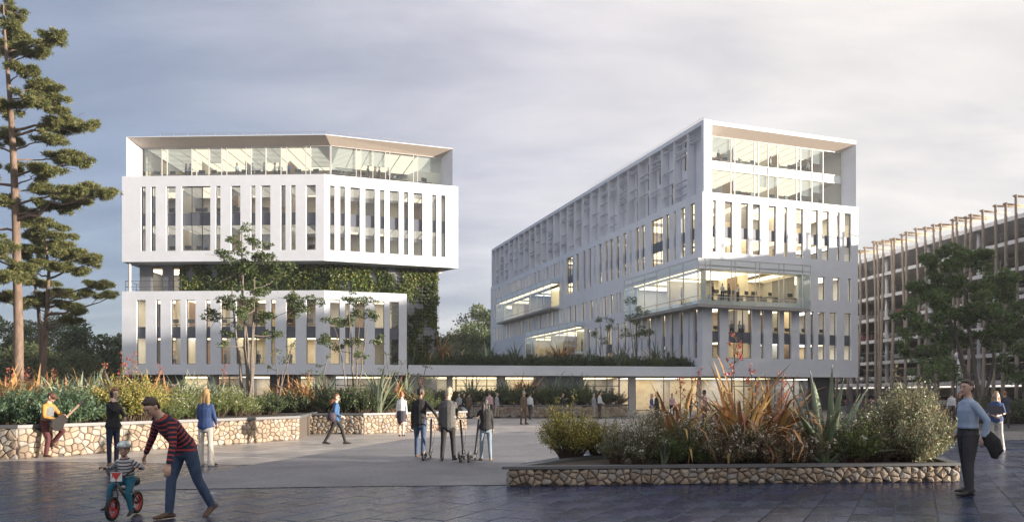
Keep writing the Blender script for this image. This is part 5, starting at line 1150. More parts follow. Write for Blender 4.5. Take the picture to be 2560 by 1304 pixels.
class Body:
    def __init__(s): s.tubes = []                       # (stations [(p, a, b)], side vector, material, round ends)
    def tube(s, st, m, side=(1, 0, 0), stripe=0.0): s.tubes.append(([(np.array(p, float), float(a), float(b)) for p, a, b in st], np.array(side, float), m, stripe))
    def raw(s, n=12):
        V, Q = [], []; off = 0
        for st, side, m, _ in s.tubes:
            p0, p1 = st[0], st[-1]; d0 = unit(st[1][0] - p0[0]); d1 = unit(p1[0] - st[-2][0])
            r0, r1 = min(p0[1], p0[2]), min(p1[1], p1[2])
            ext = [(p0[0] - d0 * r0 * f, p0[1] * g_, p0[2] * g_) for f, g_ in ((.96, .25), (.7, .7))] + st + [(p1[0] + d1 * r1 * f, p1[1] * g_, p1[2] * g_) for f, g_ in ((.7, .7), (.96, .25))]
            N = len(ext)
            for i, (p, a, b) in enumerate(ext):
                d = unit(ext[min(i + 1, N - 1)][0] - ext[max(i - 1, 0)][0]); x = side - d * np.dot(side, d); x = unit(x); y = np.cross(d, x)
                for k in range(n): t = 2 * math.pi * k / n; V.append(p + x * a * math.cos(t) + y * b * math.sin(t))
            for i in range(N - 1):
                for k in range(n): j = (k + 1) % n; Q.append((off + i * n + k, off + i * n + j, off + (i + 1) * n + j, off + (i + 1) * n + k))
            Q.append(tuple(off + k for k in reversed(range(n)))); Q.append(tuple(off + (N - 1) * n + k for k in range(n))); off += N * n
        return V, Q
    def classify(s, pts):
        best = np.full(len(pts), 1e9); lab = np.zeros(len(pts), int); alo = np.zeros(len(pts))
        for ti_, (st, side, m, stripe) in enumerate(s.tubes):
            acc = 0.0
            for i in range(len(st) - 1):
                (p, a0, b0), (q, a1, b1) = st[i], st[i + 1]; d = q - p; L = np.linalg.norm(d) + 1e-9; d = d / L; x = unit(side - d * np.dot(side, d)); y = np.cross(d, x)
                rel = pts - p; t = rel @ d; tc_ = np.clip(t, 0, L); f_ = tc_ / L; a = a0 + (a1 - a0) * f_; b = b0 + (b1 - b0) * f_
                qd = np.sqrt(((rel @ x) / a) ** 2 + ((rel @ y) / b) ** 2); dist = np.sqrt(np.maximum(qd - 1, -1) ** 2 * np.minimum(a, b) ** 2 * np.sign(qd - 1) ** 2 + 0) * np.sign(qd - 1) + np.abs(t - tc_) * 1.2
                up = dist < best; best[up] = dist[up]; lab[up] = ti_; alo[up] = (acc + t)[up]; acc += L
        return lab, alo
PEOPLE = []
def sd(f, a, side):
    f, a = math.radians(f), math.radians(a); return np.array([side * math.sin(a), math.sin(f) * math.cos(a), -math.cos(f) * math.cos(a)])
def person(label, loc, heading, h=1.75, fem=False, lean=0, slean=0, twist=0, head=(5, 0), arms=None, legs=None, top='white', bottom='navy', shoe='black_s', skin=None, hair=('brown', 'short'), outfit='shirt', vox=.011, hands=True, face=False, hipz=None, sleeve=1.0, group=None, extra=None, pose_fix=None, child=False, cuff=None, name='person', hat=None, ik=(None, None), bulk=1.0, pole=(.7, -.5, -.6)):
    """heading: 0 walks away from the camera, 90 to the right, 180 towards it.  arms / legs: ((upper f,a),(lower f,a)) for (left, right)"""
    k = h / 1.75; S = skin or SKIN; b = Body()
    arms = arms or (((4, 8), (12, 4)), ((4, 8), (12, 4))); legs = legs or (((4, 3), (-4, 3)), ((-3, 4), (-6, 4)))
    T, Bm, Sh = (stripe_mat(*top) if isinstance(top, tuple) else top), bottom, shoe
    tl, sl, fh = .43 * k, .42 * k, .075 * k
    if child: tl, sl = .36 * k, .36 * k
    hw = (.088 if not fem else .092) * k
    def leg_dirs(i): return sd(*legs[i][0], (-1, 1)[i]), sd(*legs[i][1], (-1, 1)[i])
    reach = [-(leg_dirs(i)[0][2] * tl + leg_dirs(i)[1][2] * sl) for i in (0, 1)]
    hz_ = hipz if hipz is not None else max(reach) + fh
    pel = np.array([0, 0, hz_ + .03 * k]); ln = math.radians(lean); sln = math.radians(slean)
    ax = np.array([math.sin(sln), math.sin(ln) * math.cos(sln), math.cos(ln) * math.cos(sln)]); tw = math.radians(twist)
    sx = unit(np.array([math.cos(tw), math.sin(tw), 0]) - ax * np.dot(np.array([math.cos(tw), math.sin(tw), 0]), ax)); px_ = np.array([1., 0, 0])
    tor = (.50 if not child else .42) * k
    W = (dict(hip=(.172, .125), wa=(.132, .10), ch=(.155, .115), sh=(.165, .085)) if fem else dict(hip=(.165, .12), wa=(.152, .112), ch=(.172, .12), sh=(.182, .09)))
    if child: W = dict(hip=(.155, .12), wa=(.15, .12), ch=(.155, .12), sh=(.16, .09))
    W = {q: (v[0] * k * bulk, v[1] * k * bulk) for q, v in W.items()}
    wa = pel + ax * tor * .28; ch = pel + ax * tor * .68; shc = pel + ax * tor * .92; nb = pel + ax * tor * 1.02
    grow = {'shirt': 1.02, 'blazer': 1.07, 'sweater': 1.06, 'jacket': 1.10, 'dress': 1.0}[outfit]
    # trunk
    low = pel - np.array([0, 0, .05 * k])
    b.tube([(low, W['hip'][0] * .95, W['hip'][1] * .95), (pel + ax * .03 * k, *W['hip'])], Bm, px_)
    tst = [(pel + ax * (.075 if outfit == 'shirt' else .01) * k, W['hip'][0] * .985 * grow, W['hip'][1] * .985 * grow), (wa, W['wa'][0] * grow, W['wa'][1] * grow), (ch, W['ch'][0] * grow, W['ch'][1] * grow), (pel + ax * tor * .86, W['sh'][0] * grow * .93, W['sh'][1] * grow), (pel + ax * tor * .95, W['sh'][0] * grow * .70, W['sh'][1] * grow * .92), (nb, .080 * k, .068 * k)]
    b.tube(tst, T, sx)
    if outfit in ('blazer', 'jacket', 'sweater'):           # hem below the hips
        e = pel - np.array([0, 0, (.13 if outfit == 'blazer' else .06) * k]) + ax * 0; b.tube([(e, W['hip'][0] * 1.12, W['hip'][1] * 1.15), (pel, W['hip'][0] * 1.08, W['hip'][1] * 1.1)], T, px_)
    sh = []
    for i in (0, 1):
        sg = (-1, 1)[i]; s0 = shc + sx * sg * (W['sh'][0] * .86) - ax * .035 * k; u1, u2 = sd(*arms[i][0], sg), sd(*arms[i][1], sg)
        al, fl = (.285 * k, .25 * k) if not child else (.24 * k, .21 * k); fat = grow * (.9 if fem else 1.0) * bulk
        if ik[i] is not None:                                # two-bone reach: hand to a given point, elbow out and down
            tg = np.array(ik[i], float); dv = tg - s0; dd = min(np.linalg.norm(dv), (al + fl) * .995); dv = unit(dv); ca_ = (al * al + dd * dd - fl * fl) / (2 * al * dd); pv = np.array([sg * pole[0], pole[1], pole[2]]); pv = unit(pv - dv * np.dot(pv, dv))
            u1 = dv * ca_ + pv * math.sqrt(max(0, 1 - ca_ * ca_)); u2 = unit(s0 + dv * dd - (s0 + u1 * al))
        el = s0 + u1 * al; wr = el + u2 * fl
        nsl = max(0.02, min(1, sleeve * 2)); b.tube([(s0, .052 * k * fat, .054 * k * fat), (s0 + u1 * al * .5, .051 * k * fat, .051 * k * fat), (el, .044 * k * fat, .044 * k * fat)], T)
        if sleeve >= 1: b.tube([(el, .044 * k * fat, .044 * k * fat), (el + u2 * fl * .93, .034 * k * fat, .034 * k * fat)], T); b.tube([(el + u2 * fl * .9, .026 * k, .024 * k), (wr, .024 * k, .021 * k)], S)
        else: b.tube([(el + u2 * .01, .036 * k, .036 * k), (wr, .024 * k, .021 * k)], S)
        # hand: palm, four fingers, thumb
        pal = unit(u2 + np.array([0, 0, -.15])); thm = unit(np.array([-sg * .6, .8, 0]) - pal * np.dot(np.array([-sg * .6, .8, 0]), pal)); nrm_ = np.cross(pal, thm)
        b.tube([(wr, .024 * k, .018 * k), (wr + pal * .045 * k, .040 * k, .016 * k), (wr + pal * .085 * k, .040 * k, .015 * k)], S, thm)
        cdir = nrm_ if np.dot(nrm_, np.array([-sg, .3, 0])) > 0 else -nrm_
        if hands:
            for q, fl_ in ((.030, .072), (.010, .080), (-.010, .074), (-.029, .058)):
                f0 = wr + pal * .085 * k + thm * q * k; f1 = f0 + (pal * .9 + cdir * .3) * fl_ * .55 * k; f2 = f1 + unit(pal * .7 + cdir * .75) * fl_ * .5 * k
                b.tube([(f0, .0098 * k, .0098 * k), (f1, .009 * k, .009 * k), (f2, .0075 * k, .0075 * k)], S)
            t0 = wr + pal * .03 * k + thm * .03 * k; b.tube([(t0, .012 * k, .012 * k), (t0 + (thm * .6 + pal * .8) * .035 * k, .0105 * k, .0105 * k), (t0 + (thm * .7 + pal * 1.5 + cdir * .3) * .036 * k, .0085 * k, .0085 * k)], S)
        else: b.tube([(wr + pal * .08 * k, .038 * k, .016 * k), (wr + pal * .15 * k, .03 * k, .014 * k)], S, thm)
        sh.append((s0, el, wr, pal))
    # legs
    feet = []
    for i in (0, 1):
        sg = (-1, 1)[i]; d1, d2 = leg_dirs(i); hp = pel + np.array([sg * hw, 0, -.03 * k]); kn = hp + d1 * tl; an = kn + d2 * sl
        bare = Bm if not (isinstance(bottom, bpy.types.Material) and bottom.name.endswith('skirt')) else S
        if bare is S: b.tube([(hp + d1 * tl * .5, .07 * k, .07 * k), (kn, .050 * k, .052 * k), (kn + d2 * sl * .35, .050 * k, .052 * k), (an, .033 * k, .035 * k)], S)
        else:
            w_ = .92 if fem else 1.06 * bulk ** 1.5; fl_ = 1.45 if name == 'wide' else 1.0
            b.tube([(hp, .088 * k * w_, .092 * k * w_), (hp + d1 * tl * .5, .076 * k * w_, .08 * k * w_), (kn, .058 * k * w_, .061 * k * w_)], Bm)
            b.tube([(kn, .058 * k * w_, .061 * k * w_), (kn + d2 * sl * .4, .056 * k * w_ * (1 + (fl_ - 1) * .4), .06 * k * w_), (an + d2 * .0, .045 * k * w_ * fl_, .05 * k * w_ * fl_)], Bm)
        fy = d2.copy(); ft = np.array([sg * .16, 1, 0.]); pit = max(-1.2, min(.9, math.atan2(-d2[1], -d2[2]))) * (1 if d2[1] < 0 else .5)
        if an[2] - fh < .03: pit *= .15
        ft = unit(np.array([ft[0], math.cos(pit), -math.sin(pit) * .9])); upv = unit(np.array([0, math.sin(pit), math.cos(pit)]))
        hl = an - ft * .055 * k - upv * .04 * k; b.tube([(hl, .034 * k, .032 * k), (hl + ft * .10 * k + upv * .012 * k, .040 * k, .042 * k), (hl + ft * .19 * k - upv * .006 * k, .044 * k, .028 * k), (hl + ft * .245 * k - upv * .010 * k, .034 * k, .020 * k)], Sh, np.cross(ft, upv))
        b.tube([(an - d2 * .02 * k, .036 * k, .04 * k), (an - upv * .03 * k + ft * .01, .036 * k, .042 * k)], Sh if bare is not S else S)
        feet.append((hp, kn, an, ft))
    if isinstance(bottom, bpy.types.Material) and bottom.name.endswith('skirt'):
        m_ = (feet[0][1] + feet[1][1]) / 2; e = pel + (m_ - pel) * .82; b.tube([(pel + ax * .08 * k, W['wa'][0] * 1.05, W['wa'][1] * 1.1), (pel - [0, 0, .03], W['hip'][0] * 1.06, W['hip'][1] * 1.12), (e, W['hip'][0] * .98, W['hip'][1] * 1.2)], Bm, px_)
    # neck and head
    hk = k * (1.06 if not child else 1.32); HM = rotm(math.radians(head[0]), math.radians(head[1]))
    nk = nb + unit(ax + np.array([0, .25 * math.sin(ln) + .1, .25])) * .066 * k; hc = nk + HM @ (np.array([0, .022, .095]) * hk)
    b.tube([(nb - ax * .03 * k, .062 * k, .062 * k), (nk, .052 * k, .056 * k), (nk + (hc - nk) * .4, .05 * k, .054 * k)], S)
    def hp_(v): return hc + HM @ (np.array(v) * hk)
    hx, hy, hzv = HM[:, 0], HM[:, 1], HM[:, 2]
    b.tube([(hp_((0, -.018, .03)), .072 * hk, .088 * hk), (hp_((0, -.012, .055)), .066 * hk, .080 * hk)], S, hx)       # skull
    b.tube([(hp_((0, .012, -.085)), .040 * hk, .040 * hk), (hp_((0, .012, -.05)), .056 * hk, .066 * hk), (hp_((0, .008, .0)), .066 * hk, .078 * hk), (hp_((0, 0, .04)), .068 * hk, .082 * hk)], S, hx)   # jaw to brow
    b.tube([(hp_((0, .086, .01)), .009 * hk, .009 * hk), (hp_((0, .103, -.028)), .014 * hk, .011 * hk)], S, hx)     # nose
    b.tube([(hp_((0, .078, -.066)), .020 * hk, .010 * hk), (hp_((0, .074, -.08)), .016 * hk, .012 * hk)], S, hx)     # lips and chin
    for sg in (-1, 1): b.tube([(hp_((sg * .074, -.005, -.02)), .010 * hk, .014 * hk), (hp_((sg * .079, -.012, .018)), .011 * hk, .018 * hk)], S, hx)
    P_ = dict(hc=hc, HM=HM, hk=hk, k=k, sh=sh, feet=feet, pel=pel, ax=ax, sx=sx, nb=nb, shc=shc, W=W, ch=ch, wa=wa, T=T, S=S)
    if extra: extra(b, P_)
    PEOPLE.append(dict(body=b, P=P_, label=label, loc=Vector(loc), rz=-math.radians(heading), vox=vox, hair=hair, face=face, group=group, hp=hp_, S=S, fem=fem, hat=hat))
    return P_
def lathe_mesh(rings, n=14): ...
def hair_body(d):
    P_ = d['P']; hk = P_['hk']; HM = P_['HM']; hp_ = d['hp']; hx = HM[:, 0]; col, style = d['hair']; hb = Body(); m = hair_mat(col)
    hb.tube([(hp_((0, -.028, .038)), .077 * hk, .090 * hk), (hp_((0, -.012, .072)), .069 * hk, .083 * hk)], m, hx)
    hb.tube([(hp_((0, -.06, -.03)), .062 * hk, .042 * hk), (hp_((0, -.045, .03)), .074 * hk, .062 * hk)], m, hx)
    hb.tube([(hp_((-.034, .026, .100)), .030 * hk, .020 * hk), (hp_((.034, .028, .102)), .030 * hk, .020 * hk)], m, HM[:, 1])
    if style in ('long', 'bob', 'wavy'):
        L = {'long': .30, 'bob': .10, 'wavy': .24}[style]
        for sg in (-1, 0, 1):
            p0 = hp_((sg * .058, -.035, .01)); p1 = hp_((sg * .068, -.062, -.10)); p2 = p1 + np.array([0, -.02, -1]) * L * .55 * hk; p3 = p1 + np.array([sg * .01, -.012, -1]) * L * hk
            hb.tube([(p0, .034 * hk, .045 * hk), (p1, .042 * hk, .042 * hk), (p2, .046 * hk, .034 * hk), (p3, .036 * hk, .018 * hk)], m, hx)
    if style == 'bun': hb.tube([(hp_((0, -.075, .105)), .034 * hk, .034 * hk), (hp_((0, -.085, .12)), .034 * hk, .034 * hk)], m, hx)
    if style == 'blow':
        for q in range(3):
            p0 = hp_((0, -.07, -.01 - .02 * q)); hb.tube([(p0, .05 * hk, .04 * hk), (p0 + HM @ np.array([.02, -.09, -.07 - .03 * q]), .045 * hk, .025 * hk), (p0 + HM @ np.array([.04, -.17, -.10 - .05 * q]), .02 * hk, .01 * hk)], m, hx)
    if style == 'curly': hb.tube([(hp_((0, -.01, .10)), .062 * hk, .068 * hk), (hp_((0, -.005, .115)), .05 * hk, .055 * hk)], m, hx)
    return hb, m
def ball(name, c, r, m, parent, n=8):
    mb = MB(); c = np.array(c); mb.tube([c - np.array([0, 0, r]) * .98, c - np.array([0, 0, r * .7]), c, c + np.array([0, 0, r * .7]), c + np.array([0, 0, r * .98])], [r * .15, r * .7, r, r * .7, r * .15], n); return mb.build(name, m, parent, True)
M_EYE = mat('eye', (.03, .02, .016), .25); M_EYEW = mat('eye_white', (.45, .41, .39), .35); M_LIP = mat('lip', (.42, .17, .14), .5); M_BLK = mat('black_plastic', (.015, .015, .017), .4)
TMP = []
def finish_people():
    """grow all the skins in one pass, then colour each face by the limb or garment it lies on"""
    for d in PEOPLE:
        hb, hm = hair_body(d) if d['hair'] else (None, None)
        for key, bd, vx, sm_ in (('body', d['body'], d['vox'], 3), ('hair', hb, max(d['vox'], .008), 2)):
            if bd is None: continue
            V, Q = bd.raw(); me = bpy.data.meshes.new('tmp'); me.from_pydata([tuple(v) for v in V], [], Q); o = bpy.data.objects.new('tmp', me); C.objects.link(o)
            r = o.modifiers.new('r', 'REMESH'); r.mode = 'VOXEL'; r.voxel_size = vx; s_ = o.modifiers.new('s', 'SMOOTH'); s_.factor = .5; s_.iterations = sm_
            d['tmp_' + key] = o; d['bd_' + key] = bd
    dg = bpy.context.evaluated_depsgraph_get()
    for d in PEOPLE:
        root = None
        for key in ('body', 'hair'):
            if 'tmp_' + key not in d: continue
            o = d['tmp_' + key]; me = bpy.data.meshes.new_from_object(o.evaluated_get(dg)); bd = d['bd_' + key]
            n = len(me.vertices); co = np.zeros(n * 3, np.float32); me.vertices.foreach_get('co', co); co = co.reshape(-1, 3); lab, alo = bd.classify(co)
            mats_ = []; idx = []
            for t in bd.tubes:
                if t[2] not in mats_: mats_.append(t[2])
                idx.append(mats_.index(t[2]))
            me.materials.clear()
            for m in mats_: me.materials.append(m)
            vm = np.array(idx)[lab]; nl = len(me.loops); li = np.zeros(nl, np.int32); me.loops.foreach_get('vertex_index', li); ls = np.zeros(len(me.polygons), np.int32); me.polygons.foreach_get('loop_start', ls)
            me.polygons.foreach_set('material_index', vm[li[ls]].astype(np.int32)); me.polygons.foreach_set('use_smooth', np.ones(len(me.polygons), bool))
            at_ = me.attributes.new('along', 'FLOAT', 'POINT'); at_.data.foreach_set('value', alo.astype(np.float32)); me.update()
            bpy.data.objects.remove(o, do_unlink=True); me.name = key
            if key == 'body':
                root = link('person', me, None, d['loc'], d['rz']); tag(root, d['label'], 'person', d['group']); d['root'] = root
            else: link('hair', me, root)
        if d['face']:
            hp_ = d['hp']; hk = d['P']['hk']
            for sg in (-1, 1):
                ball('eye', hp_((sg * .031, .0705, .008)), .0108 * hk, M_EYEW, root); ball('pupil', hp_((sg * .031, .0785, .008)), .0060 * hk, M_EYE, root)
                mb = MB(); mb.tube([hp_((sg * .014, .083, .028)), hp_((sg * .032, .083, .034)), hp_((sg * .05, .070, .028))], [.004 * hk, .005 * hk, .003 * hk], 5); mb.build('eyebrow', hair_mat(d['hair'][0] if d['hair'] and d['hair'][0] != 'blond' else 'auburn'), root)
            mb = MB(); mb.tube([hp_((-.024, .077, -.052)), hp_((-.010, .0875, -.049)), hp_((0, .0885, -.051)), hp_((.010, .0875, -.049)), hp_((.024, .077, -.052))], [.002 * hk, .0055 * hk, .006 * hk, .0055 * hk, .002 * hk], 6); mb.build('mouth', M_LIP, root, True)
CL = dict(black_s=cloth('black_shoe', (.02, .018, .017), .5), brown_s=cloth('brown_shoe', (.10, .055, .03), .6), tan_s=cloth('tan_shoe', (.25, .17, .10), .7), navy=cloth('navy', (.025, .035, .07)), denim=cloth('denim', (.045, .075, .14), .85, .3), dkdenim=cloth('dark_denim', (.022, .032, .065), .85, .2), ltdenim=cloth('light_denim', (.19, .25, .30), .85, .2), black=cloth('black', (.014, .014, .016)), char=cloth('charcoal', (.04, .038, .042)), grey=cloth('grey_wool', (.085, .085, .085)), white=cloth('white', (.62, .62, .64)), sky=cloth('sky_blue', (.34, .42, .54), .75, .06), royal=cloth('royal_blue', (.045, .085, .22)), cream=cloth('cream', (.60, .56, .50)), burg=cloth('burgundy', (.075, .018, .022)), must=cloth('mustard', (.42, .20, .05)), pink=cloth('pink', (.50, .32, .36)), brown=cloth('brown', (.12, .08, .055)), teal=cloth('teal_jeans', (.015, .12, .19), .85, .2), ltgrey=cloth('light_grey', (.30, .31, .33)), skirt=cloth('dark_skirt', (.035, .032, .048)), beige=cloth('beige', (.42, .37, .30)), olive=cloth('olive', (.06, .06, .045)), belt=cloth('belt', (.012, .012, .012), .4), vest=cloth('grey_vest', (.14, .15, .15)), denimj=cloth('denim_jacket', (.04, .11, .24), .85, .3))
M_FOLD = mat('folder', (.055, .055, .065), .5); M_BAG = cloth('patterned_bag', (.05, .035, .055), .7, .6)
def gp(px, py): g = G(px, py); return (g.x, g.y, .006)
def loc_of(loc, heading, w):            # world point in the frame of a person standing at loc
    r = math.radians(heading); d = Vector(w) - Vector(loc); return (d.x * math.cos(r) - d.y * math.sin(r), d.x * math.sin(r) + d.y * math.cos(r), d.z)
# --- foreground, one by one
def man_extra(b, p):
    k = p['k']; w = p['W']; b.tube([(p['pel'] + p['ax'] * .055 * k, w['hip'][0] * 1.005, w['hip'][1] * 1.005), (p['pel'] + p['ax'] * .085 * k, w['hip'][0] * 1.0, w['hip'][1] * 1.0)], CL['belt'])
    c = p['nb'] + p['ax'] * .005; b.tube([(c - p['ax'] * .02 * k, .078 * k, .072 * k), (c + p['ax'] * .012 * k, .066 * k, .064 * k)], p['T'])
    s0, el, wr, pl = p['sh'][0]; q = wr - np.array([0, .02, 0]); b.tube([(q + [0, -.03, .05], .05, .09), (q + [-.03, -.10, -.08], .05, .13), (q + [-.04, -.15, -.22], .04, .12), (q + [-.03, -.12, -.32], .025, .06)], CL['black'])
person('man in light blue shirt and dark trousers standing at right, jacket over arm', gp(2420, 1236), 272, 1.88, arms=(((-28, 22), (8, -6)), ((-18, 16), (35, -10))), legs=(((9, 6), (2, 6)), ((-7, 8), (-11, 7))), bulk=1.1, top=CL['sky'], bottom=CL['char'], shoe=CL['black_s'], hair=('brown', 'short'), vox=.0075, face=True, head=(2, 22), extra=man_extra)
person('man in navy and red striped jumper bending to push the child', gp(462, 1294), 212, 1.80, lean=42, head=(38, 8), arms=(((2, 6), (14, 2)), ((34, 26), (26, 22))), legs=(((-16, 1), (-30, 1)), ((16, 3), (2, 3))), top=('red_stripe_knit', (.018, .02, .045), (.40, .06, .05), .062, .36), bottom=CL['denim'], shoe=CL['brown_s'], hair=('brown', 'short'), outfit='sweater', vox=.0075, face=True, ik=(None, loc_of(gp(462, 1294), 212, (G(318, 1291).x + .20, G(318, 1291).y + .02, .74))))
BK = G(318, 1291)
def kid_extra(b, p): pass
kid = person('small child in striped shirt riding a little bicycle, blue helmet', (BK.x, BK.y, .006), 181, 1.16, hipz=.50, child=True, lean=14, head=(4, 24), arms=(((48, 14), (62, 10)), ((48, 14), (62, 10))), legs=(((46, 10), (-10, 6)), ((68, 10), (4, 6))), top=('blue_stripe_tee', (.50, .50, .48), (.03, .04, .10), .044, .38), bottom=CL['teal'], shoe=CL['black_s'], hair=None, outfit='shirt', vox=.0075, face=True, ik=((-.225, .13, .665), (.225, .13, .665)))
def gt_extra(b, p):
    # open grey waistcoat over the mustard sleeves
    b.tube([(p['wa'] - [0, 0, .06], p['W']['wa'][0] * 1.1, p['W']['wa'][1] * 1.1), (p['ch'], p['W']['ch'][0] * 1.05, p['W']['ch'][1] * 1.08), (p['shc'] - [0, 0, .02], p['W']['ch'][0] * .8, p['W']['sh'][1] * 1.0)], CL['vest'])
GT = Vector((-12.17, 19.45, 0))
gt = person('seated person with cap and mustard sleeves playing guitar on the planter edge', (GT.x, GT.y, 0), 98, 1.74, hipz=.90, lean=10, head=(26, 0), arms=(((34, 10), (88, -22)), ((14, 14), (72, -28))), legs=(((62, 8), (-44, 2)), ((24, 6), (-5, 4))), top=CL['must'], bottom=CL['burg'], shoe=CL['brown_s'], hair=('brown', 'short'), vox=.009, face=True, extra=gt_extra)
person('person in black jumper and jeans talking on a phone by the left planter', gp(283, 1166), 106, 1.77, fem=True, arms=(((30, 6), (76, -42)), ((26, 8), (150, -18))), legs=(((3, -2), (1, -3)), ((-4, -1), (-3, -4))), top=CL['black'], bottom=CL['dkdenim'], shoe=CL['tan_s'], skin=SKIN_P, hair=('auburn', 'short'), outfit='sweater', vox=.009, face=True, head=(6, -6), ik=(None, (.125, .13, 1.47)), pole=(.25, .6, -1))
def wide_leg(b, p):
    for hp, kn, an, ft in p['feet']: b.tube([(kn, .062, .066), (kn + (an - kn) * .5, .066, .07), (an - [0, 0, .045], .082, .085)], CL['cream'])
person('woman with long blond hair in blue jacket and white trousers seen from behind', gp(514, 1164), 6, 1.76, fem=True, arms=(((6, 10), (48, -16)), ((6, 12), (52, -14))), legs=(((2, 3), (0, 3)), ((-2, 4), (-3, 4))), top=CL['royal'], bottom=CL['cream'], shoe=CL['black_s'], hair=('blond', 'long'), outfit='jacket', vox=.009, extra=wide_leg)
person('woman in denim jacket and sunglasses striding right with a bag', gp(840, 1110), 84, 1.70, fem=True, arms=(((-8, 10), (55, -6)), ((-4, 12), (70, -10))), legs=(((26, 2), (14, 2)), ((-20, 2), (-30, 2))), top=CL['denimj'], bottom=CL['black'], shoe=CL['black_s'], skin=SKIN_P, hair=('auburn', 'blow'), outfit='jacket', vox=.010, head=(2, -8), face=True)
person('woman with red bun in white blouse and dark skirt walking away', gp(1004, 1090), 2, 1.74, fem=True, arms=(((2, 8), (6, 5)), ((-4, 9), (4, 5))), legs=(((6, 0), (2, 0)), ((-9, 0), (-18, 0))), top=CL['white'], bottom=CL['skirt'], shoe=CL['black_s'], skin=SKIN_P, hair=('red', 'bun'), vox=.010)
person('man in black blazer and jeans pushing the left scooter', gp(1050, 1143), 8, 1.82, arms=(((4, 8), (8, 5)), ((28, 26), (36, 10))), legs=(((10, 2), (4, 2)), ((-10, 3), (-24, 3))), top=CL['black'], bottom=CL['denim'], shoe=CL['brown_s'], skin=SKIN_D, hair=('dark', 'curly'), outfit='blazer', vox=.009, head=(4, -38), ik=(None, loc_of(gp(1050, 1143), 8, (gp(1068, 1148)[0] + .18, gp(1068, 1148)[1] + .62, 1.08))))
person('fair-haired man in charcoal blazer pushing the middle scooter', gp(1120, 1151), 4, 1.80, arms=(((4, 8), (6, 5)), ((26, 24), (34, 8))), legs=(((-8, 2), (-14, 2)), ((7, 3), (2, 3))), top=CL['grey'], bottom=CL['black'], shoe=CL['olive'], skin=SKIN, hair=('ash', 'curly'), outfit='blazer', vox=.009, head=(14, -25), ik=(None, loc_of(gp(1120, 1151), 4, (gp(1156, 1152)[0] - .16, gp(1156, 1152)[1] + .62, 1.08))))
person('dark-haired person in black jumper and light jeans with the right scooter', gp(1214, 1151), 352, 1.56, fem=True, arms=(((28, 22), (46, 0)), ((8, 10), (24, 4))), legs=(((5, 2), (1, 2)), ((-7, 2), (-13, 2))), top=CL['black'], bottom=CL['ltdenim'], shoe=CL['tan_s'], hair=('dark', 'long'), outfit='jacket', vox=.009, head=(8, 10), ik=(loc_of(gp(1214, 1151), 352, (gp(1180, 1152)[0] + .10, gp(1180, 1152)[1] + .60, 1.08)), None))
person('blond woman in blue blazer hugging a dark folder near the right edge', gp(2490, 1125), 208, 1.72, fem=True, arms=(((14, 14), (72, -38)), ((14, 14), (66, -38))), legs=(((3, 4), (1, 4)), ((-2, 4), (-4, 4))), top=CL['royal'], bottom=CL['cream'], shoe=CL['cream'], skin=SKIN_P, hair=('blond', 'wavy'), outfit='jacket', vox=.010, face=True, head=(2, 4), extra=wide_leg, sleeve=.5)
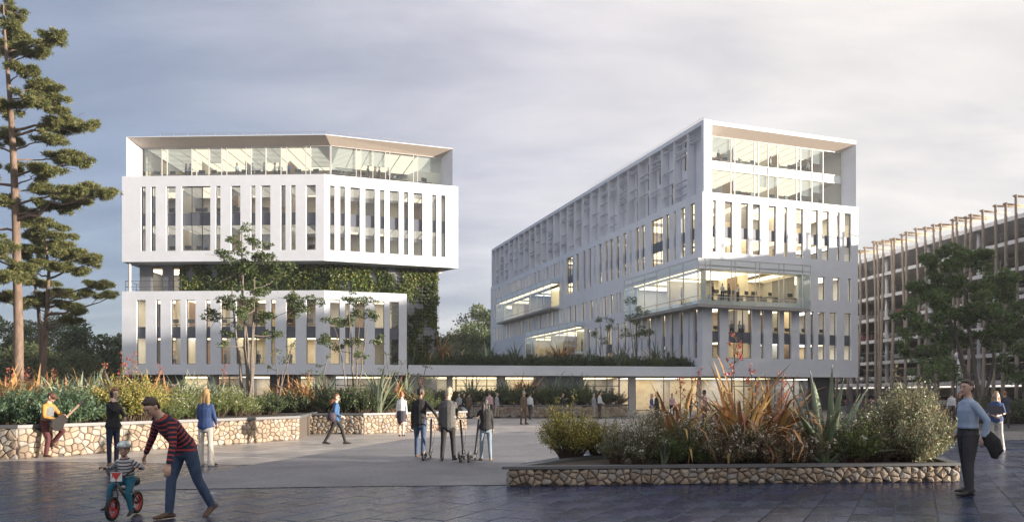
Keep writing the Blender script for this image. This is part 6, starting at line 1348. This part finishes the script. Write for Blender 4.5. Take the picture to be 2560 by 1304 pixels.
# --- people further back on the plaza
ST = (((4, 3), (0, 3)), ((-3, 4), (-5, 4))); WK = (((20, 2), (8, 2)), ((-16, 2), (-26, 2))); ARMF = (((10, 8), (60, -20)), ((10, 8), (64, -22))); ARM0 = (((4, 8), (12, 4)), ((2, 8), (10, 4))); PKT = (((-14, 20), (24, -6)), ((4, 8), (12, 4)))
crowd = [(1098, 1050, 150, 1.70, 1, 'white', 'navy', 'brown', 'bob', ARMF, ST, 'shirt', 'woman in white top left in the group before the doors'), (1114, 1044, 20, 1.78, 0, 'char', 'char', 'grey', 'short', ARM0, ST, 'blazer', 'man in dark suit second from left in the group before the doors'), (1148, 1046, 200, 1.72, 1, 'ltgrey', 'navy', 'brown', 'bob', ARMF, ST, 'shirt', 'woman in pale grey top in the middle of the group before the doors'), (1160, 1043, 160, 1.72, 0, 'black', 'navy', 'brown', 'short', ARMF, ST, 'sweater', 'man in black jumper in the middle of the group before the doors'), (1172, 1046, 30, 1.80, 0, 'brown', 'char', 'dark', 'short', ARM0, WK, 'blazer', 'man in brown jacket striding beside the group before the doors'), (1184, 1040, 200, 1.68, 1, 'white', 'skirt', 'red', 'bun', ARM0, WK, 'shirt', 'woman in white blouse and short skirt before the doors'), (1224, 1053, 340, 1.84, 0, 'pink', 'char', 'dark', 'short', PKT, ST, 'shirt', 'man with jacket over shoulder right of the group before the doors'), (1242, 1043, 120, 1.74, 0, 'ltgrey', 'beige', 'grey', 'short', ARM0, ST, 'blazer', 'grey-haired man in pale suit before the doors'),
         (1309, 1060, 140, 1.82, 0, 'brown', 'brown', 'grey', 'short', PKT, ST, 'blazer', 'grey-haired man in brown suit standing alone mid plaza'), (1325, 1048, 30, 1.78, 0, 'white', 'char', 'dark', 'short', ARM0, WK, 'shirt', 'man in white shirt walking behind the man in brown suit'), (1406, 1042, 110, 1.72, 1, 'black', 'navy', 'auburn', 'short', (((10, 8), (60, -20)), ((26, 8), (140, -16))), ST, 'sweater', 'woman in dark jumper on the phone before the far planter'), (1484, 1044, 60, 1.70, 0, 'ltgrey', 'beige', 'grey', 'short', ARM0, ST, 'blazer', 'bald man in pale jacket beside the far planter'), (1499, 1046, 70, 1.82, 0, 'white', 'char', 'dark', 'short', ARMF, ST, 'shirt', 'man in white shirt and vest beside the far planter'),
         (1629, 1054, 110, 1.68, 1, 'royal', 'cream', 'blond', 'long', ARMF, ST, 'jacket', 'blond woman in blue behind the left flax of the low planter'), (1642, 1060, 250, 1.76, 1, 'black', 'navy', 'brown', 'bob', ARM0, ST, 'sweater', 'woman in black behind the left flax of the low planter'), (1680, 1046, 190, 1.70, 1, 'pink', 'black', 'brown', 'bun', ARMF, ST, 'shirt', 'woman in pink top before the lit ground-floor windows'), (1762, 1060, 300, 1.88, 0, 'pink', 'navy', 'dark', 'short', PKT, ST, 'shirt', 'dark-haired man behind the flower stalks of the low planter'), (1722, 1045, 200, 1.72, 1, 'char', 'navy', 'brown', 'bob', ARMF, ST, 'sweater', 'woman in charcoal between the flower stalks'), (1910, 1044, 40, 1.74, 0, 'char', 'navy', 'dark', 'short', ARM0, ST, 'blazer', 'man in charcoal behind the right flax leaves'), (1950, 1046, 320, 1.72, 0, 'navy', 'char', 'brown', 'short', ARM0, ST, 'blazer', 'man in navy behind the shrubs left of the agave'), (2002, 1036, 30, 1.74, 0, 'ltgrey', 'ltgrey', 'grey', 'short', PKT, ST, 'blazer', 'man in light grey suit walking away by the dark ground-floor panel'), (2082, 1048, 200, 1.74, 1, 'black', 'black', 'red', 'bob', ARM0, ST, 'blazer', 'red-haired woman in black behind the agave'),
         (2379, 1058, 4, 1.78, 0, 'white', 'char', 'dark', 'short', ARM0, ST, 'shirt', 'man in white shirt walking away left of the man in blue shirt'), (2398, 1060, 150, 1.74, 1, 'char', 'navy', 'auburn', 'bob', ARM0, ST, 'blazer', 'woman in dark jacket half hidden by the man in blue shirt'), (2512, 1070, 20, 1.80, 0, 'navy', 'char', 'red', 'short', ARM0, ST, 'blazer', 'person in dark jacket half hidden behind the woman with the folder')]
for (px, py, hd, hh, fm, tp_, bt, hc_, hs, ar, lg_, of, lb) in crowd:
    person(lb, gp(px, py), hd, hh, bool(fm), arms=ar, legs=lg_, top=CL[tp_], bottom=CL[bt], shoe=CL['black_s'], hair=(hc_, hs), outfit=of, vox=.018, hands=False, skin=SKIN_D if lb.startswith('dark-haired man') else None, group='people on the plaza')
# --- office workers behind the glass
def inside(fc, px, off, z, hd, hh, fm, tp_, bt, hc_, lb, hs='short', ar=ARM0): p = fc.pt(fc.t(px, off), z, off); person(lb, tuple(p), hd, hh, bool(fm), arms=ar, legs=ST, top=CL[tp_], bottom=CL[bt], shoe=CL['black_s'], hair=(hc_, hs), outfit='shirt', vox=.022, hands=False, group='office workers behind the glass')
zp = 22.21
for px, hd, fm, tp_, hc_, lb, ar in ((465, 40, 1, 'navy', 'blond', 'blond woman in navy in the left block top storey', ARM0), (476, 300, 0, 'brown', 'dark', 'man in brown beside the blond woman in the left top storey', ARM0), (592, 100, 0, 'sky', 'dark', 'man in pale blue at a desk in the left top storey', ARMF), (630, 0, 0, 'ltgrey', 'dark', 'man in grey seen from behind in the left top storey', PKT), (660, 80, 1, 'navy', 'brown', 'woman in navy in the middle of the left top storey', ARMF), (688, 270, 0, 'white', 'brown', 'man in white shirt in the left top storey', ARMF), (700, 200, 0, 'white', 'grey', 'grey-haired man in white in the left top storey', PKT), (722, 120, 1, 'royal', 'blond', 'blond woman in blue near the corner of the left top storey', ARMF)): inside(FG, px, -1.3, zp, hd, 1.76, fm, tp_, 'char', hc_, lb, 'bob' if fm else 'short', ar)
for px, hd, tp_, hc_, lb in ((920, 110, 'char', 'brown', 'man in dark suit right of the corner in the left top storey'), (938, 280, 'brown', 'brown', 'man facing the dark-suited man in the left top storey'), (948, 60, 'grey', 'dark', 'man in grey jacket in the left top storey'), (971, 180, 'ltgrey', 'grey', 'man in pale grey rightmost in the left top storey')): inside(FG2, px, -1.3, zp, hd, 1.78, 0, tp_, 'char', hc_, lb)
for px, z, hd, tp_, lb in ((1796, 25.78, 150, 'black', 'person in black in the upper glazed storey of the right block'), (1926, 25.78, 120, 'white', 'man in pale shirt in the upper glazed storey of the right block'), (1998, 25.78, 60, 'white', 'man in white in the upper glazed storey of the right block'), (2020, 25.78, 250, 'white', 'second man in white in the upper glazed storey of the right block')): inside(FP, px, -1.2, z, hd, 1.76, 0, tp_, 'char', 'dark', lb)
for px, hd, tp_, lb in ((1782, 100, 'char', 'worker in charcoal left in the glazed corner bay'), (1806, 200, 'white', 'worker in white shirt in the glazed corner bay'), (1822, 90, 'char', 'worker in dark top in the middle of the corner bay'), (1845, 250, 'white', 'worker in white right in the glazed corner bay')): inside(FA, px, .3, 11.17, hd, 1.74, 0, tp_, 'black', 'dark', lb, 'short', ARMF)
inside(FS, 1704, .2, 11.17, 90, 1.74, 1, 'pink', 'char', 'auburn', 'worker in pink on the side of the corner bay', 'bob')
for px, hd, tp_, hc_, lb, ar in ((1829, 190, 'ltgrey', 'dark', 'dark-haired man standing at the triple window of the right block', PKT), (1848, 150, 'white', 'brown', 'man in white shirt and dark trousers at the triple window', PKT), (1856, 200, 'white', 'grey', 'grey-haired man at the right pane of the triple window', ARM0)): inside(FA, px, -1.0, 7.52, hd, 1.80, 0, tp_, 'black', hc_, lb, 'short', ar)
for px, hd, tp_, hc_, lb in ((436, 120, 'cream', 'dark', 'person with folded arms in a low window of the left block'), (563, 90, 'burg', 'red', 'person in red in a low window left of the multi-stem tree'), (598, 90, 'brown', 'dark', 'person in brown in the triple window of the left block'), (646, 160, 'char', 'dark', 'person in charcoal at the triple window of the left block'), (726, 190, 'grey', 'brown', 'person in grey standing in a low window right of the tree')): inside(FL, px, -1.0, 3.97, hd, 1.78, 0, tp_, 'char', hc_, lb, 'short', ARMF)
for px, hd, tp_, lb in ((1413, 120, 'white', 'worker in white in the low projecting bay'), (1455, 90, 'char', 'worker in dark top at the near end of the low projecting bay')): inside(FS, px, .3, 7.52, hd, 1.76, 0, tp_, 'black', 'dark', lb)
inside(FL, 585, -1.2, 18.02, 160, 1.78, 0, 'royal', 'navy', 'dark', 'man in blue in an upper window of the left block')
inside(FL, 515, -1.0, 14.47, 0, 1.78, 0, 'sky', 'navy', 'dark', 'man in pale blue at the upper triple window of the left block')
finish_people()
# ------------------------------------------------------------------ things people carry and ride
def who(txt): return next(d for d in PEOPLE if txt in d['label'])
def wpt(d, p): return d['root'].matrix_basis @ Vector(p)
M_TYRE = mat('tyre', (.018, .018, .018), .8); M_RIMR = mat('red_rim', (.42, .04, .03), .4); M_ALU = mat('aluminium', (.55, .55, .55), .35, metal=.8); M_WPNT = mat('white_paint', (.70, .70, .68), .35); M_REDP = mat('red_paint', (.50, .05, .04), .4); M_GREYP = mat('grey_paint', (.13, .13, .135), .45)
def wheel(parent, c, r, w, rim, spokes=8, name='wheel'):
    c = Vector(c); mb = MB(); n = 24; pr_s = [(r, -w * .3), (r * 1.0, w * .3), (r - w * .7, w * .5), (r - w * .9, 0), (r - w * .7, -w * .5)]
    def ring(mb, prof):
        k = len(mb.v)
        for i in range(n):
            a = 2 * math.pi * i / n
            for rr, x in prof: mb.v.append((c.x + x, c.y + math.cos(a) * rr, c.z + math.sin(a) * rr))
        m = len(prof)
        for i in range(n):
            for j in range(m): mb.f.append((k + i * m + j, k + i * m + (j + 1) % m, k + ((i + 1) % n) * m + (j + 1) % m, k + ((i + 1) % n) * m + j)); mb.m.append(0)
    ring(mb, pr_s); t = mb.build('tyre', M_TYRE, parent, True); t.name = name; mb = MB(); r2 = r - w * .8; ring(mb, [(r2, -w * .35), (r2, w * .35), (r2 - .018, w * .35), (r2 - .018, -w * .35)])
    for i in range(spokes): a = 2 * math.pi * i / spokes; mb.tube([(c.x, c.y, c.z), (c.x, c.y + math.cos(a) * r2, c.z + math.sin(a) * r2)], .004, 4)
    mb.tube([(c.x - w * .8, c.y, c.z), (c.x + w * .8, c.y, c.z)], .018, 8); mb.build('rim', rim, t); return t
# --- the child's bicycle
bk = empty('bicycle', (BK.x, BK.y, .01), -math.radians(181), 'little black bicycle with red rims ridden by the child', 'bicycle')
R_ = .155; fy, ry = .36, -.24
wheel(bk, (0, fy, R_), R_, .05, M_RIMR); wheel(bk, (0, ry, R_), R_, .05, M_RIMR)
mb = MB(); mb.tube([(0, .27, .48), (0, .0, .22), (0, ry + .02, R_)], .02, 8); mb.tube([(0, .27, .43), (0, -.08, .33)], .017, 8); mb.tube([(0, -.1, .42), (0, .0, .20)], .017, 8); mb.tube([(.045, ry, R_), (.02, -.08, .33)], .01, 6); mb.tube([(-.045, ry, R_), (-.02, -.08, .33)], .01, 6); mb.build('frame', M_GREYP, bk, True)
mb = MB()
for s in (-1, 1): mb.tube([(s * .045, fy, R_), (s * .045, fy - .05, .33), (0, .28, .42)], .011, 6)
mb.tube([(0, .28, .40), (0, .25, .56)], .014, 8); mb.build('fork', M_BLK, bk, True)
mb = MB(); mb.tube([(-.25, .17, .66), (-.20, .18, .66), (-.09, .24, .56), (.09, .24, .56), (.20, .18, .66), (.25, .17, .66)], .011, 8); hb_ = mb.build('handlebar', M_BLK, bk, True)
for s in (-1, 1): mb = MB(); mb.tube([(s * .19, .18, .66), (s * .28, .165, .66)], .017, 8); mb.build('grip', M_TYRE, hb_, True)
mb = MB(); mb.tube([(0, -.22, .45), (0, -.12, .465), (0, .02, .455)], [.07, .06, .025], 8); mb.build('saddle', M_BLK, bk, True)
mb = MB(); mb.box(-.075, .075, .262, .272, .50, .62); pl_ = mb.build('number_plate', M_WPNT, bk)
mb = MB(); mb.poly([(-.07, .2735, .615), (.07, .2735, .615), (0, .2735, .51)]); mb.poly([(.02, .2745, .60), (.065, .2745, .52), (.045, .2745, .60)]); mb.build('red_marking', M_REDP, pl_)
mb = MB(); mb.tube([(-.11, .02, .13), (-.05, .02, .13), (-.05, .0, .21), (.05, .0, .21), (.05, -.02, .29), (.11, -.02, .29)], .011, 6); mb.build('crank', M_ALU, bk, True)
kd = who('small child'); hp_ = kd['hp']; hk = kd['P']['hk']; HMk = kd['P']['HM']
def helmet(m):
    hb = MB(); n = 20; rows = 7
    for i in range(rows + 1):
        a = (math.pi / 2) * (i / rows) * 1.02; rr = math.cos(a); zz_ = math.sin(a)
        for j in range(n):
            t = 2 * math.pi * j / n; hb.v.append(tuple(hp_((math.cos(t) * .098 * rr, -.012 + math.sin(t) * .118 * rr + (.02 if math.sin(t) > .5 and i == 0 else 0), .03 + .095 * zz_))))
    for i in range(rows):
        for j in range(n): k = (j + 1) % n; hb.f.append((i * n + j, i * n + k, (i + 1) * n + k, (i + 1) * n + j)); hb.m.append(1 if i == 0 else 0)
    return hb
M_HEL = mat('helmet_shell', (.30, .42, .45), .35, var=.9, vscale=16, col2=(.45, .60, .62)); o = helmet(0).build('helmet', [M_HEL, M_GREYP], kd['root'], True)
mb = MB()
for s in (-1, 1): mb.tube([hp_((s * .082, .01, .03)), hp_((s * .07, .03, -.05)), hp_((0, .045, -.105))], .005, 5)
mb.build('chin_strap', M_BLK, kd['root'])
# --- scooters
def scooter(loc, heading, tilt, label):
    o = empty('kick_scooter', loc, -math.radians(heading), label, 'scooter', 'electric scooters being pushed'); o.rotation_euler = (0, math.radians(tilt), -math.radians(heading))
    r = .105; wheel(o, (0, .43, r), r, .055, M_GREYP, 5); wheel(o, (0, -.43, r), r, .055, M_GREYP, 5)
    mb = MB(); mb.box(-.075, .075, -.33, .30, .10, .15); mb.box(-.06, .06, -.33, .28, .151, .157); mb.build('deck', M_GREYP, o)
    mb = MB(); mb.tube([(0, -.30, .17), (0, -.43, .235), (0, -.53, .19)], .045, 8); mb.build('rear_mudguard', M_GREYP, o, True)
    mb = MB(); mb.tube([(0, .28, .13), (0, .38, .24), (0, .34, 1.02)], [.035, .032, .026], 10); st = mb.build('stem', M_BLK, o, True)
    mb = MB()
    for s in (-1, 1): mb.tube([(s * .035, .43, r), (s * .035, .40, .24)], .012, 6)
    mb.build('fork', M_BLK, o, True)
    mb = MB(); mb.tube([(-.23, .30, 1.04), (-.08, .33, 1.05), (.08, .33, 1.05), (.23, .30, 1.04)], .014, 8); hb = mb.build('handlebar', M_ALU, o, True)
    for s in (-1, 1): mb = MB(); mb.tube([(s * .15, .315, 1.045), (s * .245, .297, 1.04)], .02, 8); mb.build('grip', M_TYRE, hb, True)
    mb = MB(); mb.tube([(.05, .33, 1.0), (.12, .36, .8), (.07, .38, .45), (.02, .36, .3)], .005, 4); mb.build('brake_cable', M_BLK, o)
scooter(gp(1068, 1148), 6, 2, 'scooter pushed by the man in black blazer, left of three')
scooter(gp(1156, 1152), 2, -5, 'scooter between the two men and the woman, middle of three')
scooter(gp(1180, 1152), 8, 6, 'scooter held by the dark-haired person, right of three')
# --- guitar, cap and glasses of the seated player
gd = who('playing guitar'); M_GTR = mat('guitar_body', (.012, .010, .010), .25, coat=.5); M_GTRN = mat('guitar_neck', (.16, .09, .05), .5)
gr = empty('guitar', gd['root'].location, gd['rz'], 'dark acoustic guitar held by the seated player', 'guitar')
hands_ = [np.array(gd['P']['sh'][i][2]) + np.array(gd['P']['sh'][i][3]) * .09 for i in (0, 1)]
gc = hands_[1] + np.array([.02, .03, -.05]); nd = unit(hands_[0] - gc + np.array([-.08, 0, .08])); fr = unit(np.array([0, 1., .25]) - nd * np.dot(np.array([0, 1., .25]), nd)); sdv = np.cross(nd, fr)
mb = MB(); out_ = []
for i in range(28):
    t = 2 * math.pi * i / 28; l = math.cos(t) * .235; w_ = math.sin(t) * (.172 - .035 * math.cos(t)) * (1 - .3 * math.exp(-((l - .05) / .06) ** 2)); out_.append(nd * l + sdv * w_)
A_ = [tuple(gc + q + fr * .045) for q in out_]; B_ = [tuple(gc + q - fr * .045) for q in out_]
mb.poly(A_); mb.poly(list(reversed(B_)))
for i in range(28): j = (i + 1) % 28; mb.quad(A_[i], B_[i], B_[j], A_[j])
mb.build('guitar_body', M_GTR, gr)
mb = MB(); a = gc + nd * .2 + fr * .05; mb.obox(tuple(a - sdv * .025), tuple(nd * .46), tuple(sdv * .05), tuple(fr * .02)); mb.build('neck', M_GTRN, gr)
mb = MB(); a = gc + nd * .66 + fr * .045; mb.obox(tuple(a - sdv * .035), tuple(nd * .15), tuple(sdv * .07), tuple(fr * .018)); mb.build('headstock', M_GTR, gr)
hp_ = gd['hp']; hk = gd['P']['hk']; M_CAP = cloth('brown_cap', (.085, .035, .022), .8)
mb = MB(); n = 18
for i in range(6):
    a = (math.pi / 2) * (i / 5) * 1.0; rr = math.cos(a) * (1 if i else 1.0)
    for j in range(n): t = 2 * math.pi * j / n; mb.v.append(tuple(hp_((math.cos(t) * .088 * rr, -.014 + math.sin(t) * .106 * rr, .045 + .078 * math.sin(a)))))
for i in range(5):
    for j in range(n): k = (j + 1) % n; mb.f.append((i * n + j, i * n + k, (i + 1) * n + k, (i + 1) * n + j)); mb.m.append(0)
mb.poly([hp_((-.075, .05, .05)), hp_((.075, .05, .05)), hp_((.055, .15, .035)), hp_((0, .165, .032)), hp_((-.055, .15, .035))]); mb.build('cap', M_CAP, gd['root'], True)
def glasses(d, dark):
    hp_ = d['hp']; mb = MB()
    for s in (-1, 1):
        mb.tube([hp_((s * .012, .096, .014)), hp_((s * .02, .094, .026)), hp_((s * .05, .086, .026)), hp_((s * .056, .082, .008)), hp_((s * .04, .09, -.012)), hp_((s * .016, .096, -.008)), hp_((s * .012, .096, .014))], .004, 5); mb.tube([hp_((s * .056, .082, .016)), hp_((s * .08, .0, .016))], .004, 4)
        if dark: mb.poly([hp_((s * .012, .097, .02)), hp_((s * .05, .088, .026)), hp_((s * .056, .083, .006)), hp_((s * .038, .092, -.016)), hp_((s * .014, .097, -.01))])
    mb.tube([hp_((-.012, .097, .016)), hp_((.012, .097, .016))], .004, 4); mb.build('sunglasses' if dark else 'glasses', M_BLK, d['root'])
glasses(gd, False); glasses(who('sunglasses'), True)
# --- bag of the striding woman, folder, phone
dw = who('sunglasses'); b0 = np.array(dw['P']['pel']) + np.array([.24, -.10, .06]); bg_ = empty('shoulder_bag', dw['root'].location, dw['rz'], 'dark patterned bag hanging at the striding woman in denim jacket', 'bag')
bb = MB(); bb.tube([tuple(b0 + [0, -.02, -.17]), tuple(b0 + [0, 0, -.10]), tuple(b0 + [0, 0, .05]), tuple(b0 + [0, .0, .13])], [.10, .155, .15, .08], 12); bb.build('pouch', M_BAG, bg_, True)
mb = MB(); s0 = np.array(dw['P']['sh'][1][0]); mb.tube([tuple(b0 + [0, .05, .1]), tuple(s0 + [.02, .03, .07]), tuple(b0 + [0, -.08, .1])], .012, 5); mb.build('strap', M_BLK, bg_)
fw = who('folder'); c_ = np.array(fw['P']['ch']) + np.array([.02, .17, -.10]); fo = empty('folder', fw['root'].location, fw['rz'], 'dark grey folder held by the blond woman in blue blazer', 'folder')
mb = MB(); mb.obox(tuple(c_ + [-.19, 0, -.14]), (.36, .03, .03), (0, .022, 0), (.02, -.01, .27)); mb.build('cover', M_FOLD, fo)
pw = who('talking on a phone'); w_ = np.array(pw['P']['sh'][1][2]); ph = np.array(pw['hp']((.088, .03, -.02))); fo = empty('phone', pw['root'].location, pw['rz'], 'phone held to the ear by the person in black jumper', 'phone'); mb = MB(); mb.obox(tuple(ph + [-.005, -.035, -.07]), (.009, 0, 0), (0, .07, .02), (0, -.02, .14)); mb.build('handset', M_BLK, fo)
# ------------------------------------------------------------------ cars on the decks
M_PAINT = {n: mat('car_paint_' + n, c, .3, metal=.3, coat=.6) for n, c in (('silver', (.42, .43, .45)), ('white', (.68, .68, .68)), ('black', (.02, .02, .024)), ('grey', (.12, .125, .13)), ('blue', (.03, .06, .15)), ('red', (.22, .03, .03)))}
M_CGL = mat('car_glass', (.015, .018, .022), .12, spec=.8); M_HL = mat('headlight', (.75, .75, .75), .2)
def car_meshes():
    prof = [(-2.05, .32), (-2.1, .62), (-2.0, .88), (-1.05, .98), (1.75, 1.0), (2.02, .9), (2.08, .55), (2.05, .32)]          # side view, nose at -x
    def loft(rows, name, mats):
        mb = MB(); n = len(rows[0]); k = 0
        for r in rows: mb.v += r
        for i in range(len(rows) - 1):
            for j in range(n): q = (j + 1) % n; mb.f.append((i * n + j, i * n + q, (i + 1) * n + q, (i + 1) * n + j)); mb.m.append(0)
        mb.f.append(tuple(reversed(range(n)))); mb.m.append(0); mb.f.append(tuple((len(rows) - 1) * n + j for j in range(n))); mb.m.append(0); return mb
    body = loft([[(x * s, y, .32 + (z - .32) * (s2)) for x, z in prof] for y, s, s2 in ((-.88, .94, .86), (-.8, .995, .97), (0, 1.02, 1.03), (.8, .995, .97), (.88, .94, .86))], 'b', None)
    cab = [(-1.0, .96), (-.25, 1.42), (.2, 1.48), (1.1, 1.45), (1.75, .98)]
    glass = loft([[(x, y * t0, z) for (x, z), t0 in zip(cab, (1, .82, .8, .82, 1))] for y in (-.78, .78)], 'g', None)
    roof = loft([[(x, y, z) for x, z in ((-.3, 1.43), (.2, 1.50), (1.15, 1.465), (1.12, 1.43), (.2, 1.455), (-.25, 1.40))] for y in (-.66, -.6, .6, .66)], 'r', None)
    wh = MB(); wh.tube([(0, -.1, 0), (0, .1, 0)], .31, 14); wh.tube([(0, -.105, 0), (0, .105, 0)], .19, 10, 1)
    hl = MB(); hl.obox((-2.06, -.2, .62), (.06, 0, 0), (0, .36, 0), (.02, 0, .16))
    return body, glass, roof, wh.mesh('wheel', [M_TYRE, M_ALU], True), hl.mesh('headlight', M_HL)
cb, cg, cro, cw_, chl = car_meshes(); bodies = {n: cb.mesh('car_body', m, False) for n, m in M_PAINT.items()}; roofs = {n: cro.mesh('car_roof', m) for n, m in M_PAINT.items()}; cgm = cg.mesh('car_windows', M_CGL)
rc = random.Random(2); DECK = ['ground level', 'first deck', 'second deck', 'third deck', 'fourth deck']
for li, z in enumerate([.0, 3.15, 6.05, 8.95, 11.85]):
    ts_ = [t for t in [-2 + 2.75 * i for i in range(17)] if rc.random() < .8]
    for i, t in enumerate(sorted(ts_)):
        col = rc.choice(['silver', 'grey', 'black', 'white', 'blue', 'grey', 'silver', 'red']); p = FK.pt(t, z + .002, -3.1 + rc.uniform(-.2, .2))
        ang_ = math.atan2(FK.n.y, FK.n.x) + math.pi + rc.choice([0, 0, math.pi]) + rc.uniform(-.03, .03)
        o = empty('parked_car', p, ang_, '%s parked car on the %s of the car park, %s from the right' % (col, DECK[li], ORD[i]), 'car', 'cars in the car park')
        link('body', bodies[col], o); link('windows', cgm, o); link('roof', roofs[col], o)
        if li < 4:
            for sx_, sy_ in ((-1.3, -.78), (-1.3, .78), (1.3, -.78), (1.3, .78)): link('wheel', cw_, o, (sx_, sy_, .31))
            for sy_ in (-.55, .39): link('headlight', chl, o, (0, sy_, 0))
# ------------------------------------------------------------------ desks and screens in the offices
M_DESK = mat('desk_top', (.50, .46, .40), .5); M_SCR = mat('screen_back', (.045, .048, .055), .5)
dm = MB(); dm.box(-.8, .8, -.4, .4, .70, .73); dmesh = dm.mesh('desk_top', M_DESK); lm_ = MB(); lm_.box(-.02, .02, -.38, .38, 0, .70); lmesh = lm_.mesh('leg', M_STEEL)
mm_ = MB(); mm_.box(-.30, .30, -.02, .02, .14, .50); mm_.box(-.03, .03, -.015, .015, .0, .14); mm_.box(-.12, .12, -.08, .08, 0, .012); mmesh = mm_.mesh('monitor', M_SCR)
def office(fc, off, z, pxs, where):
    for i, px in enumerate(sorted(pxs)):
        p = fc.pt(fc.t(px, off), z, off); a = math.atan2(fc.u.y, fc.u.x)
        o = empty('desk', p, a, '%s desk from the left %s' % (ORD[i], where), 'desk', 'office desks'); link('desk_top', dmesh, o)
        for s in (-.7, .7): link('leg', lmesh, o, (s, 0, 0))
        m = link('monitor', mmesh, None, (p.x, p.y, p.z + .732), a + (.3 if i % 2 else -.2)); tag(m, '%s monitor from the left %s' % (ORD[i], where), 'monitor', 'office monitors')
office(FG, -1.7, 22.21, (372, 392, 432, 505, 535, 612, 645, 745, 790), 'in the top storey of the left block')
office(FG2, -1.7, 22.21, (838, 860, 882, 905, 1000, 1060), 'right of the corner in the left top storey')
office(FP, -1.6, 25.77, (1812, 1850, 1882, 1945, 1975), 'in the upper glazed storey of the right block')
office(FP, -1.6, 22.3, (1845, 1880, 1930, 1965, 2010, 2050), 'in the lower glazed storey of the right block')
office(FA, -.6, 11.17, (1790, 1814, 1830, 1866, 1885, 1925, 1975), 'in the glazed corner bay')
office(FL, -1.0, 18.02, (430, 497, 512, 545, 592, 665), 'in the upper windows of the left block')
office(FL, -1.0, 14.47, (470, 498, 432, 668, 780), 'in the middle windows of the left block')
office(FL, -1.0, 7.52, (440, 478, 560, 640, 725, 775), 'in the second row of low windows of the left block')
office(FA, -1.1, 7.52, (1790, 1940, 1968, 2008, 2055), 'in the lower windows of the right block front')
# ------------------------------------------------------------------ evening haze over the whole place
mb = MB(); mb.box(-1600, 1600, -400, 2600, -1.05, 33.0)
hm_ = bpy.data.materials.new('haze'); hm_.use_nodes = True; ht = hm_.node_tree; ht.nodes.clear()
ho = ht.nodes.new('ShaderNodeOutputMaterial'); hv = ht.nodes.new('ShaderNodeVolumePrincipled'); ht.links.new(hv.outputs[0], ho.inputs['Volume'])
hv.inputs['Color'].default_value = (.86, .88, .93, 1); hv.inputs['Density'].default_value = 0.0005; hv.inputs['Anisotropy'].default_value = 0.2
o = mb.build('haze', hm_); o['kind'] = 'stuff'
# ------------------------------------------------------------------ put each large thing's origin at its own base
for r in [o for o in C.objects if o.type == 'EMPTY' and o.parent is None and o.location.length < 1e-6]:
    ch = [c for c in r.children if c.type == 'MESH']
    lo = [min(v[i] for c in ch for v in c.bound_box) for i in range(3)]; hi = [max(v[i] for c in ch for v in c.bound_box) for i in range(3)]
    base = Vector(((lo[0] + hi[0]) / 2, (lo[1] + hi[1]) / 2, lo[2])); r.location = base
    for c in r.children: c.location = c.location - base
